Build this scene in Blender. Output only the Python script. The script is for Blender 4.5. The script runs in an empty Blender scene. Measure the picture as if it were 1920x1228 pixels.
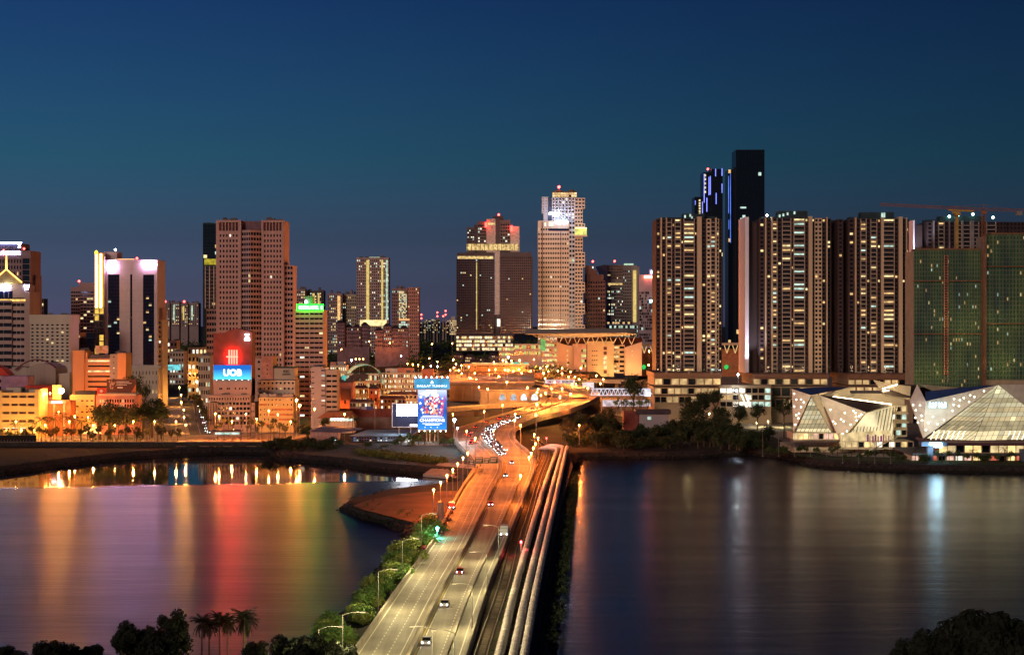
import bpy, bmesh, math, random
from mathutils import Vector, Matrix, noise
from mathutils.geometry import tessellate_polygon
S = bpy.context.scene
COL = S.collection
R = random.Random(7)

# ------------------------------------------------------------------ camera, sky, sun, exposure
F, CX, HY, H = 3200.0, 960.0, 605.0, 68.0        # focal length in photo pixels, principal column, horizon row, eye height
camd = bpy.data.cameras.new('camera'); cam = bpy.data.objects.new('camera', camd); COL.objects.link(cam)
camd.lens = 36 * F / 1920; camd.sensor_width = 36; camd.clip_end = 60000; camd.clip_start = 1
camd.shift_y = -(614 - HY) / 1920
cam.location = (0, 0, H); cam.rotation_euler = (math.pi / 2, 0, 0); S.camera = cam

W = bpy.data.worlds.new("World"); S.world = W; W.use_nodes = True
nt = W.node_tree; L = nt.links
sky = nt.nodes.new('ShaderNodeTexSky'); sky.sky_type = 'NISHITA'; sky.sun_disc = False
sky.sun_elevation = math.radians(8); sky.sun_rotation = math.radians(180)
tc = nt.nodes.new('ShaderNodeTexCoord'); sx = nt.nodes.new('ShaderNodeSeparateXYZ')
rp = nt.nodes.new('ShaderNodeValToRGB'); mx = nt.nodes.new('ShaderNodeMix'); mx.data_type = 'RGBA'; mx.blend_type = 'MULTIPLY'; mx.inputs[0].default_value = 1
L.new(tc.outputs['Generated'], sx.inputs[0]); L.new(sx.outputs['Z'], rp.inputs[0])
# after sunset the glow is the same all round: read the sky at one bearing
hz = nt.nodes.new('ShaderNodeMath'); hz.operation = 'MULTIPLY'; L.new(sx.outputs['Z'], hz.inputs[0]); L.new(sx.outputs['Z'], hz.inputs[1])
ho = nt.nodes.new('ShaderNodeMath'); ho.operation = 'SUBTRACT'; ho.inputs[0].default_value = 1; L.new(hz.outputs[0], ho.inputs[1])
hq = nt.nodes.new('ShaderNodeMath'); hq.operation = 'SQRT'; hq.use_clamp = True; L.new(ho.outputs[0], hq.inputs[0])
cv = nt.nodes.new('ShaderNodeCombineXYZ'); L.new(hq.outputs[0], cv.inputs[1]); L.new(sx.outputs['Z'], cv.inputs[2]); L.new(cv.outputs[0], sky.inputs[0])
# dusk tint of the air by elevation (0 = horizon)
els = [(0, (.146, .182, .80)), (.018, (.077, .113, .46)), (.048, (.047, .076, .245)), (.094, (.025, .086, .195)), (.187, (.017, .055, .168)), (.5, (.010, .03, .10)), (1, (.008, .022, .08))]
e = rp.color_ramp.elements
e[0].position, e[0].color = els[0][0], (*els[0][1], 1)
e[1].position, e[1].color = els[-1][0], (*els[-1][1], 1)
for p_, c_ in els[1:-1]:
    q = e.new(p_); q.color = (*c_, 1)
L.new(sky.outputs[0], mx.inputs[6]); L.new(rp.outputs[0], mx.inputs[7]); # the west, where the sun went down (photo left), stays a little lighter than the east
tx = nt.nodes.new('ShaderNodeMath'); tx.operation = 'MULTIPLY'; tx.inputs[1].default_value = 2.2; L.new(sx.outputs['X'], tx.inputs[0])
th = nt.nodes.new('ShaderNodeMath'); th.operation = 'TANH'; L.new(tx.outputs[0], th.inputs[0])
tm = nt.nodes.new('ShaderNodeMath'); tm.operation = 'MULTIPLY_ADD'; tm.inputs[1].default_value = -.60; tm.inputs[2].default_value = .88; L.new(th.outputs[0], tm.inputs[0])
vm = nt.nodes.new('ShaderNodeVectorMath'); vm.operation = 'SCALE'; L.new(mx.outputs[2], vm.inputs[0]); L.new(tm.outputs[0], vm.inputs['Scale'])
L.new(vm.outputs[0], nt.nodes['Background'].inputs[0])
nt.nodes['Background'].inputs[1].default_value = .15
sund = bpy.data.lights.new('sun', 'SUN'); sund.energy = .9; sund.angle = math.radians(12); sund.color = (1, .68, .54)
sun = bpy.data.objects.new('sun', sund); COL.objects.link(sun)
sun.rotation_euler = (math.radians(75), 0, math.radians(-26))        # last glow of the evening, low behind the camera
vs = S.view_settings; vs.view_transform = 'Standard'; vs.look = 'None'; vs.exposure = 0; vs.gamma = 1; vs.use_curve_mapping = False
S.cycles.use_light_tree = True; S.cycles.max_bounces = 5; S.cycles.diffuse_bounces = 2; S.cycles.glossy_bounces = 3
S.cycles.transparent_max_bounces = 8; S.cycles.sample_clamp_indirect = 6; S.cycles.use_denoising = True
S.cycles.caustics_reflective = False; S.cycles.caustics_refractive = False

# ------------------------------------------------------------------ measuring: photo pixel -> metres at a distance
def gx(px, D): return (px - CX) / F * D
def gz(py, D): return H - (py - HY) / F * D
def gp(px, py, z=0):                       # point of the level z seen at that pixel
    D = F * (H - z) / (py - HY); return Vector((gx(px, D), D, z))

# ------------------------------------------------------------------ materials
MC = {}
def _new(name):
    m = bpy.data.materials.new(name); m.use_nodes = True; return m, m.node_tree, m.node_tree.nodes['Principled BSDF']
def mat(name, col, rough=.75, var=.25, scale=.25, metal=0, streak=False, bump=0, spec=.35):
    if name in MC: return MC[name]
    m, t, p = _new(name); l = t.links
    p.inputs['Roughness'].default_value = rough; p.inputs['Metallic'].default_value = metal
    p.inputs['Specular IOR Level'].default_value = spec
    g = t.nodes.new('ShaderNodeNewGeometry'); mp = t.nodes.new('ShaderNodeMapping'); l.new(g.outputs['Position'], mp.inputs[0])
    if streak: mp.inputs['Scale'].default_value = (1, 1, .12)
    n = t.nodes.new('ShaderNodeTexNoise'); n.inputs['Scale'].default_value = scale; n.inputs['Detail'].default_value = 5
    l.new(mp.outputs[0], n.inputs['Vector'])
    r = t.nodes.new('ShaderNodeValToRGB'); a, b = r.color_ramp.elements
    a.position, b.position = .3, .7
    a.color = (*[c * (1 - var) for c in col], 1); b.color = (*[min(1, c * (1 + var)) for c in col], 1)
    l.new(n.outputs['Fac'], r.inputs[0]); l.new(r.outputs[0], p.inputs['Base Color'])
    if bump:
        n2 = t.nodes.new('ShaderNodeTexNoise'); n2.inputs['Scale'].default_value = scale * 9; n2.inputs['Detail'].default_value = 4
        l.new(g.outputs['Position'], n2.inputs['Vector'])
        bn = t.nodes.new('ShaderNodeBump'); bn.inputs['Strength'].default_value = bump; bn.inputs['Distance'].default_value = .3
        l.new(n2.outputs['Fac'], bn.inputs['Height']); l.new(bn.outputs[0], p.inputs['Normal'])
    MC[name] = m; return m
def glow(name, col, st, var=0, scale=.35, base=(.02, .02, .02)):
    """something that glows: a lamp, a lit sign, a lit room, or a part given its light as emission"""
    if name in MC: return MC[name]
    m, t, p = _new(name); l = t.links
    p.inputs['Specular IOR Level'].default_value = 0; p.inputs['Base Color'].default_value = (*base, 1); p.inputs['Emission Color'].default_value = (*col, 1)
    p.inputs['Emission Strength'].default_value = st
    if var:
        g = t.nodes.new('ShaderNodeNewGeometry'); n = t.nodes.new('ShaderNodeTexNoise'); n.inputs['Scale'].default_value = scale; n.inputs['Detail'].default_value = 3
        l.new(g.outputs['Position'], n.inputs['Vector'])
        mr = t.nodes.new('ShaderNodeMapRange'); mr.inputs[1].default_value = .3; mr.inputs[2].default_value = .7
        mr.inputs[3].default_value = st * (1 - var); mr.inputs[4].default_value = st * (1 + var)
        l.new(n.outputs['Fac'], mr.inputs[0]); l.new(mr.outputs[0], p.inputs['Emission Strength'])
    MC[name] = m; return m
def glass(name, col=(.01, .013, .02), rough=.12):
    if name in MC: return MC[name]
    m, t, p = _new(name)
    p.inputs['Base Color'].default_value = (*col, 1); p.inputs['Roughness'].default_value = rough; p.inputs['Specular IOR Level'].default_value = .6
    MC[name] = m; return m
GL = glass('dark_window_glass')
LW = glow('lit_warm_room', (1, .62, .25), .9, .55, .4)
LY = glow('lit_yellow_room', (1, .78, .36), 1.1, .5, .4)
LC = glow('lit_cool_room', (.72, 1, .85), .8, .5, .4)
LWH = glow('lit_white_room', (1, .93, .75), 1.4, .4, .4)
MIX = [LW, LW, LY, LC]

# ------------------------------------------------------------------ mesh building
class MB:
    def __init__(s): s.v = []; s.f = []
    def poly(s, pts):
        k = len(s.v); s.v += [tuple(p) for p in pts]; s.f.append(tuple(range(k, k + len(pts))))
    def hexa(s, p):                                   # eight corners: bottom four, top four (counter-clockwise from above)
        k = len(s.v); s.v += [tuple(q) for q in p]
        s.f += [tuple(k + i for i in q) for q in ((3, 2, 1, 0), (4, 5, 6, 7), (0, 1, 5, 4), (1, 2, 6, 5), (2, 3, 7, 6), (3, 0, 4, 7))]
    def box(s, x0, x1, y0, y1, z0, z1):
        s.hexa([(x0, y0, z0), (x1, y0, z0), (x1, y1, z0), (x0, y1, z0), (x0, y0, z1), (x1, y0, z1), (x1, y1, z1), (x0, y1, z1)])
    def tube(s, a, b, r0, r1=None, n=8, cap=True):
        a, b = Vector(a), Vector(b); r1 = r0 if r1 is None else r1
        d = (b - a).normalized(); u = d.orthogonal().normalized(); w = d.cross(u); k = len(s.v)
        for c, r in ((a, r0), (b, r1)):
            for i in range(n):
                t = 2 * math.pi * i / n; s.v.append(tuple(c + u * math.cos(t) * r + w * math.sin(t) * r))
        for i in range(n):
            j = (i + 1) % n; s.f.append((k + i, k + j, k + n + j, k + n + i))
        if cap: s.f += [tuple(k + n - 1 - i for i in range(n)), tuple(k + n + i for i in range(n))]
    def bar(s, a, b, w):                              # square bar
        s.tube(a, b, w * .71, n=4)
    def prism(s, pts, fwd):                           # outline of 3D points pushed along fwd
        n = len(pts); k = len(s.v); f = Vector(fwd)
        s.v += [tuple(p) for p in pts] + [tuple(Vector(p) + f) for p in pts]
        s.f += [tuple(range(k, k + n)), tuple(k + n + n - 1 - i for i in range(n))]
        for i in range(n):
            j = (i + 1) % n; s.f.append((k + j, k + i, k + n + i, k + n + j))
    def ball(s, c, r, sub=1, sz=1):
        bm = bmesh.new(); bmesh.ops.create_icosphere(bm, subdivisions=sub, radius=r); k = len(s.v)
        s.v += [(c[0] + v.co.x, c[1] + v.co.y, c[2] + v.co.z * sz) for v in bm.verts]
        s.f += [tuple(k + v.index for v in f.verts) for f in bm.faces]; bm.free()
    def mesh(s, name, m, smooth=False):
        me = bpy.data.meshes.new(name); me.from_pydata(s.v, [], s.f)
        if m: me.materials.append(m)
        if smooth: me.polygons.foreach_set('use_smooth', [True] * len(s.f))
        me.update(); return me
    def out(s, name, m, parent=None, kind=None, smooth=False, label=None):
        return put(s.mesh(name, m, smooth), name, parent, kind, label)
def put(me, name, parent=None, kind=None, label=None):
    o = bpy.data.objects.new(name, me); COL.objects.link(o)
    if parent: o.parent = parent
    if kind: o['kind'] = kind
    if label: o['label'] = label
    return o
def tag(o, label, cat, group=None):
    o['label'] = label; o['category'] = cat
    if group: o['group'] = group
    return o
def thing(name, label, cat, loc=(0, 0, 0), rz=0, group=None):
    o = bpy.data.objects.new(name, None); COL.objects.link(o); o.location = loc; o.rotation_euler = (0, 0, rz); o.empty_display_size = 1
    return tag(o, label, cat, group)
def copy_tree(o, parent=None):
    c = o.copy(); COL.objects.link(c); c.parent = parent
    for ch in list(o.children): copy_tree(ch, c)
    return c
def plight(name, loc, power, col, rad=.5, parent=None):
    k = (round(power), col, rad)
    d = MC.get(k)
    if d is None:
        d = bpy.data.lights.new('light', 'POINT'); d.energy = power; d.color = col; d.shadow_soft_size = rad; MC[k] = d
    o = bpy.data.objects.new(name, d); COL.objects.link(o); o.location = loc
    if parent: o.parent = parent
    return o
def spot(name, loc, power, col, aim, ang=100, parent=None):
    k = ('s', round(power), col, ang); d = MC.get(k)
    if d is None:
        d = bpy.data.lights.new('light', 'SPOT'); d.energy = power; d.color = col; d.shadow_soft_size = .3; d.spot_size = math.radians(ang); d.spot_blend = .6; MC[k] = d
    o = bpy.data.objects.new(name, d); COL.objects.link(o); o.location = loc; o.rotation_euler = Vector(aim).to_track_quat('-Z', 'Y').to_euler()
    if parent: o.parent = parent
    return o
def catmull(P, n):
    out = []; P = [Vector(p) for p in P]; m = len(P)
    for i in range(m - 1):
        a, b, c, d = P[max(0, i - 1)], P[i], P[i + 1], P[min(m - 1, i + 2)]
        for k in range(n):
            t = k / n; out.append(.5 * ((2 * b) + (c - a) * t + (2 * a - 5 * b + 4 * c - d) * t * t + (3 * b - a - 3 * c + d) * t ** 3))
    out.append(P[-1]); return out
TXT = {}
def textmesh(s, m, thick=.06, off=.0):
    k = (s, m.name, thick, off)
    if k in TXT: return TXT[k]
    cu = bpy.data.curves.new('txt', 'FONT'); cu.body = s; cu.extrude = thick; cu.offset = off; cu.resolution_u = 3
    o = bpy.data.objects.new('txt', cu); COL.objects.link(o)
    dg = bpy.context.evaluated_depsgraph_get(); me = bpy.data.meshes.new_from_object(o.evaluated_get(dg))
    bpy.data.objects.remove(o); bpy.data.curves.remove(cu)
    xs = [v.co.x for v in me.vertices]; ys = [v.co.y for v in me.vertices]
    x0, x1, y0, y1 = min(xs), max(xs), min(ys), max(ys)
    for v in me.vertices: v.co = ((v.co.x - x0) / (x1 - x0), -v.co.z, (v.co.y - y0) / (y1 - y0))    # unit box in the facade plane
    me.materials.clear(); me.materials.append(m); me.name = 'lettering'; TXT[k] = me; return me

class Bld:
    """a building measured in photo pixels on the plane at distance D; d is metres behind that plane"""
    def __init__(s, name, label, cat, px, D, zb=3.4, group=None):
        s.D = D; s.o = thing(name, label, cat, (gx(px, D), D, zb), 0, group); s.loc = Vector(s.o.location); s.acc = {}; s.off = 0; s.seed = random.Random(hash((px, D)) & 0xffff)
    def at(s, D):                                     # the same building measured on a plane farther back or nearer
        c = object.__new__(Bld); c.__dict__.update(s.__dict__); c.D = D; c.off = D - s.loc.y; return c
    def P(s, px, py, d=0): return Vector((gx(px, s.D + d), s.D + d, gz(py, s.D + d))) - s.loc
    def X(s, px): return gx(px, s.D) - s.loc.x
    def Z(s, py): return gz(py, s.D) - s.loc.z
    def mb(s, part, m, kind=None):
        k = (part, m.name, kind)
        if k not in s.acc: s.acc[k] = (MB(), m)
        return s.acc[k][0]
    def box(s, part, m, x0, x1, yt, yb, d0, d1, kind=None):
        zb = 0 if yb is None else s.Z(yb)
        s.mb(part, m, kind).box(s.X(x0), s.X(x1), d0 + s.off, d1 + s.off, zb, s.Z(yt))
    def part(s, part, m, x0, x1, yt, yb, d0, d1, label=None):
        b = MB(); zb = 0 if yb is None else s.Z(yb); b.box(s.X(x0), s.X(x1), d0 + s.off, d1 + s.off, zb, s.Z(yt)); return b.out(part, m, s.o, label=label)
    def slab(s, part, m, pts, d0, d1, alone=False):               # outline in pixels pushed back from d0 to d1
        q = [s.P(x, y) for x, y in pts]; q = [Vector((p.x, d0 + s.off, p.z)) for p in q]
        b = MB() if alone else s.mb(part, m); b.prism(q[::-1], (0, d1 - d0, 0))
        if alone: return b.out(part, m, s.o)
    def face(s, part, m, pts, th=.4, alone=True):                 # a thick panel through corners (px, py, depth)
        q = [s.P(*p) for p in pts]; b = MB() if alone else s.mb(part, m); b.prism(q[::-1], (0, th, 0))
        if alone: return b.out(part, m, s.o)
    def text(s, txt, m, x0, x1, yt, yb, d, off=0, part='lettering', thick=.06):
        o = put(textmesh(txt, m, thick, off), part, s.o); o.location = (s.X(x0), d + s.off, s.Z(yb)); o.scale = (s.X(x1) - s.X(x0), 4, s.Z(yt) - s.Z(yb)); return o
    def fac(s, x0, x1, yt, yb, nx, nz, ww=.55, wh=.55, wall=None, lit=.06, litm=None, d=0, rec=.7, style='punch', body=20, gl=None, indiv=False, wp='wall', skipb=False, fr=.03):
        """a storeyed front: piers and floor bands standing proud of recessed panes, on a body"""
        d += s.off; X0, X1, Z1 = s.X(x0), s.X(x1), s.Z(yt); Z0 = 0 if yb is None else s.Z(yb)
        cw, ch = (X1 - X0) / nx, (Z1 - Z0) / nz; pw, ph = cw * (1 - ww), ch * (1 - wh); w = s.mb(wp, wall); litm = litm or MIX; gl = gl or GL
        pd, bd = (0, fr) if style != 'band' else (.25, 0)
        if not skipb: w.box(X0, X1, d + rec, d + body, Z0, Z1)
        for i in range(nx + 1):
            c = X0 + i * cw; a, b = max(X0, c - pw / 2), min(X1, c + pw / 2)
            if b - a > .01: w.box(a, b, d + pd, d + rec, Z0, Z1)
        for j in range(nz + 1):
            c = Z0 + j * ch; a, b = max(Z0, c - ph / 2), min(Z1, c + ph / 2)
            if b - a > .01: w.box(X0 + .02, X1 - .02, d + bd, d + rec - .01, a, b)
        y = d + rec - .06
        for j in range(nz):
            run = 0
            for i in range(nx):
                a, b = X0 + i * cw + pw / 2, X0 + (i + 1) * cw - pw / 2; e0, e1 = Z0 + j * ch + ph / 2, Z0 + (j + 1) * ch - ph / 2
                on = s.seed.random() < (lit if run == 0 else min(.6, lit * 3)); run = 1 if on else 0
                m = s.seed.choice(litm) if on else gl
                if indiv:
                    k = ('pane', m.name, round(b - a, 2), round(e1 - e0, 2))
                    if k not in TXT:
                        q = MB(); q.box(0, b - a, 0, .05, 0, e1 - e0); TXT[k] = q.mesh('window', m)
                    o = put(TXT[k], 'window', s.o); o.location = (a, y, e0)
                else:
                    s.mb('window', m, 'stuff').poly([(a, y, e0), (b, y, e0), (b, y, e1), (a, y, e1)])
    def roof(s, x0, x1, yt, n=5, d0=2, d1=16, hmax=4, m=None):
        m = m or mat('roof_plant_grey', (.16, .14, .14)); r = s.seed
        for i in range(n):
            a = s.X(x0) + (s.X(x1) - s.X(x0)) * r.uniform(.05, .85); wd = r.uniform(1.5, 5); dd = r.uniform(d0, d1)
            s.mb('roof_plant', m, 'stuff').box(a, min(a + wd, s.X(x1) - .3), dd, dd + r.uniform(1.5, 4), s.Z(yt) - .05, s.Z(yt) + r.uniform(.8, hmax))
    def mast(s, px, yt, yb, d=6, r=.12, red=False):
        m = mat('mast_metal', (.12, .1, .1)); b = s.mb('mast', m); a = s.P(px, yb); t = s.P(px, yt); b.tube((a.x, d, a.z), (t.x, d, t.z), r, r * .6, 5)
        if red:
            q = MB(); q.ball((t.x, d, t.z), s.D * .0007, 1); q.out('beacon', glow('red_beacon', (1, .06, .05), 14), s.o)
    def done(s):
        for (part, mn, kind), (b, m) in s.acc.items(): b.out(part, m, s.o, kind)
        return s.o
# ------------------------------------------------------------------ water and land
def water_mat():
    m, t, p = _new('strait_water'); l = t.links
    p.inputs['Base Color'].default_value = (.008, .011, .03, 1); p.inputs['IOR'].default_value = 1.33; p.inputs['Specular IOR Level'].default_value = .3
    g = t.nodes.new('ShaderNodeNewGeometry'); sp = t.nodes.new('ShaderNodeSeparateXYZ'); l.new(g.outputs['Position'], sp.inputs[0])
    # the sheltered inlet under the far bank lies calm, the open strait is ruffled by the wind
    mp = t.nodes.new('ShaderNodeMapping'); mp.inputs['Scale'].default_value = (.012, .05, .05); l.new(g.outputs['Position'], mp.inputs[0])
    n0 = t.nodes.new('ShaderNodeTexNoise'); n0.inputs['Scale'].default_value = 1; n0.inputs['Detail'].default_value = 3; l.new(mp.outputs[0], n0.inputs[0])
    def ma(op, a, b):
        q = t.nodes.new('ShaderNodeMath'); q.operation = op
        for i, x in enumerate((a, b)):
            if hasattr(x, 'links'): l.new(x, q.inputs[i])
            else: q.inputs[i].default_value = x
        return q.outputs[0]
    edge = ma('ADD', ma('MULTIPLY', sp.outputs['X'], .19), 741)         # wind line, slanting across the inlet
    far = ma('SUBTRACT', sp.outputs['Y'], edge)
    far = ma('ADD', far, ma('MULTIPLY', ma('SUBTRACT', n0.outputs['Fac'], .5), 14))
    mr = t.nodes.new('ShaderNodeMapRange'); mr.inputs[1].default_value = -3; mr.inputs[2].default_value = 5; l.new(far, mr.inputs[0])
    mr2 = t.nodes.new('ShaderNodeMapRange'); mr2.inputs[1].default_value = 20; mr2.inputs[2].default_value = -20; l.new(sp.outputs['X'], mr2.inputs[0])
    calm = ma('MULTIPLY', mr.outputs[0], mr2.outputs[0])
    rr = t.nodes.new('ShaderNodeMapRange'); rr.inputs[3].default_value = .27; rr.inputs[4].default_value = .05; l.new(calm, rr.inputs[0])
    # the western side lies open to the breeze, the eastern side in the lee of the causeway
    lee = t.nodes.new('ShaderNodeMapRange'); lee.inputs[1].default_value = -10; lee.inputs[2].default_value = 15; lee.inputs[3].default_value = .30; lee.inputs[4].default_value = .215; l.new(sp.outputs['X'], lee.inputs[0]); l.new(lee.outputs[0], rr.inputs[3])
    # long streaks of smoother and rougher water
    mp3 = t.nodes.new('ShaderNodeMapping'); mp3.inputs['Scale'].default_value = (.005, .03, .05); mp3.inputs['Rotation'].default_value = (0, 0, .03); l.new(g.outputs['Position'], mp3.inputs[0])
    n3 = t.nodes.new('ShaderNodeTexNoise'); n3.inputs['Scale'].default_value = 1.6; n3.inputs['Detail'].default_value = 4; l.new(mp3.outputs[0], n3.inputs[0])
    ro = ma('ADD', rr.outputs[0], ma('MULTIPLY', ma('SUBTRACT', ma('MINIMUM', ma('MAXIMUM', n3.outputs['Fac'], .3), .7), .5), ma('MULTIPLY', ma('SUBTRACT', 1, calm), .12)))
    l.new(ro, p.inputs['Roughness'])
    mp2 = t.nodes.new('ShaderNodeMapping'); mp2.inputs['Scale'].default_value = (.03, .15, .15); mp2.inputs['Rotation'].default_value = (0, 0, .06); l.new(g.outputs['Position'], mp2.inputs[0])
    n2 = t.nodes.new('ShaderNodeTexNoise'); n2.inputs['Scale'].default_value = 1; n2.inputs['Detail'].default_value = 7; n2.inputs['Roughness'].default_value = .62; l.new(mp2.outputs[0], n2.inputs[0])
    lee2 = t.nodes.new('ShaderNodeMapRange'); lee2.inputs[1].default_value = -10; lee2.inputs[2].default_value = 15; lee2.inputs[3].default_value = .95; lee2.inputs[4].default_value = .3; l.new(sp.outputs['X'], lee2.inputs[0])
    b = t.nodes.new('ShaderNodeBump'); b.inputs['Distance'].default_value = .30
    l.new(ma('MULTIPLY', ma('SUBTRACT', 1, calm), lee2.outputs[0]), b.inputs['Strength']); l.new(n2.outputs['Fac'], b.inputs['Height']); l.new(b.outputs[0], p.inputs['Normal'])
    return m
w = MB(); w.poly([(-9000, -200, 0), (9000, -200, 0), (9000, 1200, 0), (-9000, 1200, 0)])
w.out('water', water_mat(), None, 'structure')

west_main = [(-300, 905), (0, 892), (60, 885), (150, 872), (250, 861), (330, 856), (420, 852), (500, 853), (512, 862), (560, 867), (620, 872), (665, 880), (700, 884), (760, 889), (812, 892), (838, 899)]
west_cause = [(846, 912), (810, 916), (740, 924), (690, 931), (655, 942), (631, 957), (662, 968), (720, 984), (750, 997), (756, 1010), (742, 1030), (700, 1075), (650, 1140), (604, 1192), (570, 1224)]
east_cause = [(1040, 1228), (1046, 1180), (1050, 1130), (1058, 1070), (1066, 1020), (1072, 975), (1080, 925), (1084, 895), (1088, 874)]
east_main = [(1100, 862), (1150, 860), (1250, 861), (1330, 858), (1400, 853), (1450, 858), (1496, 867), (1508, 876), (1600, 882), (1700, 886), (1800, 888), (1910, 890), (2300, 893)]
shore = [gp(x, y, 0) for x, y in west_main + west_cause]
near = [Vector((-70, 300, 0)), Vector((-200, 285, 0)), Vector((-900, 270, 0)), Vector((-900, 60, 0)), Vector((700, 60, 0)), Vector((700, 235, 0)), Vector((150, 262, 0)), Vector((40, 285, 0)), Vector((12, 305, 0))]
shore2 = [gp(x, y, 0) for x, y in east_cause + east_main]
far = [Vector((3000, 1100, 0)), Vector((9000, 26000, 0)), Vector((-9000, 26000, 0)), Vector((-3000, 1000, 0))]
raw = shore + near + shore2 + far
ring = []                                             # break the shoreline up so that the rocks do not follow ruler lines
for i, p in enumerate(raw):
    q = raw[(i + 1) % len(raw)]; ln = (q - p).length; n = max(1, min(40, int(ln / 9))) if ln < 700 else 1
    for k in range(n):
        v = p.lerp(q, k / n)
        if n > 1: v = v + Vector((noise.noise(v * .09), noise.noise(v * .09 + Vector((9, 3, 1))), 0)) * 1.6
        ring.append(v)
nr = len(ring)
def bankw(p):
    if p.x < -15 and 640 < p.y < 2000: return 9
    if p.y < 640 and p.x > -20: return 3.0
    return 4.5 if p.y < 700 else 6
inner = []
for i in range(nr):
    t = (ring[(i + 1) % nr] - ring[i - 1]); t.z = 0; t.normalize(); nrm = Vector((-t.y, t.x, 0))
    inner.append(ring[i] + nrm * bankw(ring[i]) + Vector((0, 0, 3.2)))
sgn = sum(a.x * b.y - b.x * a.y for a, b in zip(ring, ring[1:] + ring[:1]))
if sgn < 0:
    inner = []
    for i in range(nr):
        t = (ring[(i + 1) % nr] - ring[i - 1]); t.z = 0; t.normalize(); nrm = Vector((t.y, -t.x, 0))
        inner.append(ring[i] + nrm * bankw(ring[i]) + Vector((0, 0, 3.2)))
g = MB(); g.v = [tuple(p) for p in inner]; g.f = [tuple(t) for t in tessellate_polygon([inner])]
EARTH = mat('dark_grassy_earth', (.02, .02, .013), .95, .5, .06, bump=.4)
o = g.out('ground', EARTH, None, 'structure')
bm = bmesh.new(); bm.from_mesh(o.data); bmesh.ops.recalc_face_normals(bm, faces=bm.faces)
for f in bm.faces:
    if f.normal.z < 0: f.normal_flip()
bm.to_mesh(o.data); bm.free()
bk = MB()
for i in range(nr):
    j = (i + 1) % nr; a, b = ring[i] + Vector((0, 0, -.6)), ring[j] + Vector((0, 0, -.6)); bk.poly([a, b, inner[j], inner[i]])
ROCK = mat('bank_stone', (.042, .036, .03), .9, .5, .5, bump=.6)
def tide_mark(m):                                     # stones below the tide line are wet and weedy
    t = m.node_tree; l = t.links; p = t.nodes['Principled BSDF']; g = t.nodes.new('ShaderNodeNewGeometry'); s = t.nodes.new('ShaderNodeSeparateXYZ'); l.new(g.outputs['Position'], s.inputs[0]); n = t.nodes.new('ShaderNodeTexNoise'); n.inputs['Scale'].default_value = .25; l.new(g.outputs['Position'], n.inputs['Vector'])
    a = t.nodes.new('ShaderNodeMath'); a.operation = 'ADD'; l.new(s.outputs['Z'], a.inputs[0]); l.new(n.outputs['Fac'], a.inputs[1]); r = t.nodes.new('ShaderNodeMapRange'); r.inputs[1].default_value = 1.5; r.inputs[2].default_value = 1.9; l.new(a.outputs[0], r.inputs[0])
    x = t.nodes.new('ShaderNodeMix'); x.data_type = 'RGBA'; x.inputs[6].default_value = (.016, .017, .012, 1); l.new(r.outputs[0], x.inputs[0]); l.new(p.inputs['Base Color'].links[0].from_socket, x.inputs[7]); l.new(x.outputs[2], p.inputs['Base Color'])
tide_mark(ROCK)
bk.out('river_bank', ROCK, None, 'structure')
# boulders along the banks: nobody could count them
rk = MB(); rr = random.Random(3)
bm = bmesh.new(); bmesh.ops.create_icosphere(bm, subdivisions=1, radius=1); IV = [v.co.copy() for v in bm.verts]; IF = [tuple(v.index for v in f.verts) for f in bm.faces]; bm.free()
def boulder(c, r):
    k = len(rk.v); q = Matrix.Rotation(rr.uniform(0, 6), 3, 'Z') @ Matrix.Diagonal((rr.uniform(.7, 1.4), rr.uniform(.7, 1.3), rr.uniform(.5, .9)))
    for v in IV: rk.v.append(tuple(c + q @ (v * r * rr.uniform(.75, 1.15))))
    rk.f.extend(tuple(k + a for a in f) for f in IF)
for i in range(nr):
    j = (i + 1) % nr; ln = (ring[j] - ring[i]).length
    if ln > 60 or ring[i].y < 290: continue
    for k in range(int(ln * (1.1 if ring[i].y < 640 else .7)) + 1):
        t = rr.random(); s_ = rr.random() ** 1.2
        c = ring[i].lerp(ring[j], t).lerp(inner[i].lerp(inner[j], t), s_ * .95 - .05); boulder(c + Vector((0, 0, -.1)), rr.uniform(.35, 1.0) if ring[i].y < 640 else rr.uniform(.4, 1.2))
rk.out('bank_boulders', ROCK, None, 'stuff')

# paved city ground, laid as sheets over the earth
def sheet(name, m, pts, z, kind='structure'):
    P = [Vector((p[0], p[1], z)) for p in pts]; b = MB(); b.v = [tuple(p) for p in P]
    b.f = [tuple(t) for t in tessellate_polygon([P])]
    o = b.out(name, m, None, kind); bm = bmesh.new(); bm.from_mesh(o.data)
    for f in bm.faces:
        f.normal_update()
        if f.normal.z < 0: f.normal_flip()
    bm.to_mesh(o.data); bm.free(); return o
ASPH = mat('asphalt', (.075, .068, .06), .8, .35, .12, bump=.15)
CONC = mat('worn_concrete', (.27, .245, .21), .85, .25, .2)
PAVE = mat('pavement_slabs', (.3, .26, .21), .85, .3, .3)
sheet('pavement', PAVE, [gp(-300, 838, 3.2), gp(0, 834, 3.2), gp(250, 829, 3.2), gp(400, 830, 3.2), gp(540, 826, 3.2), gp(660, 800, 3.2), gp(760, 770, 3.2), gp(860, 745, 3.2), (300, 2300), (-1100, 2300), (-1100, 1150)], 3.23)
sheet('pavement', PAVE, [gp(1130, 775, 3.2), gp(1230, 790, 3.2), gp(1420, 805, 3.2), gp(1500, 842, 3.2), gp(1560, 855, 3.2), gp(1900, 862, 3.2), gp(2300, 866, 3.2), (1200, 1500), (500, 2250), (180, 2250), gp(1125, 745, 3.2)], 3.23)
GRASS = mat('lawn', (.045, .07, .018), .95, .45, .25, bump=.4)
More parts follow.
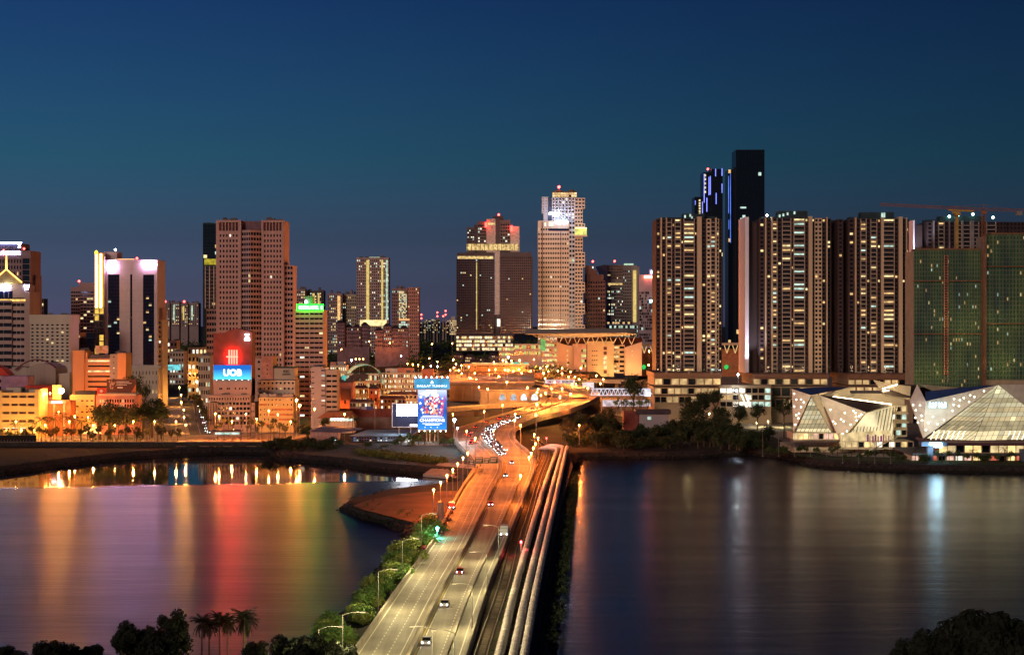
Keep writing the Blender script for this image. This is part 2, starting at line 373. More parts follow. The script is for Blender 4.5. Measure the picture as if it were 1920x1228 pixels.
sheet('lawn', mat('mown_verge', (.032, .024, .013), .95, .4, .1), [gp(-300, 856, 3.2), gp(0, 848, 3.2), gp(180, 846, 3.2), gp(250, 841, 3.2), gp(100, 838, 3.2), gp(-300, 842, 3.2)], 3.25)
sheet('lawn', GRASS, [gp(665, 852, 3.2), gp(760, 862, 3.2), gp(815, 868, 3.2), gp(860, 858, 3.2), gp(800, 850, 3.2), gp(700, 842, 3.2)], 3.25)
sheet('lawn', GRASS, [gp(1430, 842, 3.2), gp(1500, 856, 3.2), gp(1560, 862, 3.2), gp(1910, 873, 3.2), gp(2200, 876, 3.2), gp(2200, 869, 3.2), gp(1560, 857, 3.2)], 3.26)
sheet('beach', mat('reddish_mud', (.14, .075, .045), .95, .4, .12, bump=.3), [gp(860, 920, 3.2), gp(800, 921, 3.2), gp(730, 929, 3.2), gp(690, 938, 3.2), gp(662, 948, 3.2), gp(680, 955, 3.2), gp(770, 978, 3.2), gp(800, 985, 3.2), gp(835, 960, 3.2)], 3.25)
# stone slipway beside the bridge head
b = MB(); q = [gp(793, 889, 1.2), gp(865, 896, 1.2), gp(896, 872, 4), gp(826, 866, 4)]
b.prism([q[0], q[1], q[2], q[3]], (0, 0, -1)); tag(b.out('slipway', mat('pale_concrete', (.42, .4, .36), .85, .2, .3)), 'pale sloping concrete slipway between the inlet and the bridge head', 'slipway')

# ------------------------------------------------------------------ causeway
LR = [((-36.5, 200, 5), (-13, 200, 5)), ((-33.2, 260, 5), (-10.8, 260, 5))]
def pr(l, r, z): LR.append((gp(*l, z), gp(*r, z)))
pr((661, 1228), (876, 1228), 5); pr((750, 1100), (916, 1100), 5); pr((817, 1007), (954, 1007), 5); pr((865, 920), (989, 920), 5); pr((893, 876), (1004, 872), 5.2)
pr((874, 848), (992, 849), 5.5); pr((858, 831), (976, 836), 6); pr((851, 815), (965, 823), 6.8); pr((858, 805), (963, 810), 7.5); pr((885, 796), (974, 798), 8.2)
pr((925, 783), (1011, 784), 9.2); pr((975, 768), (1063, 771), 10.4); pr((1010, 756), (1094, 760), 11.4); pr((1034, 745), (1119, 747), 12); pr((1038, 738), (1123, 738), 12)
pr((1028, 730), (1108, 729), 12); pr((1000, 722), (1070, 721), 12); pr((945, 714), (1005, 712), 12); pr((860, 701), (905, 698), 12)
LE, RE = catmull([a for a, b in LR], 8), catmull([b for a, b in LR], 8)
NP = len(LE)
def at(i, f, dz=0): return LE[i].lerp(RE[i], f) + Vector((0, 0, dz))
def ribbon(b, f0, f1, dz, i0=0, i1=None, edges=(None, None)):
    L0, R0 = edges if edges[0] else (LE, RE)
    i1 = len(L0) - 1 if i1 is None else i1
    ff = (lambda f, i: f(i) if callable(f) else f)
    for i in range(i0, i1):
        a, bb = L0[i].lerp(R0[i], ff(f0, i)), L0[i].lerp(R0[i], ff(f1, i)); c, d = L0[i + 1].lerp(R0[i + 1], ff(f0, i + 1)), L0[i + 1].lerp(R0[i + 1], ff(f1, i + 1)); z = Vector((0, 0, dz))
        b.poly([a + z, bb + z, d + z, c + z])
def wall_along(b, pts, w, z0, z1):
    for i in range(len(pts) - 1):
        p, q = Vector(pts[i]), Vector(pts[i + 1]); t = (q - p); t.z = 0; t.normalize(); n = Vector((-t.y, t.x, 0)) * w / 2
        u0, u1 = Vector((0, 0, z0)), Vector((0, 0, z1))
        b.hexa([p - n + u0, q - n + u0, q + n + u0, p + n + u0, p - n + u1, q - n + u1, q + n + u1, p + n + u1])
def road_mat(name, col):
    m, t, p = _new(name); l = t.links; p.inputs['Roughness'].default_value = .7
    g_ = t.nodes.new('ShaderNodeNewGeometry'); mp = t.nodes.new('ShaderNodeMapping'); mp.inputs['Scale'].default_value = (.6, .02, .1); mp.inputs['Rotation'].default_value = (0, 0, .055); l.new(g_.outputs['Position'], mp.inputs[0])
    n = t.nodes.new('ShaderNodeTexNoise'); n.inputs['Scale'].default_value = 1; n.inputs['Detail'].default_value = 6; l.new(mp.outputs[0], n.inputs[0])
    n2 = t.nodes.new('ShaderNodeTexNoise'); n2.inputs['Scale'].default_value = .09; n2.inputs['Detail'].default_value = 4; l.new(g_.outputs['Position'], n2.inputs[0])
    ad = t.nodes.new('ShaderNodeMath'); l.new(n.outputs['Fac'], ad.inputs[0]); l.new(n2.outputs['Fac'], ad.inputs[1])
    r = t.nodes.new('ShaderNodeValToRGB'); e = r.color_ramp.elements; e[0].position, e[1].position = .38, .62
    hf = t.nodes.new('ShaderNodeMath'); hf.operation = 'MULTIPLY'; hf.inputs[1].default_value = .5; l.new(ad.outputs[0], hf.inputs[0]); l.new(hf.outputs[0], r.inputs[0])
    e[0].color = (*[c * .56 for c in col], 1); e[1].color = (*[min(1, c * 1.3) for c in col], 1); l.new(r.outputs[0], p.inputs['Base Color']); return m
ROAD = road_mat('worn_road_surface', (.27, .255, .215))
b = MB(); ribbon(b, 0, 1, 0); b.out('road', ROAD, None, 'structure')
b = MB()                                              # deck edge, so that the ramp has thickness
for e_ in (LE, RE): wall_along(b, [p + Vector((0, 0, 0)) for p in e_], .8, -1.9, -.02)
ribbon(b, 0, 1, -1.9); b.out('road_deck', CONC, None, 'structure')
LINE = mat('road_paint', (.7, .68, .6), .6, .15, .5); YEL = mat('yellow_road_paint', (.6, .42, .08), .6, .15, .5)
b = MB(); by = MB()
def rd(i): return (RE[i] - LE[i]).length
MED = [.52 + (.44 - .52) * min(1, max(0, (i - 8) / 40)) for i in range(NP)]
def fline(b, f, w, dash=None):
    for i in range(NP - 1):
        sub = 6
        for k in range(sub):
            if dash and k % 2: continue
            t0, t1 = k / sub, (k + (1 if not dash else 1)) / sub
            if not dash and k: break
            if not dash: t0, t1 = 0, 1
            f0 = f(i) if callable(f) else f; f1 = f(i + 1) if callable(f) else f
            p = at(i, f0).lerp(at(i + 1, f1), t0); q = at(i, f0).lerp(at(i + 1, f1), t1); s_ = (RE[i] - LE[i]).normalized() * w / 2; z = Vector((0, 0, .012))
            b.poly([p - s_ + z, p + s_ + z, q + s_ + z, q - s_ + z])
for fr, ds in ((.045, None), (.17, 1), (.30, 1), (.41, None)): fline(b, (lambda i, fr=fr: fr * MED[i] / .5), .22, ds)
for fr, ds in ((.06, None), (.27, 1), (.44, None)): fline(b, (lambda i, fr=fr: MED[i] + fr * (1 - MED[i]) * 2 * .98), .22, ds)
fline(by, lambda i: MED[i] - .035, .2); fline(by, lambda i: MED[i] + .035, .2)
b.out('road_markings', LINE, None, 'structure'); by.out('centre_lines', YEL, None, 'structure')
BARR = mat('barrier_concrete', (.36, .33, .28), .85, .2, .4)
def barrier(pts, label, w=.5, h=.95, m=BARR):
    b = MB(); wall_along(b, pts, w, .01, h); return tag(b.out('road_barrier', m), label, 'barrier')
barrier([at(i, .006) for i in range(NP)], 'long concrete parapet along the water side of the causeway road', .5, 1.0)
barrier([at(i, .994) for i in range(NP)], 'long concrete parapet between the causeway road and the railway', .5, 1.1)
barrier([at(i, MED[i]) for i in range(NP)], 'concrete median barrier between the two causeway carriageways', .6, .9)
barrier([at(i, MED[i] + (.82 - MED[i])) for i in range(0, 46)], 'low concrete divider beside the narrow outer lane of the causeway', .6, .8)
b = MB()                                              # yellow painted kerb walk at the spit
wall_along(b, [gp(835, 988, 5) + Vector((-1.2, 0, 0)), gp(866, 930, 5) + Vector((-1.5, 0, 0)), gp(897, 878, 5.1) + Vector((-1.6, 0, 0))], 1.5, .02, .35); tag(b.out('kerb_walk', mat('yellow_kerb', (.62, .45, .16), .8, .2, .5)), 'pale yellow raised walkway along the causeway above the spit', 'walkway')
# causeway body under road, rails and pipes
sheet('track_bed', mat('track_ballast', (.13, .10, .075), .95, .5, .4, bump=.8), [(-13, 200), (-9, 323), gp(955, 1007, 5), gp(990, 920, 5), gp(1005, 872, 5), gp(1006, 850, 5), gp(1000, 832, 5), gp(1040, 832, 5), gp(1066, 838, 5), gp(1074, 870, 5), gp(1056, 930, 5), gp(1040, 1007, 5), (3.6, 323), (-2, 200)], 4.2)
b = MB(); 
wall_along(b, [(-2, 200, 0), (3.9, 323, 0), gp(1041, 1007, 0) + Vector((-2.2, -40, 0)), gp(1060, 930, 0) + Vector((-3, -30, 0)), gp(1079, 872, 0) + Vector((-3, -20, 0))], .5, .5, 4.25); b.out('sea_wall', mat('dark_seawall', (.045, .04, .035), .9, .4, .3), None, 'structure')
RAILM = mat('rail_steel', (.20, .17, .15), .6, .2, .5, metal=.4)
tr = [(-8.6, 240), (-6.2, 323)] + [tuple(gp(*q, 4.3)[:2]) for q in ((943, 1100), (966, 1010), (985, 953), (1005, 890), (1018, 860), (1021, 843), (1016, 832), (1003, 823))]
trk = catmull([Vector((x, y, 4.22)) for x, y in tr], 6)
for k, off in enumerate((-1.9, 1.9)):
    root = thing('railway_track', ('railway track nearer the road on the causeway ballast', 'railway track nearer the three pipes on the causeway ballast')[k], 'railway track', (0, 0, 0), 0, 'railway tracks on the causeway')
    pts = []
    for i, p in enumerate(trk):
        t = (trk[min(i + 1, len(trk) - 1)] - trk[max(i - 1, 0)]).normalized(); pts.append((p + Vector((t.y, -t.x, 0)) * off, t))
    for s_ in (-.72, .72):
        b = MB(); wall_along(b, [p + Vector((t.y, -t.x, 0)) * s_ for p, t in pts], .18, .12, .3); b.out('rail', RAILM, root)
    b = MB()
    for i in range(len(pts) - 1):
        (p, t), (q, _) = pts[i], pts[i + 1]; n = max(1, int((q - p).length / 1.1)); s_ = Vector((t.y, -t.x, 0))
        for j in range(n):
            c = p.lerp(q, j / n); e0 = t * .13
            b.hexa([c - s_ * 1.25 - e0, c + s_ * 1.25 - e0, c + s_ * 1.25 + e0, c - s_ * 1.25 + e0] + [v + Vector((0, 0, .13)) for v in (c - s_ * 1.25 - e0, c + s_ * 1.25 - e0, c + s_ * 1.25 + e0, c - s_ * 1.25 + e0)])
    b.out('sleepers', mat('old_sleepers', (.09, .07, .055), .9), root, 'stuff')
# three water mains
PIPE = mat('painted_steel_pipe', (.68, .65, .60), .55, .25, .5, streak=False)
PP = [[(936, 1228), (972, 1080), (1018, 920), (1045, 843)], [(962, 1228), (994, 1080), (1034, 920), (1056, 839)], [(983, 1228), (1010, 1080), (1045, 920), (1063, 838)]]
PN = ['large pale water pipe nearest the railway on the causeway', 'large pale water pipe in the middle of the causeway three', 'large pale water pipe nearest the open water on the causeway']
for k in range(3):
    base = [gp(x, y, 5.3) for x, y in PP[k]]; d0 = (base[1] - base[0]).normalized()
    pts = catmull([base[0] - d0 * 110] + base, 12); root = thing('water_pipe', PN[k], 'pipe', (0, 0, 0), 0, 'water pipes along the causeway')
    for i in range(len(pts) - 1):
        b = MB(); b.tube(pts[i], pts[i + 1], .88, n=14, cap=False); t = (pts[i + 1] - pts[i]).normalized(); b.tube(pts[i] - t * .14, pts[i] + t * .14, .96, n=14); b.tube(pts[i].lerp(pts[i + 1], .5) - t * .1, pts[i].lerp(pts[i + 1], .5) + t * .1, .92, n=14)
        b.out('pipe_section', PIPE, root, smooth=False)
        s_ = MB(); c = pts[i]; s_.box(c.x - .9, c.x + .9, c.y - .3, c.y + .3, 4.1, c.z - .5); s_.out('saddle', CONC, root)
    if k < 2:
        en = [pts[-1], pts[-1] + Vector((-.6, 3, .2)), pts[-1] + Vector((-3.5, 9, .3)), pts[-1] + Vector((-7.5, 16, -.5)), pts[-1] + Vector((-9, 20, -2.2))]
        en = catmull(en, 4); b = MB()
        for i in range(len(en) - 1): b.tube(en[i], en[i + 1], .9, n=12)
        b.out('elbow', PIPE, root)
# ------------------------------------------------------------------ buildings of the western quarter
PINK = mat('pinkish_render', (.50, .36, .31), .85, .12, .08, streak=True)
CREAM = mat('cream_render', (.62, .55, .43), .85, .12, .08, streak=True)
BEIGE = mat('beige_render', (.46, .40, .33), .85, .15, .1, streak=True)
WHITE = mat('white_render', (.66, .62, .58), .8, .12, .08, streak=True)
GREYW = mat('grey_cladding', (.40, .37, .38), .55, .1, .1, streak=True)
DGREY = mat('dark_cladding', (.10, .085, .09), .6, .2, .1)
BROWN = mat('brown_cladding', (.115, .07, .055), .6, .2, .1)
REDBR = mat('dark_red_brick', (.22, .07, .055), .85, .2, .25)
ORNG = mat('orange_render', (.70, .36, .17), .85, .12, .08, streak=True)
YELW = mat('yellow_render', (.78, .58, .24), .85, .12, .1, streak=True)
TERRA = mat('terracotta_roof', (.30, .11, .07), .85, .3, .4)
DROOF = mat('dark_roof_sheet', (.06, .05, .065), .7, .3, .3)
STEEL = mat('painted_steel', (.30, .28, .27), .5, .2, .4, metal=.3)
WSIGN = glow('white_sign_light', (.95, .97, 1), 9); BSIGN = glow('blue_white_sign_light', (.50, .56, 1), 30)

b = Bld('office_tower', 'purple office tower with a white lettered roof sign and a blue roof line', 'office tower', 20, 1520)
b.fac(-24, 41, 484, None, 12, 22, .5, .55, mat('mauve_render', (.34, .24, .25), .8, .12, .08), .03, d=0, body=34)
b.box('wall', mat('mauve_render', (0, 0, 0)), -24, 57, 470, 484, .4, 34); b.fac(41, 56.5, 484.2, None, 1, 24, .86, .9, mat('mauve_render', (0, 0, 0)), .02, d=.2, body=34, gl=glass('teal_dark_glass', (.005, .02, .028)))
b.box('crown', DGREY, -24, 38, 456, 470, 3, 30); b.box('light_line', glow('blue_light_line', (.35, .42, 1), 60), -24, 39, 454.4, 456, 2, 2.6)
b.text('LANDMARK', BSIGN, -2, 38, 471.5, 477.5, .2, .012)
q = MB(); [q.bar(b.P(*p_), b.P(*q_), .8) for p_, q_ in (((3, 477, 0), (7, 468, 0)), ((7, 468, 0), (9.5, 476, 0)), ((9.5, 476, 0), (3, 477, 0)))]; q.out('logo', glow('red_logo_light', (1, .12, .1), 7), b.o)
b.text('Z', BSIGN, 32, 37, 458, 464, 2.8, .02); b.mast(42, 466, 470, 5, .2, True); b.fac(57.5, 62, 516, None, 1, 20, .5, .5, mat('mauve_render', (0, 0, 0)), .1, d=8, body=20, litm=[LC]); b.done()

b = Bld('office_tower', 'banded office tower with a golden lit pyramid roof and spire', 'office tower', 10, 1330)
b.fac(-40, 22, 563, None, 4, 15, .97, .5, PINK, .05, d=0, rec=1, style='band', body=30, litm=[LC, LWH]); b.fac(22, 45, 565, None, 3, 15, .9, .42, PINK, .04, d=1.5, rec=1, style='band', body=30)
b.box('wall', PINK, 45, 55, 547, None, 1, 30); b.box('wall', PINK, -40, 45, 533, 558, 1, 30); b.box('lit_floor', glow('amber_floor', (1, .6, .15), 1.3, .5), -40, 47, 561, 564.8, .9, 1.2)
for i in range(3): b.part('window', glass('blue_dark_glass', (.006, .012, .05)), -1 + i * 8.5, 6 + i * 8.5, 546, 559, .8, 1.05)
b.slab('roof', mat('gold_roof', (.5, .42, .24), .7), [(-17, 530), (41, 530), (44, 533), (-20, 533)], .5, 24)
q = MB(); a = b.P(12, 505, 12); c = [b.P(-17, 530, .5), b.P(41, 530, .5), b.P(41, 530, 24), b.P(-17, 530, 24)]
for i in range(4): q.poly([c[i], c[(i + 1) % 4], a])
q.out('pyramid_roof', mat('gold_roof', (.5, .42, .24), .7), b.o)
GOLD = glow('gold_light_tube', (1, .5, .1), 4.5)
q = MB(); q.bar(c[0] + Vector((0, -.5, .3)), a, .7); q.bar(c[1] + Vector((0, -.5, .3)), a, .7); q.tube(a, a + Vector((0, 0, 12.5)), .9, .35, 6); q.out('spire', GOLD, b.o)
q = MB(); q.ball(a + Vector((0, 0, 13)), 1, 1); q.out('beacon', glow('red_beacon', (1, .06, .05), 14), b.o)
b.text('SAR', BSIGN, -8, 19, 534, 541.5, .4, .02); b.text('W', BSIGN, 45, 55, 534, 543.5, .4, .03)
q = MB(); pts = [b.P(8 + 9 * math.cos(t), 540 + 5 * math.sin(t), .4) for t in [k * math.pi / 8 for k in range(9)]]
for i in range(8): q.bar(pts[i], pts[i + 1], .7)
q.out('logo', BSIGN, b.o); plight('sign_light', (0, -3, b.Z(533)), 1400, (.6, .7, 1), 1, b.o); plight('roof_light', (2, -4, b.Z(529)), 1600, (1, .8, .35), .6, b.o); b.done()

b = Bld('residential_tower', 'slim dark tower with a yellow lit strip far behind the cream hotel', 'tower', 72, 2300)
b.fac(62, 82, 560, None, 5, 18, .6, .6, DGREY, .12, d=0); b.box('lit_strip', glow('yellow_strip', (.8, .65, .15), .5, .4), 65, 74, 572, 590, -1.2, -.2); b.done()

b = Bld('hotel', 'plain cream hotel block with a grid of small dark windows', 'hotel', 94, 1240)
b.fac(56, 131, 606, 680, 8, 11, .5, .42, CREAM, .025, d=0, body=26, litm=[LY], indiv=False); b.box('wall', CREAM, 55, 132.4, 590, 606.3, -.1, 26); b.box('wall', CREAM, 55, 132.2, 679.5, None, -.1, 26); b.roof(60, 125, 590, 3, hmax=1.5)
b.box('sign', mat('black_letters', (.02, .02, .02)), 95, 110, 677.5, 679.3, -.3, -.12); b.done()

b = Bld('office_block', 'mauve slab tower with rows of ribbon windows behind the cream hotel', 'office tower', 156, 1420)
M_ = mat('mauve_pink_render', (.42, .28, .27), .8, .12, .1)
b.fac(133, 150, 545, 634, 4, 14, .88, .5, M_, .04, d=0); b.fac(150, 181, 545, 624, 5, 13, .9, .5, M_, .05, d=.3, litm=[LY]); b.box('wall', M_, 133, 181, 538, 545, .1, 20); b.box('penthouse', M_, 146, 180, 530, 538.5, 3, 18)
b.fac(133, 181, 634, None, 6, 9, .95, .92, mat('dark_glass_wall', (.06, .035, .06), .3), .05, d=.5, litm=[LC], body=20); b.mast(146, 527, 531, 4, .1, True); b.done()

b = Bld('office_tower', 'tall white tower with three dark glass strips and two white roof signs', 'office tower', 245, 1300)
T = mat('pale_tiled_cladding', (.56, .47, .46), .6, .06, .3)
for x0, x1 in ((195, 202), (224, 244), (248, 268), (289, 295)): b.box('wall', T, x0, x1, 487, 686, 0, 30)
b.box('wall', T, 202.1, 223.9, 487, 514.5, .06, 30); b.box('wall', T, 243.9, 248.1, 487, 514.5, .06, 30); b.box('wall', T, 267.9, 289.1, 487, 515, .06, 30)
DG = glass('tower_strip_glass', (.012, .010, .02), .08)
for x0, x1, n in ((202, 224, 4), (244, 248, 1), (268, 289, 4)):
    for j in range(26):
        for i in range(n):
            y0 = 515 + j * 6.55; q0 = x0 + (x1 - x0) * i / n; q1 = x0 + (x1 - x0) * (i + 1) / n
            lit = b.seed.random() < (.10 if 5 < j < 20 else .02)
            b.mb('window', b.seed.choice([LC, LY, LW]) if lit and n > 1 else DG, 'stuff').box(b.X(q0) + .06, b.X(q1) - .06, 1, 1.2, b.Z(y0 + 6.4) , b.Z(y0 + .1) if not lit else b.Z(y0 + 3.5))
    b.box('recess', DGREY, x0, x1, 514, None, 1.5, 3)
for k in range(9): b.box('joint', mat('cladding_joint', (.3, .25, .25)), 224.4, 243.6, 505 + k * 20, 505.25 + k * 20, -.02, .1, 'stuff'); b.box('joint', mat('cladding_joint', (.3, .25, .25)), 248.4, 267.6, 505 + k * 20, 505.25 + k * 20, -.02, .1, 'stuff')
b.box('penthouse', T, 193, 217, 472, 487, 4, 22); b.box('parapet_light', glow('amber_parapet_light', (1, .5, .2), 2), 220, 252, 485.4, 486.6, -.3, -.05)
SG = glow('pink_white_sign_light', (.95, .5, 1), 170)
b.part('sign', SG, 205.5, 215.5, 492, 507, -.8, -.1); b.part('sign', SG, 268, 292, 492.5, 498.5, -.8, -.1); plight('sign_light', (b.X(280), -5, b.Z(496)), 1800, (1, .6, .8), 1, b.o); plight('sign_light', (b.X(210), -5, b.Z(500)), 1500, (1, .6, .8), 1, b.o)
b.mast(216, 468, 473, 5, .15); b.mast(254, 484, 487, 5, .1, True); q = MB(); q.ball(b.P(216.5, 468.5, 5), .9, 1); q.out('roof_lamp', glow('white_lamp', (.85, .95, 1), 30), b.o)
b.fac(290, 302, 600, None, 1, 18, .35, .45, CREAM, .3, d=6, litm=[LW, LWH]); b.box('wall', M_, 291, 301, 578, 600.5, 7, 24); b.done()

b = Bld('office_tower', 'slender dark wing with two glowing golden light tubes up its side', 'tower', 187, 1296)
b.fac(177, 194.5, 577, None, 2, 15, .9, .85, DGREY, .25, d=0, litm=[glow('gold_room', (1, .6, .1), .9, .5)], body=18); b.box('wall', mat('brownish_cladding', (.2, .15, .13)), 178, 195, 474, 577, 1, 18)
TUB = glow('golden_tube', (1, .45, .10), 16)
q = MB(); q.tube(b.P(180.5, 577, 0), b.P(180.5, 476, 0), .8, n=8); b_o = q.out('light_tube', TUB, b.o); q = MB(); q.tube(b.P(189, 577, 0), b.P(189, 476, 0), .8, n=8); q.out('light_tube', TUB, b.o)
q = MB(); q.tube(b.P(183, 577, .4), b.P(183, 496, .4), .45, n=6); q.out('light_tube', GOLD, b.o)
q = MB(); q.ball(b.P(180.5, 474, 0), 1.4, 1, 1.4); q.out('finial', glow('yellow_finial', (.9, .7, .05), 3), b.o); b.done()

b = Bld('low_block', 'low cream annex at the foot of the white tower', 'building', 270, 1190)
b.fac(240, 296, 690, None, 9, 5, .25, .35, CREAM, .05, d=0, body=16); b.box('wall', CREAM, 240, 301, 685, 690.5, .05, 16); b.done()

b = Bld('office_block', 'orange lit block with four ribbon window rows between solid towers', 'office building', 186, 1060)
b.box('wall', ORNG, 136, 158, 657, None, 0, 16); b.box('wall', ORNG, 158, 163, 660, None, 1.2, 16); b.fac(163, 206, 672, 730, 1, 6, .96, .3, ORNG, .1, d=.8, rec=.8, litm=[LY]); b.box('wall', ORNG, 163, 206, 729.8, None, .8, 16); b.roof(206, 234, 662, 4, hmax=1.6); b.roof(138, 156, 657, 3, hmax=1.6); b.box('plant_screen', DGREY, 166, 205, 666, 672.3, 2, 14)
b.fac(206, 220, 664, 716, 1, 5, .2, .2, BEIGE, .2, d=.4, litm=[LWH]); b.box('wall', ORNG, 220, 236, 662, 716, .2, 16); b.box('wall', ORNG, 206, 236, 715.8, None, .3, 16); b.done()
b = Bld('rooftop_billboard', 'small pale rooftop billboard with a round emblem on steel legs', 'billboard', 191, 1062, 60)
z0 = b.loc.z = gz(667, 1062); b.o.location.z = z0
b.part('panel', mat('peach_panel', (.75, .5, .35), .6), 179, 203, 648, 662, 0, .4); q = MB(); q.tube(b.P(190, 652.5, -.1), b.P(190, 652.5, .02), 1.1, n=14); q.out('emblem', mat('ochre_print', (.5, .25, .08)), b.o)
for k, (a0, a1) in enumerate(((184, 198), (182, 201))): b.part('lettering', mat('ochre_print', (0, 0, 0)), a0, a1, 656 + k * 2.6, 657.2 + k * 2.6, -.08, .01)
for x in (183, 199): b.part('leg', STEEL, x - .6, x + .6, 662, 667, .1, .6)
b.done()

b = Bld('shop_block', 'salmon lit shop row with a red block and rooftop parapet', 'building', 220, 985)
b.box('wall', mat('salmon_render', (.62, .28, .2)), 180, 256, 741, None, 0, 14); b.box('parapet', CREAM, 184, 255, 738.5, 741.3, -.6, .2); b.box('wall', mat('vivid_red_cladding', (.55, .06, .035)), 181, 199, 727, 741, 1, 9); b.fac(186, 252, 747, 765, 14, 2, .6, .6, mat('salmon_render', (0, 0, 0)), .3, d=-.5, rec=.4, skipb=True)
q = MB(); q.tube(b.P(190, 733, .7), b.P(190, 733, .99), .9, n=14); q.out('emblem', mat('white_print', (.75, .72, .68)), b.o); b.done()
b = Bld('rooftop_billboard', 'wide dark brown rooftop billboard with white print and an orange corner', 'billboard', 227, 986, 3.4)
b.o.location.z = gz(739, 986); b.loc = Vector(b.o.location)
b.part('panel', mat('dark_brown_print', (.11, .035, .02), .5), 200, 255, 711, 738, 0, .5); b.slab('print_corner', mat('orange_print', (.65, .2, .06)), [(246, 735), (255, 721), (255, 735)], -.08, .02)
for k, (a0, a1, y) in enumerate(((218, 242, 715), (218, 247, 718), (218, 238, 721), (220, 230, 725.5))): b.part('lettering', mat('white_print', (0, 0, 0)), a0, a1, y, y + (1.1 if k < 3 else 2.2), -.08, .01)
q = MB(); r_ = random.Random(5)
for k in range(26): x, y = r_.gauss(209, 3), r_.gauss(720, 3.5); q.ball(b.P(x, y, 0), r_.uniform(.25, .6), 1, 1)
q.out('print_figure', mat('pale_print', (.5, .36, .27)), b.o, 'stuff'); b.part('catwalk', STEEL, 200, 255, 736, 737, -1.4, -.1); b.done()

b = Bld('waterfront_block', 'bright yellow floodlit block with deep recessed window bays by the promenade', 'building', 36, 955)
b.fac(3, 66, 736, 812, 4, 5, .82, .30, YELW, 0, d=0, rec=1.6, indiv=True, gl=mat('dark_amber_glass', (.12, .05, .03), .3), fr=-.2)
b.box('wall', YELW, -60, 3, 733, None, .3, 18); b.box('wall', YELW, 66, 73, 730, None, -.2, 18); b.box('penthouse', CREAM, 8, 35, 727, 736, 4, 15); b.box('penthouse', CREAM, 52, 72.5, 730.5, 736.3, 2, 15)
b.roof(4, 64, 736, 8, hmax=2)
for i in range(4): b.part('shop_window', glow('cyan_shop_light', (.55, 1, .95), 2.2, .5, .8), 5 + i * 15.75, 17 + i * 15.75, 793, 803, 1.2, 1.5)
b.done()
b = Bld('hall', 'long red roofed hall behind the yellow waterfront block', 'hall', 72, 1010)
b.box('wall', mat('vivid_red_cladding', (.55, .06, .035)), 46, 104, 723, 745, 0, 12); b.box('wall', mat('salmon_render', (0, 0, 0)), 46, 104, 744.8, None, .2, 12); b.done()
b = Bld('mall_block', 'mauve windowless block beside the arched beige hall', 'building', 26, 1060)
b.box('wall', mat('lilac_render', (.36, .24, .36), .8), 2, 52, 705, None, 0, 15); b.slab('roof', mat('vivid_red_cladding', (.55, .06, .035)), [(-30, 704), (16, 704), (2, 690), (-20, 682)], 2, 14); b.done()
b = Bld('arched_hall', 'large beige arched hall with vertical cladding ribs', 'hall', 78, 1110)
pts = [(48, 745), (104, 745), (104, 692)] + [(104 - 56 * t, 692 - 17 * math.sin(math.pi * (.15 + .75 * t)) + 6) for t in [k / 10 for k in range(1, 10)]] + [(48, 690)]
b.slab('wall', BEIGE, pts, 0, 30)
for k in range(9): b.box('rib', GREYW, 51 + k * 6, 51.8 + k * 6, 690, 730, -.25, .05, 'stuff')
q = MB(); ar = [b.P(28 + 77 * t, 700 - 26 * math.sin(math.pi * (.08 + .78 * t)), -.6) for t in [k / 14 for k in range(15)]]
for i in range(14): q.bar(ar[i], ar[i + 1], .8)
q.out('roof_rib', mat('dark_red_trim', (.16, .04, .05)), b.o); b.box('wall', BEIGE, 22, 48, 688, None, 1, 20); b.box('wall', CREAM, 104, 128, 700, None, 3, 20); b.done()
b = Bld('shophouse_row', 'orange brick shop building with a pale colonnade by the promenade', 'building', 104, 975)
b.box('wall', mat('brick_orange', (.5, .2, .1)), 73, 132, 752, None, 0, 12)
for x in (84, 102, 121): b.part('column', CREAM, x - 1.5, x + 1.5, 757, None, -1, -.05)
b.box('parapet', mat('pale_concrete', (0, 0, 0)), 72, 124, 752, 757, -1.2, .1); b.box('canopy_light', glow('white_canopy_light', (.95, .92, 1), 9), 98, 117, 752.6, 755, -1.5, -1.25); b.done()
b = Bld('sign_tower', 'tall yellow lit sign panel above the shop colonnade', 'sign', 106, 990)
b.part('panel', YELW, 98, 114, 722, 749, 0, 1.5); b.part('post', STEEL, 105, 107, 749, None, .2, 1.3); plight('flood_light', (b.X(116), -6, b.Z(733)), 9000, (1, .62, .15), .6, b.o); q = MB(); q.ball(b.P(115, 733, -5), 1.6, 2); q.out('floodlamp', glow('amber_flood', (1, .50, .14), 110), b.o); q = MB(); q.bar(b.P(115, 733, -5), b.P(112, 735, 0), .3); q.out('lamp_arm', STEEL, b.o); b.done()
b = Bld('apartment_block', 'small yellow apartment block with paired windows beside the big trees', 'building', 154, 992)
b.fac(131, 177, 746, 788, 5, 4, .55, .3, YELW, .05, d=0, rec=.6, indiv=True, gl=mat('dark_amber_glass', (0, 0, 0))); b.box('wall', YELW, 131, 177, 740, 746.2, .02, 16); b.box('wall', YELW, 131, 177, 787.8, None, .02, 16); b.box('roof', DROOF, 138, 176, 734, 740.2, 3, 13); b.done()

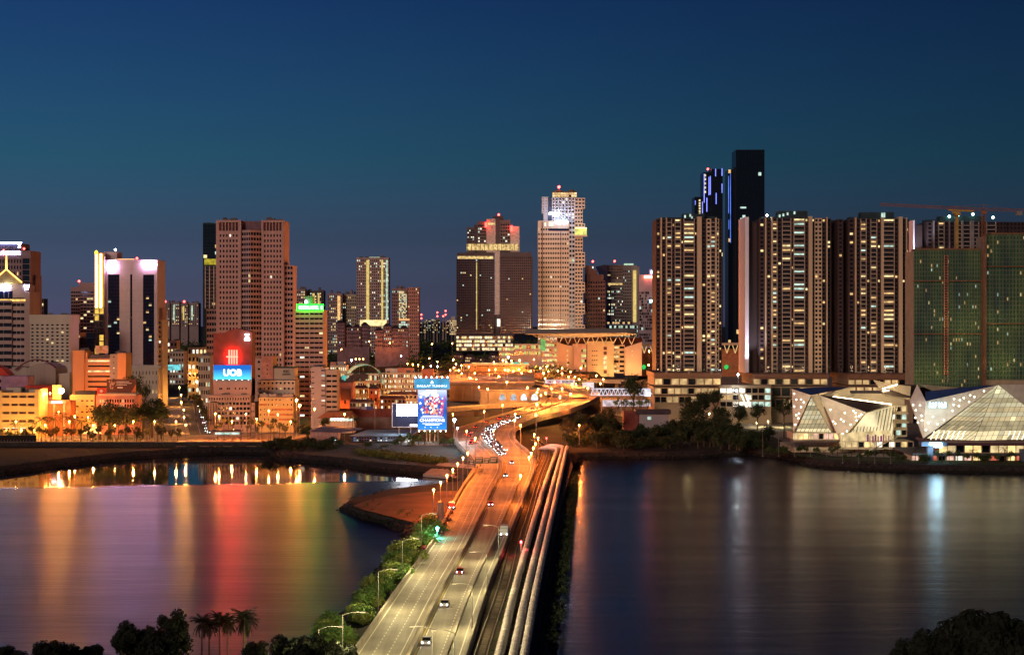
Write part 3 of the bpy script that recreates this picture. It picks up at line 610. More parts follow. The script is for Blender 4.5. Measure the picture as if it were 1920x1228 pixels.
b = Bld('apartment_tower', 'dark green glass tower with white fins behind the pink tower', 'tower', 392, 1480)
b.slab('wall', mat('dark_green_glass_wall', (.008, .022, .026), .25), [(380, 840), (410, 840), (410, 419.5), (392, 417.5), (380, 418)], 1, 24); b.fac(381, 410, 421, 484, 4, 10, .92, .9, mat('dark_green_glass_wall', (0, 0, 0)), .02, d=.3, rec=.5, skipb=True, gl=glass('dark_green_glass', (.005, .014, .018)))
b.part('lit_floor', glow('yellow_green_floor', (.75, .6, .05), .55, .6, .3), 383, 406, 485.5, 496.5, .2, .9)
for x in (385, 393, 401): b.box('fin', WHITE, x - .6, x + .6, 499, 578, -.6, 1, None)
b.fac(384, 410, 499, 580, 4, 12, .9, .5, DGREY, .05, d=.4, rec=.4, skipb=True, gl=glass('dark_green_glass', (0, 0, 0))); b.done()

b = Bld('office_tower', 'tall pink office tower with punched windows and a faceted central bay', 'office tower', 470, 1360)
PK = mat('rose_granite', (.50, .335, .315), .8, .1, .1, streak=True)
b.fac(405, 452, 438, None, 6, 33, .5, .55, PK, .02, d=0, rec=.8, body=34, fr=.0 - .02, litm=[LY, LWH]) if False else None
def wing(x0, x1, pad):
    b.fac(x0 + pad, x1 - pad, 437, None, 6, 33, .5, .5, PK, .015, d=.15, rec=.8, body=34, litm=[LY, LWH])
    b.box('wall', PK, x0, x0 + pad, 413, None, 0, 34); b.box('wall', PK, x1 - pad, x1, 413, None, 0, 34); b.box('wall', PK, x0 + pad, x1 - pad, 413, 417, 0, 34); b.box('wall', PK, x0 + pad, x1 - pad, 433, 437.3, .05, 34)
    n = 6; b.box('louvre_recess', mat('dark_plum', (.12, .05, .06)), x0 + pad, x1 - pad, 417, 433, 1.6, 3)
    for i in range(n + 1): c = x0 + pad + (x1 - x0 - 2 * pad) * i / n; b.box('louvre_fin', PK, c - .8, c + .8, 417, 433, .5, 1.7)
wing(405, 452, 5); wing(490, 532, 3.5)
b.box('wall', mat('plum_cladding', (.2, .12, .15)), 452, 490, 414, 430, 6, 30)
for sgn_, x0, x1 in ((0, 452, 471.5), (1, 471.5, 490)):   # two facets meeting in a forward edge
    q = MB(); w_ = MB(); gl_ = MB(); lt = MB(); X0, X1 = b.X(x0), b.X(x1); n = 33; zt = b.Z(434); d0, d1 = (2, -6) if not sgn_ else (-6, 2)
    q.hexa([(X0, d0 + 1, 0), (X1, d1 + 1, 0), (X1, 12, 0), (X0, 12, 0), (X0, d0 + 1, zt), (X1, d1 + 1, zt), (X1, 12, zt), (X0, 12, zt)])
    for j in range(n + 1):
        z = zt * j / n; a0, a1 = z - .95, z + .95
        q.hexa([(X0, d0, a0), (X1, d1, a0), (X1, d1 + 1.1, a0), (X0, d0 + 1.1, a0), (X0, d0, a1), (X1, d1, a1), (X1, d1 + 1.1, a1), (X0, d0 + 1.1, a1)])
        if j < n:
            for i in range(4):
                t0, t1 = (i + .14) / 4, (i + .86) / 4; xa, xb = X0 + (X1 - X0) * t0, X0 + (X1 - X0) * t1; ya, yb_ = d0 + (d1 - d0) * t0 + .9, d0 + (d1 - d0) * t1 + .9
                (lt if b.seed.random() < .012 else gl_).poly([(xa, ya, a1), (xb, yb_, a1), (xb, yb_, z + zt / n - .95), (xa, ya, z + zt / n - .95)])
    q.out('bay', PK, b.o); gl_.out('window', GL, b.o, 'stuff'); lt.out('lit_window', LY, b.o, 'stuff')
b.fac(532, 548, 497, None, 3, 26, .8, .5, PK, .01, d=4, rec=.6, body=24); b.fac(386, 405, 580, None, 4, 16, .8, .5, PK, .02, d=3, rec=.6, body=24)
b.roof(406, 450, 413, 6, hmax=3); b.roof(492, 530, 413, 5, hmax=3); b.mast(459, 405, 413, 8, .15); b.mast(438, 410, 413, 8, .12); b.mast(483, 410, 413, 8, .12); b.done()

b = Bld('bank_building', 'bank building with a dark red brick slab above a pink podium', 'bank', 432, 1010)
pts = [(398, 742), (471, 742), (471, 622), (452, 617.5), (441, 616), (428, 619), (419, 624), (398, 625)]
b.slab('wall', REDBR, pts, 3, 16); b.box('wall', PINK, 400, 471, 712, 740.5, .3, 16)
for x in (411, 414, 425, 428.5, 440, 448, 453, 460): b.part('window', GL, x, x + 2.4, 727, 730.2, .22, .4)
b.fac(391, 470, 743, 752, 16, 1, .45, .5, PINK, .1, d=-2.2, rec=.4, body=18); b.box('wall', PINK, 390.5, 470.3, 740, 743.2, -2.4, 16)
b.fac(409, 470, 752, 797, 9, 5, .8, .6, PINK, .1, d=-2, rec=1, indiv=True, body=16, litm=[LW, LWH]); b.fac(391, 409, 755, 797, 6, 1, .5, .95, PINK, 0, d=-2.2, rec=.6, body=16); b.box('wall', PINK, 390.5, 470.5, 796.7, None, -2.1, 15); b.fac(471, 478, 755, None, 2, 5, .4, .4, PINK, 0, d=-1, rec=.5)
b.roof(400, 470, 740, 5, -1, 1, 1.5); b.text('Z', WSIGN, 457, 467, 626, 635, 2.6, .04); b.part('sign', WSIGN, 457, 467, 636, 638.4, 2.6, 2.95)
RED = glow('red_tally_light', (1, .006, .004), 115)
for k in range(4): b.part('logo', RED, 427 + k * 4.8, 429.6 + k * 4.8, 656, 683, 2.3, 2.8)
b.part('logo', RED, 423, 445, 667.6, 670.4, 2.2, 2.7)
for x, z in ((434, 664), (434, 677)): plight('sign_light', (b.X(x), -2, b.Z(z)), 1700, (1, .07, .03), 1, b.o)
plight('sign_light', (b.X(462), 0, b.Z(632)), 500, (.7, .9, 1), .6, b.o); b.done()
b = Bld('billboard', 'bright blue billboard with three big white letters under the red tally logo', 'billboard', 435, 1008)
b.o.location.z = gz(716, 1008); b.loc = Vector(b.o.location)
m, t, p = _new('blue_sign_face'); g_ = t.nodes.new('ShaderNodeTexCoord'); s_ = t.nodes.new('ShaderNodeSeparateXYZ'); t.links.new(g_.outputs['Generated'], s_.inputs[0]); r_ = t.nodes.new('ShaderNodeValToRGB'); t.links.new(s_.outputs['Z'], r_.inputs[0])
e = r_.color_ramp.elements; e[0].position = .1; e[0].color = (.10, .75, 1, 1); e[1].position = .75; e[1].color = (.01, .13, .55, 1); t.links.new(r_.outputs[0], p.inputs['Emission Color']); p.inputs['Emission Strength'].default_value = 1.3; p.inputs['Specular IOR Level'].default_value = 0; p.inputs['Base Color'].default_value = (.01, .02, .05, 1); MC['blue_sign_face'] = m
b.part('panel', m, 400.5, 471, 684.5, 713, 0, .7); b.text('UOB', glow('white_letters', (1, 1, 1), 2.2), 419, 453.5, 692, 705, -.06, .035)
b.box('skyline_print', mat('grey_green_print', (.12, .2, .14)), 401, 470.5, 711.2, 713.4, -.06, .02); b.box('frame', STEEL, 399.5, 472, 713, 715.5, -.5, 1); b.box('frame', STEEL, 399.4, 400.4, 684, 713, -.1, .8); b.box('frame', STEEL, 471.1, 472, 684, 713, -.1, .8)
for k in range(6):
    x = 406 + k * 12; q = MB(); q.bar(b.P(x, 714, -.3), b.P(x, 712.5, -2.6), .12); q.out('lamp_arm', STEEL, b.o); q = MB(); q.ball(b.P(x, 712.3, -2.6), .25, 1); q.out('lamp', glow('panel_lamp', (.85, .95, 1), 7), b.o)
b.done()

b = Bld('office_block', 'pink backland block with four rows of small windows right of the bank', 'building', 490, 1110)
b.fac(471, 490, 672, None, 2, 9, .45, .3, PINK, .02, d=.4, rec=.6); b.box('wall', mat('salmon_render', (0, 0, 0)), 490, 512, 668, None, 0, 18)
for j in range(3): b.part('window', GL, 500, 502, 684 + j * 8, 686 + j * 8, -.1, .1)
b.box('wall', CREAM, 512, 552, 690, None, 1, 18); b.box('parapet', DROOF, 511.5, 553, 688.6, 690.3, .8, 18); b.text('KEC', mat('black_letters', (0, 0, 0)), 531, 543, 693.5, 699, .9, .02); b.box('sign', mat('black_letters', (0, 0, 0)), 529, 544, 701, 703, .85, 1); b.done()
b = Bld('hotel', 'cream rear hotel block with two rows of windows above the orange inn', 'hotel', 518, 1030)
b.fac(484, 553, 713, None, 9, 9, .45, .35, CREAM, .05, d=0, rec=.5); b.done()
b = Bld('inn', 'orange and yellow striped inn glowing behind the street lamps', 'inn', 518, 1006)
b.fac(485, 550, 745, 800, 9, 6, .3, .35, YELW, .1, d=.2, rec=.5, indiv=True, litm=[LW]); b.box('wall', YELW, 484, 551, 799.7, None, .2, 14); OB = mat('orange_band', (.62, .2, .07))
for x0, x1, y in ((486, 500, 757), (512, 549, 766), (500, 549, 776), (520, 549, 785), (486, 508, 794)): b.part('band', OB, x0, x1, y, y + 3, -.06, .18)
for x0, x1 in ((486, 500), (502, 516), (528, 546)): b.part('roof_plant', STEEL, x0, x1, 739, 745, 4, 9)
b.roof(486, 548, 745, 6, hmax=1.8); b.text('PUNCAK INN', mat('cream_letters', (.7, .55, .35)), 497, 545, 746.3, 749.6, .1, .01); b.done()

b = Bld('hotel', 'tall pink hotel tower of banded floors with a green lit rooftop sign', 'hotel', 580, 1160)
HP = mat('hotel_pink', (.58, .38, .32), .85, .1, .1, streak=True)
b.fac(553, 607, 584, None, 6, 22, .94, .38, HP, .06, d=0, rec=1.2, style='band', body=22, litm=[LWH, LY]); b.box('wall', HP, 553, 607, 581, 584.3, -.1, 22); b.box('plant_room', DGREY, 570, 585, 555, 571, 5, 12)
for x in (553, 580, 606): b.box('pier', HP, x - .9, x + .9, 584, None, -.1, 1)
b.part('sign_panel', glow('green_sign_panel', (.003, .8, .008), 24), 557, 606.5, 570.5, 582, -.9, -.3); b.text('CENTRAL HOTEL', glow('green_white_letters', (.12, 1, .10), 30), 560.5, 598, 573.5, 579.8, -1.0, .015); b.text('8', glow('green_white_letters', (0, 0, 0), 0), 602, 605.3, 573, 580.5, -1.0, .02)
plight('sign_light', (b.X(582), -6, b.Z(575)), 1500, (.1, 1, .15), 1, b.o); q = MB(); q.ball(b.P(574, 566, 4), .9, 1); q.out('roof_lamp', glow('white_lamp', (0, 0, 0), 0), b.o); b.mast(574, 562, 571, 4, .15); b.done()
b = Bld('apartment_block', 'grey slab block with a blank wall beside the hotel tower', 'building', 597, 1012)
b.box('wall', GREYW, 583, 602, 688, None, 0, 16); b.fac(602, 610, 690, 765, 1, 8, .9, .22, GREYW, .5, d=.1, rec=.5, litm=[LWH, LC]); b.box('wall', GREYW, 602, 610.2, 764.7, None, .1, 16)
for j in range(7): b.part('window', GL, 584.5, 589, 697 + j * 10, 698.5 + j * 10, -.08, .06)
b.fac(611, 632, 700, 768, 2, 7, .85, .4, BEIGE, .05, d=1, rec=1.2, indiv=True, body=14); b.box('wall', BEIGE, 610.6, 632.3, 693, 700.2, .9, 14); b.box('wall', BEIGE, 610.6, 632.3, 767.8, None, .9, 14); b.roof(584, 608, 688, 7, hmax=1.6); b.done()

# ------------------------------------------------------------------ far towers of the middle distance
def far_tower(name, label, px0, px1, yt, D, nx, nz, wall, lit, strips=(), cap=None, litm=None, group=None, yb=None, body=24):
    b = Bld(name, label, 'apartment tower', (px0 + px1) / 2, D, group=group); b.fac(px0, px1, yt, yb, nx, nz, .5, .5, wall, lit, d=0, rec=1, body=body, litm=litm)
    for x0, x1, m in strips: b.box('lit_strip', m, x0, x1, yt + 2, 600, -1.3, -.1)
    yb and b.box('plinth', wall, px0, px1, yb, None, .2, body); b.box('parapet', wall, px0, px1, yt - 3, yt + .3, -.2, body); b.roof(px0, px1, yt - 3, 4, hmax=D * .002)
    return b
MGR = mat('mauve_grey_render', (.34, .27, .27), .85, .12, .1); LST = glow('stair_strip_yellow', (1, .72, .22), .75, .25, .3); LSG = glow('stair_strip_pale', (.7, .95, .7), .7, .4, .3)
far_tower('apartment_tower', 'grey apartment slab just showing behind the pink office tower', 548, 572, 545, 2500, 6, 28, MGR, .2).done()
b = far_tower('apartment_tower', 'apartment slab with yellow lit stairs behind the green hotel sign', 572, 607, 548, 2520, 8, 26, DGREY, .18, [(586, 590, LST), (596, 599, LST)]); b.done()
b = far_tower('apartment_tower', 'broad apartment block with a bright orange stair strip on the hill', 614, 642, 553, 2440, 9, 24, MGR, .2, [(633, 638, glow('orange_stair', (1, .55, .2), 1.1, .5, .5))]); b.done()
b = far_tower('apartment_tower', 'pale apartment block with a domed roof tank left of the tall tower', 642.5, 668, 555, 2450, 8, 22, mat('yellow_grey_render', (.5, .42, .3)), .08); q = MB(); q.tube(b.P(659, 552, 6), b.P(659, 546, 6), 2.6, n=10); q.ball(b.P(659, 546, 6), 2.6, 1); q.out('roof_tank', MGR, b.o); b.done()
b = far_tower('apartment_tower', 'tall apartment tower with two full height yellow light strips', 668.5, 729, 486, 2350, 17, 38, mat('grey_mauve_lit', (.42, .34, .33)), .12, [(687, 692, LST), (715, 718.5, LST), (724, 727, LSG)], litm=[LY, LC, LC, LWH]); b.box('crown', DGREY, 685, 722, 481, 484, 2, 16); b.box('crown_light', LSG, 692, 712, 482, 484.5, 1, 2)
b.box('lit_podium', glow('lit_podium', (1, .78, .35), 1.2, .5, .15), 675, 725, 600, 611, -1.5, -.5); b.done()
b = far_tower('apartment_tower', 'apartment block with a pale green lit middle right of the tall tower', 735, 764, 544, 2250, 9, 24, mat('dusky_pink_render', (.28, .2, .2)), .15, [], litm=[LC]); b.fac(748, 763, 546, 598, 6, 20, .8, .7, CREAM, .8, d=-1.4, rec=1, litm=[glow('pale_green_room', (.75, .95, .7), .8, .4), LY], skipb=True); b.fac(765, 786, 539, None, 6, 24, .45, .4, mat('rose_render', (.5, .28, .23)), .06, d=-2, rec=1); b.part('canopy', glow('orange_canopy', (1, .5, .18), 1.2), 748, 768, 598, 600.5, -2.4, -1.5); b.fac(748, 769, 602, 620, 5, 4, .85, .7, CREAM, .8, d=-2.3, rec=.5, litm=[LC, LSG], skipb=True); b.done()
for k, (x0, x1, yt, n) in enumerate(((300, 318, 571, 1), (319, 336, 570, 1), (337, 352, 572, 1), (353, 372, 571, 1))):
    b = far_tower('apartment_slab', ('far apartment slab at the left end of the row under two red beacons', 'far apartment slab with a yellow stair left of the second red beacon', 'far apartment slab under the right red beacon of the row', 'far apartment slab with white stair lights at the right end of the row')[k], x0, x1, yt, 2900 + k * 4, 5, 13, MGR, .22, [(x0 + 6, x0 + 8.4, (LST, LSG, LST, LSG)[k])], group='far apartment slabs with red beacons', yb=612); 
    if k in (0, 2): b.mast((x0 + x1) / 2, 565.5, 569, 4, .3, True)
    b.done()
# hill-side condominiums with hipped roofs
def condo(label, x0, x1, yt, yb, D, n, sd):
    b = Bld('condominium', label, 'condominium', (x0 + x1) / 2, D, gz(yb, D), group='hipped roof condominiums on the hill'); r = random.Random(sd); w = (x1 - x0) / n; b.mb('plinth', mat('condo_render', (.17, .135, .18))).box(b.X(x0), b.X(x1), 1, 22, 3 - b.loc.z, -.02)
    for i in range(n):
        a, c = x0 + i * w, x0 + (i + 1) * w - 1; t = yt + r.choice([0, 4, 8, 2]); d = r.uniform(0, 6)
        b.fac(a, c, t, yb, 4, int((yb - t) / 6.5), .5, .45, mat('condo_render', (.17, .135, .18)), .10, d=d, rec=.7, body=16, litm=[LW, LC])
        q = [b.P(a - 1.5, t, d - 1), b.P(c + 1.5, t, d - 1), b.P(c + 1.5, t, d + 17), b.P(a - 1.5, t, d + 17)]; rg = [b.P((a * 2 + c) / 3, t - 6, d + 8), b.P((a + c * 2) / 3, t - 6, d + 8)]
        m_ = b.mb('roof', DROOF); m_.poly([q[0], q[1], rg[1], rg[0]]); m_.poly([q[1], q[2], rg[1]]); m_.poly([q[2], q[3], rg[0], rg[1]]); m_.poly([q[3], q[0], rg[0]])
    b.done()
condo('row of dark hipped roof condominiums below the tall striped tower', 632, 692, 606, 652, 2050, 4, 2); condo('row of dark hipped roof condominiums below the pale green lit block', 703, 766, 612, 652, 2000, 4, 5)
# ------------------------------------------------------------------ towers of the middle and the border complex
b = Bld('apartment_tower', 'dark plum twin tower block with a red lit crown and an amber sky deck', 'apartment tower', 927, 2300)
PL = mat('plum_grey_cladding', (.065, .047, .062), .7, .15, .1, streak=True); LACE = mat('grey_lace_panel', (.42, .36, .36), .8, .45, .9)
AMB = glow('amber_sky_deck', (1, .68, .26), .8, .7, .35); WARMD = glow('warm_podium_room', (1, .82, .5), 1.3, .5, .12)
b.fac(856, 899, 486, 626, 12, 30, .6, .5, PL, .035, d=-4, rec=1, body=30, litm=[LC, LW, LY]); b.fac(899, 926, 486, 626, 8, 30, .6, .5, PL, .03, d=0, rec=1, body=30, litm=[LC, LY])
b.box('parapet', PL, 857, 926, 474, 480, 2, 30); b.box('lit_terrace', AMB, 858, 925, 480.5, 485.5, -1, 2); b.box('light_line', LST, 893, 894.6, 492, 618, -4.5, -3.9)
b.fac(938, 996, 482, 626, 16, 30, .6, .5, mat('rust_plum_cladding', (.085, .052, .06), .7, .15, .1), .012, d=-2, rec=1, body=30, litm=[LW, LC]); b.box('parapet', PL, 938, 997, 473, 482.2, 0, 28); b.box('wall', PL, 995.8, 999, 480, 626, 2, 26)
b.box('lace_spine', LACE, 927.5, 937.5, 470, 590, 3, 8); b.box('spine_glow', LWH, 932, 938, 598, 612, 3, 6); b.box('wall', PL, 926, 938.2, 590, 626, 6, 20)
for x0, x1, yt, m in ((875, 890, 426, DGREY), (895, 912, 415, DGREY), (912, 929, 410, LACE), (929, 937, 408, PL), (937, 957, 412, DGREY), (957, 974, 424, LACE)):
    b.box('crown', m, x0, x1, yt, 474, 6, 26)
for x0, x1, yt in ((876, 889, 430), (896, 911, 420), (938, 956, 418)): b.fac(x0, x1, yt, 455, 4, 6, .7, .5, DGREY, .12, d=5.3, rec=.6, skipb=True, litm=[LC, LWH])
b.box('wall', PL, 889, 895, 421, 474, 7, 24); b.box('crown', PL, 924, 944, 404.5, 411, 8, 22)
b.box('sky_deck', AMB, 875, 973, 457.5, 469, 4.5, 5.6)
for k in range(13): b.box('deck_column', DGREY, 876 + k * 8, 877 + k * 8, 457, 469.4, 4, 4.6)
b.box('lit_floor', AMB, 915, 928, 417.5, 421.5, 5.2, 6)
RC = glow('red_crown_light', (1, .03, .02), 14)
for x0, x1, y0, y1 in ((909, 913, 417, 426), (957, 961, 423, 433)): b.part('crown_light', RC, x0, x1, y0, y1, 4.2, 5.2); plight('sign_light', (b.X((x0 + x1) / 2), 1, b.Z(y0 + 4)), 6000, (1, .03, .02), 1, b.o)
b.mast(935, 402, 405, 10, .3, True); b.mast(961, 416, 423, 10, .2)
b.fac(856, 962, 629, 658, 22, 4, .88, .62, mat('podium_frame', (.25, .2, .18)), .93, d=-8, rec=1, body=40, litm=[WARMD, WARMD, LY]); b.box('podium_slab', PL, 855, 964, 625.5, 629.3, -10, 40); b.done()

b = Bld('hotel', 'very tall pale stepped tower glowing orange with a white sign and lit crown', 'hotel', 1052, 2350)
CT = mat('peach_tower_render', (.72, .54, .42), .8, .08, .06, streak=True); CB = mat('pale_blue_render', (.55, .52, .56), .8, .08, .06)
b.fac(1008.5, 1067, 426, None, 13, 30, .6, .42, CT, .02, d=0, rec=1.2, body=40, litm=[LY, LWH], fr=-.1); b.box('wall', CT, 1008.5, 1067, 414, 426.3, .05, 36); b.box('fin', mat('dark_plum', (0, 0, 0)), 1015.6, 1017.6, 416, None, -.6, .1); b.box('fin', mat('dark_plum', (0, 0, 0)), 1051, 1052, 434, None, -.4, .1)
b.fac(1067, 1078, 414, None, 2, 32, .7, .5, CB, .03, d=1.5, rec=1.2, body=36)
r_ = random.Random(4)                                     # the right edge steps in and out every few floors
y = 371; k = 0
while y < 640:
    h = r_.choice([20, 28, 34]); x1 = (1097, 1093)[k % 2]; b.fac(1078, x1, y, min(y + h, 660), 3, max(2, round(h / 6.8)), .66, .45, CT, .02, d=3 + .2 * (k % 2), rec=1.2, body=30, litm=[LWH]); y += h; k += 1
b.fac(1035, 1078, 370, 428, 7, 10, .5, .5, CB, .05, d=6, rec=1.2, body=28, litm=[LWH]); b.fac(1016, 1027.5, 369, 400, 2, 6, .35, .2, CB, 0, d=4, rec=.6, body=24); b.box('wall', CB, 1019, 1027, 399.6, 416, 5, 24); b.box('wall', mat('dark_blue_cladding', (.06, .08, .14)), 1027.4, 1035.2, 371, 416, 9, 26)
b.fac(1036, 1082, 360, 369, 9, 2, .8, .8, CT, .95, d=8, rec=.6, body=18, litm=[AMB, LY])
for cx, rx, yb_, yt in ((1048, 13, 360, 356), (1072, 12, 361, 355)):
    q = MB(); c = b.P(cx, yt, 15); q.v = [tuple(c)]; n = 14
    for i in range(n): t = 2 * math.pi * i / n; p_ = b.P(cx + rx * math.cos(t), yb_, 15); q.v.append((p_.x, 15 + 9 * math.sin(t), p_.z))
    q.f = [(0, 1 + i, 1 + (i + 1) % n) for i in range(n)] + [tuple(range(n, 0, -1))]; q.out('parasol_roof', mat('ochre_roof', (.35, .26, .1)), b.o)
b.mast(1048, 351, 357, 15, .25); q = MB(); q.ball(b.P(1048, 351, 15), 2.2, 1); q.out('beacon', glow('red_beacon', (0, 0, 0), 0), b.o)
b.box('pool_deck', glass('blue_dark_glass', (0, 0, 0)), 1029, 1067, 429, 433, -.5, .3); b.part('lit_lounge', glow('yellow_green_lounge', (.85, .85, .2), 1.1, .4, .2), 1078, 1100, 429, 441, -3, 2); b.box('lounge_roof', CT, 1076, 1101, 441, 444, -4, 3); b.part('lounge_roof', glow('cream_roof_light', (1, .85, .5), 1.8), 1078, 1100, 427, 429, -3.2, 2)
b.text('capri', WSIGN, 1029, 1050, 396, 405, 5.0, .02); b.part('sign', glow('blue_white_hotel_sign', (.55, .75, 1), 10), 1042, 1064, 413.5, 419.5, -1, -.2); b.box('lit_window', LWH, 1021, 1024, 418, 424, -.2, .04); b.box('lit_window', LWH, 1029, 1037, 417, 424, -.2, .04)
plight('sign_light', (b.X(1045), -12, b.Z(403)), 14000, (.45, .68, 1), 2, b.o); plight('sign_light', (b.X(1056), -14, b.Z(408)), 11000, (.45, .68, 1), 2, b.o); b.done()
for x, P_ in ((1025, 5.0e5), (1070, 5.5e5)): pass

b = Bld('apartment_tower', 'dark maroon apartment tower with a stepped top beside the pale hotel tower', 'apartment tower', 1116, 2420); MR = mat('maroon_render', (.26, .13, .12), .8, .15, .1)
b.fac(1097, 1135, 526, None, 8, 22, .6, .5, MR, .01, d=0, rec=1.2, body=30); b.box('wall', MR, 1098, 1132, 515, 526.3, 2, 26); b.box('wall', MR, 1098, 1120, 506, 515.2, 4, 20); b.box('wall', MR, 1098, 1112, 498, 506.2, 6, 16); b.mast(1112, 490, 498, 8, .3, True); b.box('roof_lamp', LWH, 1111, 1113, 499.5, 503, 5.4, 6); b.done()
b = Bld('apartment_tower', 'grey apartment tower with a curved white gable and a vertical yellow strip', 'apartment tower', 1165, 2520)
BG = mat('blue_grey_render', (.32, .30, .34), .8, .12, .1); b.slab('gable', WHITE, [(1121, 640), (1138.6, 640), (1138.6, 498), (1135, 496), (1118, 500), (1124, 512)], -1, 20)
b.fac(1139, 1168, 532, 604, 12, 12, .6, .5, BG, .16, d=0, rec=1, body=26, litm=[LC, LC, LY, LWH]); b.fac(1139, 1168, 497, 524, 10, 5, .5, .4, mat('mauve_grey_render', (0, 0, 0)), .05, d=0, rec=1, body=26, litm=[LY]); b.box('lit_floor', glow('gold_floor', (1, .68, .25), .7, .6, .3), 1140, 1167, 531, 534.5, -.4, .3); b.box('wall', BG, 1139, 1168, 523.7, 532, .2, 24)
b.fac(1168, 1184, 506, 604, 5, 17, .55, .45, BG, .07, d=-1, rec=1, body=26, litm=[LY, LC]); b.box('crown', glow('pale_green_crown', (.6, .9, .65), .8, .3), 1171, 1188, 494, 497.5, 2, 16); b.box('wall', BG, 1168, 1194, 497.3, 506.2, .5, 22); b.box('wall', BG, 1184, 1199, 500, 640, .6, 24); b.box('lit_strip', LST, 1187, 1193, 507, 604, -.8, .4)
b.fac(1138, 1186, 603, 608, 10, 1, .8, .7, BG, .6, d=-2, rec=.6, litm=[LW]); b.fac(1138, 1198, 609, 640, 14, 4, .85, .6, BG, .6, d=-3, rec=1, litm=[LC, LSG]); b.mast(1153, 489.5, 497, 8, .3, True); b.done()
b = Bld('office_block', 'grey checkered office block with a red sign and a blue sign on top', 'office block', 1215, 2400)
r_ = random.Random(9); GRB = mat('grey_mauve_cladding', (.40, .33, .36), .8, .12, .1)
b.box('wall', GRB, 1198, 1232, 515, None, .8, 26)
for j in range(17):
    for i in range(9):
        if r_.random() < .68:
            x = 1199 + i * 3.7; y = 547 + j * 5.6 if j < 17 else 0; b.mb('window', LC if r_.random() < .02 else GL, 'stuff').box(b.X(x), b.X(x + r_.choice([1.6, 2.4, 3.0])), .3, .9, b.Z(y + 4.3), b.Z(y))
b.part('sign', glow('red_orange_sign', (1, .22, .10), 16), 1208, 1226, 517.5, 521.5, -.8, .6); b.part('sign', glow('blue_sign', (.2, .5, 1), 16), 1221, 1232, 508, 513, -.6, .6); b.part('sign', glow('cyan_sign', (.4, .9, 1), 8), 1218, 1232, 562, 567, -1, .2); b.box('wall', GRB, 1218, 1232, 505, 515.2, 1, 20)
plight('sign_light', (b.X(1217), -6, b.Z(521)), 5000, (1, .12, .08), 2, b.o); plight('sign_light', (b.X(1228), -6, b.Z(510)), 3000, (.2, .4, 1), 2, b.o); b.done()

b = Bld('border_complex', 'sand coloured border checkpoint complex under a wide oversailing canopy roof', 'public building', 1110, 1950, 10)
SAND = mat('sand_cladding', (.60, .49, .33), .8, .08, .08); SANDP = mat('pink_sand_cladding', (.62, .46, .38), .8, .08, .08); LG = glow('green_yellow_room', (.8, .9, .3), .8, .45, .25)
b.slab('wall', SAND, [(1044, 706), (1074, 706), (1074, 650), (1059, 646), (1044, 641)], 0, 30); b.box('wall', SANDP, 1074, 1100, 645, 706, 2, 30); b.box('wall', SAND, 1101, 1151, 640, 706, -3, 30); b.box('joint', mat('dark_plum', (0, 0, 0)), 1099.6, 1101.2, 642, 706, -1, 4)
b.fac(1151, 1172, 647, 700, 2, 6, .8, .45, SAND, .6, d=6, rec=1, litm=[LW, LY], body=20); b.slab('wall', SANDP, [(1172, 704), (1203, 704), (1203, 641), (1188, 646), (1172, 651)], -4, 26)
for j in range(5): b.part('round_light', LY, 1062.8, 1065, 656.6 + j * 8.6, 658.8 + j * 8.6, -.4, .1)
for j in range(2): b.part('round_light', LY, 1184, 1186, 656.6 + j * 8.6, 658.8 + j * 8.6, -4.3, -3.9)
for j in range(4):
    for i in range(3): b.mb('vent', mat('dark_plum', (0, 0, 0)), 'stuff').box(b.X(1109.5 + i * 4), b.X(1112 + i * 4), -3.2, -2.9, b.Z(659 + j * 8.6), b.Z(657 + j * 8.6))
for j in range(6): b.part('window', LY if j in (2, 3, 4) else mat('dark_plum', (0, 0, 0)), 1131.5, 1137.5, 650 + j * 8.8, 656 + j * 8.8, -3.3, -2.9)
for j in range(4):
    for i in range(3): b.part('window', LG if (i + j) % 4 else GL, 1090 + i * 3.2, 1092.7 + i * 3.2, 655 + j * 9.5, 660 + j * 9.5, 1.6, 2.1)
b.fac(965, 1018, 645, 668, 12, 2, .8, .55, mat('grey_cladding', (0, 0, 0)), .6, d=10, rec=1, litm=[LG], body=24); b.fac(1016, 1044, 642, 700, 6, 6, .85, .5, mat('grey_cladding', (0, 0, 0)), .8, d=4, rec=1, litm=[LG, LY], body=24); b.part('glass_tower', glow('green_shaft', (.35, .9, .25), .5, .4, .2), 1014, 1023, 634, 658, 2, 4); b.box('wall', mat('grey_cladding', (0, 0, 0)), 955, 1016, 667.8, 690, 12, 30); b.fac(935, 985, 650, 690, 9, 4, .8, .5, mat('grey_cladding', (0, 0, 0)), .4, d=14, rec=1, litm=[LG, LY])
CAN = mat('canopy_soffit', (.62, .52, .36), .7, .08, .1); cf = [b.P(988, 627.5, -26), b.P(1195, 627.5, -26)]; 
q = MB(); a0, a1, a2, a3 = b.P(986, 627, -26), b.P(1178, 626, -26), b.P(1200, 634, 30), b.P(1040, 636, 12)
q.prism([a0, b.P(1060, 631.5, -18), b.P(1110, 632.5, -18), b.P(1180, 629, -18), b.P(1196, 627, -20), a1 + Vector((0, 0, 1.2)), a0 + Vector((0, 0, .8))][::-1], (0, 46, 5)); q.out('canopy', CAN, b.o)
q = MB(); q.prism([b.P(1000, 626, -10), b.P(1190, 626, -10), b.P(1195, 630, -10), b.P(1000, 629, -10)][::-1], (0, 50, 1)); q.out('roof', DROOF, b.o); b.box('wall', mat('dark_plum', (0, 0, 0)), 1046, 1206, 634, 648, 16, 34)
q = MB(); 
for k in range(9):
    x = 1048 + k * 17
    for dx in (-6, 6): q.bar(b.P(x, 646, -6), b.P(x + dx, 632.5, -16), .7)
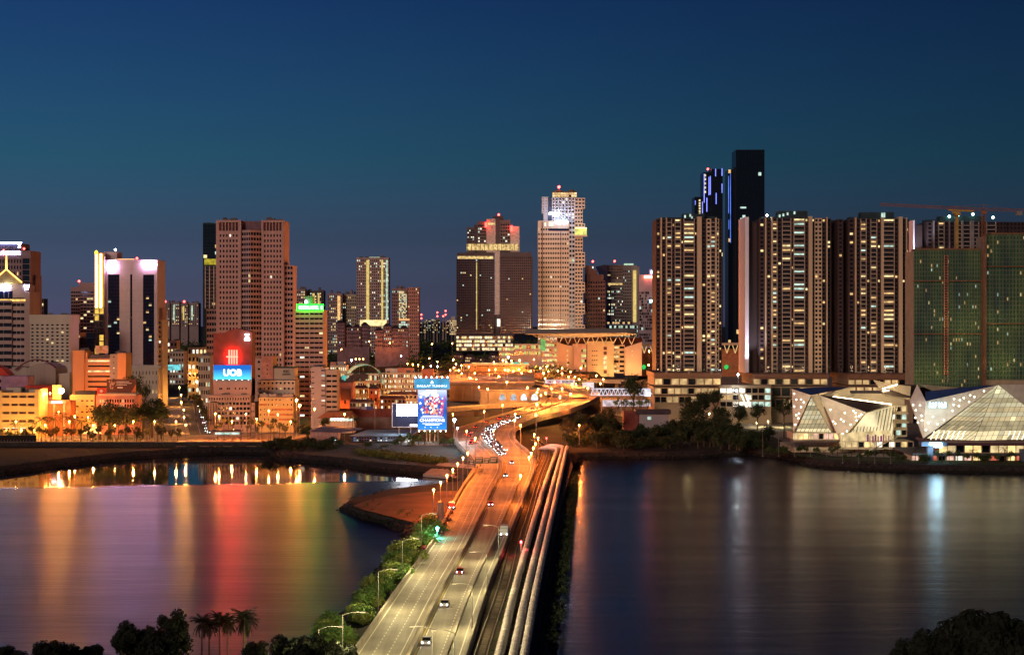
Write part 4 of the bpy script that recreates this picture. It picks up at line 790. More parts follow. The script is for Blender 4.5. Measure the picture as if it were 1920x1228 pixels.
q.out('struts', mat('cream_steel', (.6, .52, .4)), b.o, 'stuff'); q = MB()
for x in (1040, 1075, 1110, 1145, 1180): spot('canopy_fill_light', b.P(x, 652, -20), 5500, (1, .68, .30), (0, .25, 1), 140, b.o)  # added fill lights without fixtures, to brighten the canopy soffit
for k in range(4): q.bar(b.P(1046 - k * 3, 645, 0), b.P(1000 + k * 9, 629, -22), .7)
q.out('struts', mat('cream_steel', (0, 0, 0)), b.o, 'stuff'); b.done()
b = Bld('terminal_wing', 'long canopy wing on V struts seen between the dark apartment towers', 'terminal', 1320, 2050, 10)
b.slab('canopy', CAN, [(1203, 645), (1420, 642), (1420, 646), (1203, 649)], -14, 20); q = MB()
for k in range(14):
    x = 1208 + k * 15.5
    for dx in (-5, 5): q.bar(b.P(x, 662, -4), b.P(x + dx, 647, -10), .9)
q.out('struts', glow('struts_painted_glow', (1, .62, .25), .8), b.o, 'stuff'); b.box('wall', mat('rust_wall', (.4, .17, .09)), 1200, 1425, 654, 706, 2, 20)  # light on the struts is put in as emission
for x in (1207, 1362, 1392): q = MB(); q.ball(b.P(x, 688, 0), 3, 1); q.out('green_lamp', glow('green_flood', (.05, .8, .15), .8), b.o)
b.done()
# ------------------------------------------------------------------ skyscrapers behind
NAVY = mat('navy_glass_wall', (.006, .013, .024), .35, .2, .1)
b = Bld('skyscraper', 'tallest dark glass skyscraper with a few cool lit floors', 'skyscraper', 1404, 2600)
b.fac(1380, 1433.5, 283, None, 9, 60, .94, .94, NAVY, .008, d=0, rec=.6, body=50, gl=glass('navy_glass', (.004, .01, .018), .2), litm=[LC, LW]); b.box('parapet', NAVY, 1380, 1433.7, 281, 283.2, -.3, 50); b.fac(1366, 1376, 318, None, 2, 54, .92, .94, NAVY, .012, d=3, rec=.6, body=40, gl=glass('navy_glass', (0, 0, 0)), litm=[LW]); b.box('wall', NAVY, 1375.5, 1380.2, 314, None, 2, 40)
BL = glow('blue_fin_light', (.12, .25, 1), 1.1, .5, .06)
for x, y0, y1 in ((1366, 330, 400), (1369.5, 325, 455), (1366.5, 412, 430)): b.box('light_fin', BL, x, x + 1.1, y0, y1, 2.2, 2.9)
for y in (388, 409, 456, 471, 519, 534, 552, 567, 581): b.part('lit_floor', LC, 1388, 1399, y, y + 3, -.4, .1)
b.box('lit_floor', LW, 1381, 1432, 618, 626, -.4, .1); b.done()
b = Bld('skyscraper', 'dark skyscraper with violet blue light fins and a red beacon', 'skyscraper', 1332, 2560)
b.fac(1334, 1355, 317, None, 5, 54, .9, .94, NAVY, .02, d=0, rec=.6, body=40, gl=glass('navy_glass', (0, 0, 0))); b.fac(1319, 1334, 323, None, 3, 50, .9, .94, NAVY, .02, d=3, rec=.6, body=40, gl=glass('navy_glass', (0, 0, 0))); b.fac(1303, 1319.5, 369, None, 3, 40, .9, .94, NAVY, .02, d=5, rec=.6, body=40, gl=glass('navy_glass', (0, 0, 0)))
for x, y0, y1, d in ((1320, 326, 380, 2), (1329, 332, 366, 2), (1331.5, 330, 365, 2), (1341, 317, 331, -1), (1353, 316, 330, -1), (1342, 362, 383, -1), (1353, 345, 362, -1), (1303.6, 376, 384, 4), (1317, 378, 400, 4), (1325, 371, 397, 2)): b.box('light_fin', glow('violet_fin_light', (.22, .26, 1), 1.8, .4, .06), x, x + 1.4, y0, y1, d, d + .6)
for y in (327, 334, 342, 350, 358): b.part('lit_window', LY, 1321.5, 1324, y, y + 4, 2, 2.6)
for y in range(374, 400, 5): b.part('lit_window', LY, 1311, 1314, y, y + 3.4, 4, 4.6)
b.mast(1329, 316, 323, 12, .3, True); b.done()

# ------------------------------------------------------------------ apartment towers with balcony stacks
FIN = mat('cream_fin', (.66, .53, .36), .75, .06, .05, streak=True); BRW = mat('brown_tile', (.055, .034, .034), .7, .2, .08, streak=True); BLADE = mat('pale_blade_wall', (.78, .74, .82), .7, .05, .05, streak=True); SLABM = mat('balcony_slab', (.60, .49, .38), .75, .08, .3); BGL = glass('balcony_glass', (.02, .025, .03), .15)
BM = {}
def balcony_mesh(w, h, dpt):
    k = (round(w, 1), round(h, 2), dpt)
    if k not in BM:
        q = MB(); q.box(0, w, 0, dpt, 0, .32); q.box(0, .28, 0, dpt, .32, h); q.box(w - .28, w, 0, dpt, .32, h); q.box(.28, w - .28, 0, .07, .32, .42); q.box(.28, w - .28, -.01, .08, 1.05, 1.16)
        g_ = MB(); g_.box(.3, w - .3, .02, .06, .42, 1.05); BM[k] = (q.mesh('balcony', SLABM), g_.mesh('railing', BGL))
    return BM[k]
def balcony_tower(label, D, spec, yt, yb, nf, top, cat='apartment tower', seed=1, lit=.07, fin=FIN, body=32, depth=1.6, zb=None):
    b = Bld('apartment_tower', label, cat, (spec[0][0] + spec[-1][1]) / 2, D, gz(yb, D) if zb is None else zb, group='brown apartment towers with cream balcony stacks'); r = random.Random(seed); ZB, ZT = b.Z(yb), b.Z(yt); fh = (ZT - ZB) / nf
    for x0, x1, kind, *rest in spec:
        X0, X1 = b.X(x0), b.X(x1); d = rest[0] if rest else 0; w = b.mb('wall', BRW)
        if kind == 'fin': b.mb('fin', fin).box(X0, X1, d - .9, d + 4, ZB, ZT + .8)
        elif kind == 'solid': b.mb('cream_wall', fin).box(X0, X1, d - .5, d + body, ZB, ZT + 1.2)
        elif kind == 'blade':
            b.mb('blade_wall', BLADE).box(X0, X1, d - .5, d + body, ZB, ZT + 1.2); spot('blade_fill_light', ((X0 + X1) / 2, d - 14, ZB + 1), 60000, (.82, .84, 1), (0, 14, 30), 70, b.o)  # added upward spot that brightens the pale blade
        elif kind == 'brown':
            b.fac(x0, x1, yt, yb, max(1, round((X1 - X0) / 3)), nf, .5, .5, BRW, lit * .35, d=d + .5, rec=.5, body=body, litm=[LW, LY])
        elif kind == 'win':
            b.fac(x0, x1, yt, yb, max(1, round((X1 - X0) / 2.6)), nf, .62, .55, fin, lit * .5, d=d + .2, rec=.7, body=body, litm=[LW, LY, LC])
        elif kind == 'dark': w.box(X0, X1, d + 3, d + body, ZB, ZT - 2)
        elif kind == 'balc':
            w.box(X0, X1, d + depth + .1, d + body, ZB, ZT)
            bm_, gm_ = balcony_mesh(X1 - X0, fh - .02, depth)
            for j in range(nf):
                o = put(bm_, 'balcony', b.o); o.location = (X0, d, ZB + j * fh); put(gm_, 'railing', o)
                on = r.random() < lit * 1.6; m = r.choice(MIX) if on else GL; k = ('door', m.name, round(X1 - X0, 1), round(fh, 2))
                if k not in TXT:
                    q = MB(); q.box(.5, X1 - X0 - .5, 0, .06, .34, fh - .5); TXT[k] = q.mesh('balcony_door', m)
                e = put(TXT[k], 'balcony_door', o); e.location = (0, depth - .02, 0)
    for x0, x1, y0, d in top: b.box('roof_plant', mat('teal_dark_cladding', (.03, .06, .07)), x0, x1, y0, yt, d, d + 10)
    return b
s1 = [(1231, 1239, 'brown', 3), (1239, 1241.5, 'fin', 2), (1241.5, 1249, 'brown', 2), (1249, 1250.5, 'fin', 1), (1250.5, 1260, 'balc', .5), (1260, 1265.5, 'brown', 0), (1265.5, 1277, 'balc', .5), (1277, 1282, 'brown', 0), (1282, 1302, 'balc', -1), (1302, 1307, 'brown', 0), (1307, 1315.5, 'solid', -.5), (1315.5, 1325, 'brown', 1), (1325, 1333, 'win', .5), (1333, 1342, 'balc', .5), (1342, 1344, 'fin', 1), (1344, 1349, 'win', 2), (1349, 1355, 'brown', 4)]
b = balcony_tower('brown apartment tower with cream balconies standing left of the tallest glass skyscraper', 1130, s1, 410, 698, 36, [(1282, 1322, 400, 4), (1240, 1282, 406, 10), (1300, 1345, 404, 12)], seed=3, lit=.2)
for x, y in ((1284, 403), (1294, 401), (1297, 405)): q = MB(); q.box(b.X(x), b.X(x + 3), 3.6, 4.1, b.Z(y + 5), b.Z(y)); q.out('roof_lamp', LC, b.o)
b.done()
s2 = [(1400, 1407, 'blade', 8), (1407, 1425, 'dark', 12), (1425, 1436, 'brown', 4), (1436, 1438, 'fin', 3), (1438, 1447, 'brown', 2), (1447, 1449, 'fin', 1), (1449, 1458, 'balc', .5), (1458, 1467, 'brown', 1), (1467, 1484, 'balc', 1), (1484, 1488, 'brown', 0), (1488, 1509, 'balc', -1), (1509, 1516, 'brown', 0), (1516, 1523, 'solid', -.5), (1523, 1528, 'brown', 1), (1528, 1542, 'win', 1), (1542, 1551, 'brown', 3), (1551, 1553, 'fin', 3), (1553, 1562, 'brown', 6)]
b = balcony_tower('brown apartment tower with a bright pale blade wall on its left edge', 1130, s2, 409, 700, 36, [(1460, 1516, 395, 4), (1430, 1470, 405, 10), (1542, 1556, 408, 12)], seed=5, lit=.19)
for x, y in ((1462, 402), (1469, 400), (1477, 398), (1490, 396)): q = MB(); q.box(b.X(x), b.X(x + 3), 3.6, 4.1, b.Z(y + 5), b.Z(y)); q.out('roof_lamp', LC, b.o)
q = MB(); q.ball(b.P(1438, 404, 3), .8, 1); q.out('roof_flood', glow('white_lamp', (0, 0, 0), 0), b.o)
b.done()
s2b = [(1552, 1562, 'win', 4), (1562, 1568, 'brown', 6), (1568, 1575, 'win', 5), (1575, 1592, 'dark', 3)]
b = balcony_tower('narrow dark apartment tower in the gap between two broad balcony towers', 1180, s2b, 418, 700, 35, [(1556, 1580, 412, 8)], seed=8, lit=.12); b.done()
s3 = [(1574, 1584, 'brown', 5), (1584, 1590, 'dark', 8), (1592, 1604, 'brown', 2), (1604, 1606, 'fin', 1), (1606, 1614, 'brown', 1), (1614, 1625, 'balc', 0), (1625, 1633, 'brown', 1), (1633, 1645, 'balc', .5), (1645, 1652, 'brown', 0), (1652, 1656, 'fin', 0), (1656, 1677, 'balc', -1), (1677, 1685, 'brown', 0), (1685, 1692, 'solid', -.5), (1692, 1700, 'brown', 2), (1700, 1702, 'fin', 2), (1702, 1707, 'brown', 4)]
b = balcony_tower('brown apartment tower left of the green netted building site', 1125, s3, 410, 700, 36, [(1618, 1680, 397, 6), (1600, 1640, 405, 12)], seed=9, lit=.16)
for x in (1656, 1660): q = MB(); q.box(b.X(x), b.X(x + 3), 5.2, 6, b.Z(407), b.Z(398)); q.out('roof_lamp', LC, b.o)
b.part('light_screen', glow('pale_blue_screen', (.6, .85, 1), 1.2, .6, .5), 1656, 1677, 668, 690, -1.5, -1.1) if False else None
b.done()
s4 = [(1713, 1716, 'blade', 2), (1716, 1733, 'dark', 3), (1739, 1750, 'brown', 1), (1750, 1752, 'fin', 0), (1752, 1760, 'brown', 0), (1760, 1771, 'balc', 0), (1771, 1779, 'brown', 0), (1779, 1781, 'fin', 0), (1781, 1790, 'brown', 0), (1790, 1804, 'balc', 0), (1804, 1806, 'fin', 0), (1806, 1820, 'balc', 0), (1820, 1826, 'fin', 0), (1826, 1836, 'balc', 0), (1836, 1850, 'brown', 0), (1850, 1868, 'balc', 0), (1868, 1888, 'brown', 0), (1888, 1930, 'brown', 2)]
b = balcony_tower('dark apartment tower with cool roof lamps rising behind the green netting', 1260, s4, 416, 500, 11, [(1765, 1850, 405, 5), (1740, 1770, 411, 8)], seed=12, lit=.02, fin=mat('grey_fin', (.28, .26, .27))); 
for x, y in ((1780, 406), (1796, 404), (1824, 402), (1862, 408)): q = MB(); q.ball(b.P(x, y, 3), 1.1, 1); q.out('roof_lamp', glow('teal_white_lamp', (.5, 1, .9), 10), b.o)
b.mb('wall', BRW).box(b.X(1713), b.X(1930), 2, 30, 3.4 - b.loc.z, -.02); b.o.location.z = b.loc.z; b.done()

# building site wrapped in green net
def net_mat():
    m, t, p = _new('green_net'); l = t.links; p.inputs['Base Color'].default_value = (.02, .14, .075, 1); p.inputs['Roughness'].default_value = .9
    g_ = t.nodes.new('ShaderNodeNewGeometry'); mp = t.nodes.new('ShaderNodeMapping'); mp.inputs['Scale'].default_value = (.11, .1, .022); l.new(g_.outputs['Position'], mp.inputs[0]); n = t.nodes.new('ShaderNodeTexNoise'); n.inputs['Detail'].default_value = 6; n.inputs['Scale'].default_value = 1; l.new(mp.outputs[0], n.inputs[0])
    r = t.nodes.new('ShaderNodeValToRGB'); e = r.color_ramp.elements; e[0].position, e[1].position = .35, .7; e[0].color = (.010, .10, .10, 1); e[1].color = (.08, .30, .11, 1); l.new(n.outputs['Fac'], r.inputs[0]); l.new(r.outputs[0], p.inputs['Base Color'])
    a = t.nodes.new('ShaderNodeMapRange'); a.inputs[3].default_value = .72; a.inputs[4].default_value = .30; l.new(n.outputs['Fac'], a.inputs[0]); l.new(a.outputs[0], p.inputs['Alpha']); MC['green_net'] = m; return m
NET = net_mat()
def site(label, x0, x1, yt, yb, D, nx, nz, seams, hoist):
    b = Bld('unfinished_tower', label, 'building site', (x0 + x1) / 2, D, 3.4, group='unfinished towers wrapped in green net'); r = random.Random(int(x0)); FR = mat('raw_concrete', (.42, .34, .25), .9, .15, .2)
    b.fac(x0 + 1, x1 - 1, yt + 4, yb, nx, nz, .66, .72, FR, .05, d=0, rec=2.2, body=24, gl=mat('raw_dark_room', (.05, .045, .03)), fr=.05)
    n = 26; q = MB()                                  # the net hangs in shallow folds
    ys = [yt] + list(seams) + [yb]
    for a, c in zip(ys, ys[1:]):
        q = MB(); xs = [b.X(x0 - 1) + (b.X(x1 + 1) - b.X(x0 - 1)) * i / n for i in range(n + 1)]; dd = [-1.3 + r.uniform(-.35, .35) for _ in xs]
        for i in range(n): q.poly([(xs[i], dd[i], b.Z(c) if c != yb else b.Z(yb)), (xs[i + 1], dd[i + 1], b.Z(c)), (xs[i + 1], dd[i + 1] - .1, b.Z(a + .4)), (xs[i], dd[i] - .1, b.Z(a + .4))])
        q.out('net', NET, b.o)
    for y in seams: b.part('catch_fan', mat('rust_boards', (.30, .12, .06)), x0 - 1.5, x1 + 1.5, y - .6, y + .8, -2.6, .2)
    b.box('formwork', mat('rust_boards', (0, 0, 0)), x0 + 10, x1, yt - 1.5, yt + 4, .5, 20)
    for k in range(int((x1 - x0) / 5)): q = b.mb('formwork_post', mat('rust_boards', (0, 0, 0)), 'stuff'); q.box(b.X(x0 + 4 + k * 5), b.X(x0 + 4.5 + k * 5), .4, .8, b.Z(yt + 4), b.Z(yt - 3.5))
    if hoist:
        HB = mat('hoist_rust', (.32, .10, .06))
        for k in range(46): y = yt + 12 + k * 4.9; b.mb('hoist_mast', HB, 'stuff').box(b.X(hoist), b.X(hoist + 9), -3.2, -1.8, b.Z(y + 2.6), b.Z(y))
        for x in (hoist + 1, hoist + 7.6): b.box('hoist_mast', mat('cream_steel', (0, 0, 0)), x, x + .7, yt + 12, yb - 10, -3.5, -3.1)
    return b
b = site('unfinished tower in green net left of the crane mast', 1713, 1839, 467, 726, 1060, 24, 33, (527, 626), 1767); b.done()
b = site('unfinished tower in green net right of the crane mast', 1849, 1925, 438, 712, 1055, 12, 33, (500, 607), 0)
for j in range(33): b.box('lit_frame', glow('site_lamp_strip', (1, .7, .25), .0), 1875, 1893, 445 + j * 8, 446 + j * 8, -.3, -.2, 'stuff') if False else None
b.box('wall', mat('raw_concrete', (0, 0, 0)), 1849, 1925, 712, None, 0, 20); b.done()
for x_, y_, D_ in ((1740, 700, 1045), (1790, 700, 1045), (1822, 620, 1045), (1870, 690, 1040), (1905, 690, 1040), (1885, 600, 1040), (1770, 600, 1045)):  # added floods that brighten the net and concrete frame
    t = thing('added_site_floodlight', 'added amber floodlight clamped before the green net of the building site', 'floodlight', (gx(x_, D_), D_, gz(y_, D_)), 0, 'added floodlights of the building site'); q = MB(); q.box(-.3, .3, -.2, .3, 0, .6); q.out('housing', STEEL, t); q = MB(); q.box(-.2, .2, .3, .34, .1, .5); q.out('lens', glow('warm_flood_lens', (1, .78, .45), 8), t); q = MB(); q.bar((0, 0, .3), (0, 14, .3), .2); q.out('bracket', STEEL, t); spot('lamp_light', (0, .6, .3), 2600, (1, .66, .24), (0, 1, .5), 150, t)
def crane():
    D = 1045; b = Bld('tower_crane', 'orange lattice tower crane with a long near level jib over the building site', 'crane', 1844, D, 3.4); m = mat('crane_orange', (.34, .13, .05), .6)
    def lattice(part, p, q_, w, n, up):
        p, q_ = Vector(p), Vector(q_); t = (q_ - p).normalized(); u = Vector(up); v = t.cross(u); M = MB(); c = [(-1, -1), (1, -1), (1, 1), (-1, 1)]
        for a, e_ in c: o_ = u * a * w / 2 + v * e_ * w / 2; M.bar(p + o_, q_ + o_, .17)
        for k in range(n):
            s0, s1 = p.lerp(q_, k / n), p.lerp(q_, (k + 1) / n)
            for i in range(4):
                a0, a1 = c[i], c[(i + 1) % 4]; o0 = u * a0[0] * w / 2 + v * a0[1] * w / 2; o1 = u * a1[0] * w / 2 + v * a1[1] * w / 2
                M.bar(s0 + o0, s1 + o1, .11) if k % 2 else M.bar(s0 + o1, s1 + o0, .11); M.bar(s0 + o0, s0 + o1, .09)
        M.out(part, m, b.o)
    P = b.P; lattice('mast', P(1844, 732), P(1844, 402), 2.0, 54, (1, 0, 0)); lattice('jib', P(1844, 393), P(1650, 383.5), 1.5, 44, (0, 0, 1)); lattice('counter_jib', P(1844, 393), P(1935, 395), 1.5, 14, (0, 0, 1)); b.part('cab', m, 1841, 1848, 396, 402, -2, 1.4); b.part('counterweight', CONC, 1905, 1916, 396, 404, -1, 1)
    q = MB(); a = P(1844, 384); q.bar(P(1844, 393), a, .5); q.bar(a, P(1760, 388), .12); q.bar(a, P(1905, 394), .12); q.out('apex_frame', m, b.o); return b.done()
crane()
b = Bld('tower_crane', 'smaller yellow climbing crane behind the netted tower', 'crane', 1801, 1075, 3.4); m_ = mat('crane_yellow', (.55, .36, .08), .6)
q = MB(); q.box(b.X(1798.5), b.X(1803.5), 8, 10, 0, b.Z(398)); q.out('mast', m_, b.o); b.part('slewing_unit', m_, 1797, 1806, 396, 403, 6, 12); q = MB(); q.bar(b.P(1778, 393.5, 8), b.P(1826, 396, 8), 1.1); q.out('jib', m_, b.o); b.part('cab', m_, 1792, 1797, 395, 399, 6, 9); b.done()

# podiums of the apartment towers
PFR = mat('podium_render', (.32, .24, .16), .8, .1, .1); PBR = mat('podium_brown_fascia', (.24, .13, .08), .75, .15, .2); WR = glow('warm_gallery', (1, .64, .28), .6, .6, .18)
def podium(label, x0, x1, D, rows, fascia):
    b = Bld('podium', label, 'podium building', (x0 + x1) / 2, D, 3.4, group='lit podiums under the apartment towers'); b.box('fascia', PBR, x0 - 1, x1 + 1, fascia[0], fascia[1], -2.2, 60)
    for k, (a, c, nx, lit) in enumerate(rows): b.fac(x0, x1, a, c, nx, 1, .86, .72, PFR, lit, d=-.5 - k * .4, rec=1.6, body=55, litm=[WR, WR, LW], indiv=True)
    b.box('wall', PFR, x0, x1, rows[-1][1] - .2, None, 0, 55); b.box('wall', PFR, x0, x1, fascia[1] - .3, rows[0][0] + .2, 0, 50); return b
podium('three storey lit podium with brown fascia under the leftmost balcony tower', 1227, 1352, 1100, [(708, 723, 8, .9), (726, 740, 10, .7), (742, 756, 11, .25)], (699, 708)).done()
podium('glowing podium with a brown fascia under the balcony tower with the pale blade', 1412, 1552, 1105, [(709, 722, 10, .9), (724, 745, 8, .6), (747, 765, 10, .5)], (701, 709)).done()
podium('podium galleries under the balcony tower beside the netted site', 1590, 1712, 1100, [(711, 722, 9, .85), (724, 740, 8, .6)], (701, 711)).done()
b = Bld('shop_arcade', 'brightly lit low arcade between the two podiums with escalators', 'arcade', 1382, 1090); b.fac(1350, 1446, 726, 764, 8, 3, .9, .7, PFR, .7, d=0, rec=2, litm=[WR, LWH, LC], indiv=True, body=20); b.box('wall', PFR, 1350, 1446, 722, 726.2, -.6, 20); b.box('wall', PFR, 1350, 1446, 763.8, None, .1, 20)
for x in (1402, 1410): q = MB(); q.hexa([b.P(x - 4, 764, -8), b.P(x, 764, -8), b.P(x, 764, -7), b.P(x - 4, 764, -7), b.P(x - 14, 740, -1), b.P(x - 10, 740, -1), b.P(x - 10, 739, -1), b.P(x - 14, 739, -1)]); q.out('escalator', LWH, b.o)
b.done()
b = Bld('shed', 'pale flat roofed pump house half hidden by dark trees on the shore', 'shed', 1220, 1020); b.box('wall', GREYW, 1199, 1255, 776, None, 0, 14); b.box('roof', DROOF, 1192, 1258, 769, 776.3, -1.2, 15); b.part('window', LC, 1214, 1221, 781, 786.5, -.1, .2); b.box('wall', REDBR, 1170, 1198, 772, None, 2, 14); b.done()
b = Bld('footbridge', 'white lit truss footbridge between the ramp and the podium', 'footbridge', 1165, 1130, 0); b.o.location.z = gz(742, 1130); b.loc = Vector(b.o.location)
WT = glow('white_truss', (.9, .88, 1), .8, .3, .3); q = MB(); n = 15
for y in (729, 741): q.bar(b.P(1108, y), b.P(1224, y), .7)
for k in range(n): x = 1108 + k * 7.7; q.bar(b.P(x, 741), b.P(x + 3.85, 729), .5); q.bar(b.P(x + 3.85, 729), b.P(x + 7.7, 741), .5)
q.out('truss', WT, b.o); b.box('deck', CONC, 1108, 1224, 741.5, 743.5, -.4, 4); b.part('end_panel', glow('white_lit_panel', (.95, .92, 1), 1.1, .3, .3), 1208, 1224, 730, 743, -1, -.5)
for x in (1128, 1165, 1200): b.part('pier', CONC, x - 1, x + 1, 743, 775, .5, 2)
b.box('lit_underside', glow('pink_white_shop', (1, .8, .85), .6, .6, .3), 1130, 1224, 750, 762, 1, 2); b.done()
b = Bld('advert_hoarding', 'long white advert hoarding with dark print over the curved ramp', 'hoarding', 1063, 1480, 10); b.part('panel', glow('white_lit_hoarding', (1, .85, .85), .75, .3, .2), 1022, 1078, 712, 719, 0, .8); b.text('BIGBOSS', mat('black_letters', (0, 0, 0)), 1054, 1074, 713, 718.2, -.06, .03); b.text('SIM CARD', mat('red_print', (.5, .05, .1)), 1026, 1050, 713.5, 718, -.06, .02); b.part('post', STEEL, 1030, 1031, 719, None, .2, .8); b.part('post', STEEL, 1070, 1071, 719, None, .2, .8)
b.part('panel', glow('white_lit_hoarding', (0, 0, 0), 0), 1092, 1114, 717, 730, 2, 3); b.done()

# ------------------------------------------------------------------ faceted waterfront mall
b = Bld('shopping_mall', 'faceted waterfront mall of perforated white panels and a glowing glass pyramid', 'shopping mall', 1700, 812, 3.4); br = b; bl = b.at(852)
PF = mat('perforated_panel', (.66, .62, .52), .6, .12, .35, bump=.1); MCR = mat('mall_cream', (.62, .53, .36), .75, .1, .15); BLR = mat('blue_roof_sheet', (.05, .10, .28), .5, .15, .2); BRR = mat('brown_roof_sheet', (.10, .07, .055), .6, .2, .2)
IN = glow('mall_interior', (1, .74, .36), .75, .55, .22); SHOP = glow('mall_shops', (1, .70, .28), 1.3, .6, .3); DOT = glow('round_facade_lamp', (1, .86, .6), 6)
FCE = lambda part, m, pts, th=.5: (bl if min(p_[0] for p_ in pts) < 1660 else b).face(part, m, pts, th)
FCE('perforated_panel', PF, [(1485, 729, 6), (1521, 741, 0), (1487.5, 811, 8)]); FCE('roof', BLR, [(1485, 729, 6), (1521, 741, 0), (1592, 726, 26), (1548, 725, 34)], .6); FCE('cream_wall', MCR, [(1537, 741, 6), (1592, 726, 14), (1596, 744, 16), (1560, 746, 12)])
FCE('side_panel', MCR, [(1521, 743, .5), (1536, 740, 3), (1562, 812, 1), (1554, 799, -1)]); FCE('perforated_panel', PF, [(1537, 741, 4), (1624, 773, -9), (1575, 826, -2)]); FCE('roof', BRR, [(1537, 741, 4), (1624, 773, -9), (1672, 759, 2), (1560, 743, 26)], .6)
FCE('cream_wall', MCR, [(1637, 712, 24), (1670, 720, 20), (1708, 724, 20), (1706, 750, 20), (1658, 741, 20)]); FCE('roof', BRR, [(1655, 729, 19), (1682, 720, 30), (1718, 722, 34), (1708, 746, 18), (1660, 740, 18)], .5)
bl.box('cream_wall', MCR, 1592, 1715, 741, 826, 22, 60)
for x, y, x1, y1 in ((1558, 743, 1672, 758), (1655, 729, 1682, 721), (1656, 733, 1666, 732)):
    q = MB(); q.bar(bl.P(x, y, 12), bl.P(x1, y1, 1 if x1 == 1672 else 18), .55); q.out('roof_light', glow('warm_roof_line', (1, .78, .45), 7), b.o)
bl.fac(1671, 1713, 762, 822, 4, 4, .9, .62, MCR, .75, d=14, rec=2, indiv=True, litm=[LWH, IN, LC], body=30); bl.box('cream_wall', MCR, 1668, 1713, 776, 779, 11, 15); bl.box('cream_wall', MCR, 1668, 1713, 792, 796, 11, 15)
# central perforated shards
FCE('perforated_panel', PF, [(1720, 720, 10), (1706, 752, 8), (1731, 822, -1), (1736, 752, 2)]); FCE('perforated_panel', PF, [(1736, 752, 2), (1870, 722, 4), (1731, 822, -1)]); FCE('roof', BLR, [(1736, 734, 10), (1736, 752, 2), (1870, 722, 4), (1848, 722.5, 14)], .6); FCE('roof', MCR, [(1720, 720, 10), (1748, 733, 16), (1800, 727, 30), (1762, 724, 34)], .6); FCE('perforated_panel', PF, [(1875, 721, 8), (1990, 721, 14), (1990, 800, 10), (1921, 791, 2)])
for pts in ([(1489, 738), (1493, 749), (1502, 749), (1507, 754), (1489, 762), (1502, 763), (1498, 775), (1493, 778), (1497, 784), (1491, 796)], [(1557, 768), (1584, 774), (1600, 770), (1604, 774), (1615, 777), (1611, 780), (1605, 781), (1606, 788), (1577, 786), (1582, 790), (1562, 790), (1566, 794), (1595, 796), (1588, 808), (1580, 813)],
            [(1712, 759), (1725, 760), (1717, 769), (1728, 779), (1716, 783), (1721, 792), (1729, 788), (1789, 748), (1807, 746), (1819, 741), (1827, 744), (1788, 759), (1798, 761), (1817, 753), (1800, 750), (1786, 770), (1770, 787), (1758, 795), (1749, 781), (1736, 806), (1845, 733), (1741, 793)]):
    for x, y in pts:
        d = -2 if x < 1520 else (-10.5 if x < 1640 else -2.5); q = MB(); q.ball((bl if x < 1660 else b).P(x, y, d), .45, 1); q.out('facade_lamp', DOT, b.o)
TEX = mat('mullion_bronze', (.16, .12, .07), .5)
def clip(poly, a, c):                                  # keep the side to the left of a->c
    out = []; f = lambda p: (c[0] - a[0]) * (p[1] - a[1]) - (c[1] - a[1]) * (p[0] - a[0])
    for i in range(len(poly)):
        p, q = poly[i], poly[(i + 1) % len(poly)]; fp, fq = f(p), f(q)
        if fp >= 0: out.append(p)
        if fp * fq < 0: t = fp / (fp - fq); out.append((p[0] + (q[0] - p[0]) * t, p[1] + (q[1] - p[1]) * t))
    return out
course = [1, 1, 1, 3, 1, 2, 1, 2, 3, 3, 0, 0]        # which courses of glass show lit floors or dark slab edges behind
def glazed(A, Bp, C, dA, dB, dC, nu, nv, mats, part='glass_panel', bars=.13, sk=0, mm=TEX):
    """triangle A apex, B-C base, glazed in courses with real mullions; panes are separate parts"""
    o_ = bl if A[0] < 1660 else b; PA, PB, PC = o_.P(*A, dA), o_.P(*Bp, dB), o_.P(*C, dC); nrm = (PB - PA).cross(PC - PA).normalized(); nrm = nrm if nrm.y < 0 else -nrm; M = MB(); r = random.Random(nu * 31 + nv)
    W_ = lambda u, v: PA + (PB - PA) * v + (PC - PB) * u   # v down the height, u along the base in absolute width
    for j in range(nv):
        for i in range(-nu, nu * 2):
            u0, u1 = i / nu, (i + 1) / nu; v0, v1 = j / nv, (j + 1) / nv; s0, s1 = sk * v0, sk * v1
            cell = [(u0 + s0, v0), (u1 + s0, v0), (u1 + s1, v1), (u0 + s1, v1)]
            cell = clip(clip(cell, (0, 0), (0, 1)) if False else cell, (0, 1), (0, 0))
            if len(cell) > 2: cell = clip(cell, (0, 0), (1, 1))
            if len(cell) < 3: continue
            P3 = [W_(*c) for c in cell]; ar = sum(((P3[k] - P3[0]).cross(P3[k + 1] - P3[0])).length for k in range(1, len(P3) - 1))
            if ar < .8: continue
            q = MB(); q.poly(P3); q.out(part, mats[course[min(len(course) - 1, int(v0 * len(course)))] if r.random() < .9 else r.randrange(len(mats))], b.o)
            for k in range(len(P3)): M.bar(P3[k] + nrm * .1, P3[(k + 1) % len(P3)] + nrm * .1, bars)
    M.out('mullions', mm, b.o, 'stuff')
def rm(n, c, s, v, sc=.3): return glow(n, c, s, v, sc)
IN2 = [rm('mall_hall_glow', (1, .82, .46), 1.0, .35, .15), rm('mall_hall_glow_pale', (.97, .86, .54), .68, .25, .12), rm('mall_hall_glow_deep', (1, .78, .42), .66, .3, .12), rm('mall_hall_glow_shade', (.9, .74, .42), .46, .35, .15)]
glazed((1521, 744), (1492, 811), (1560, 811), 2.5, 9, 4, 9, 8, IN2, bars=.18)
glazed((1871, 721), (1737, 822), (1826, 826), 6, 8, -9, 11, 12, IN2, sk=0); glazed((1871, 721), (1826, 826), (2000, 822), 6, -9, 2, 17, 12, IN2)
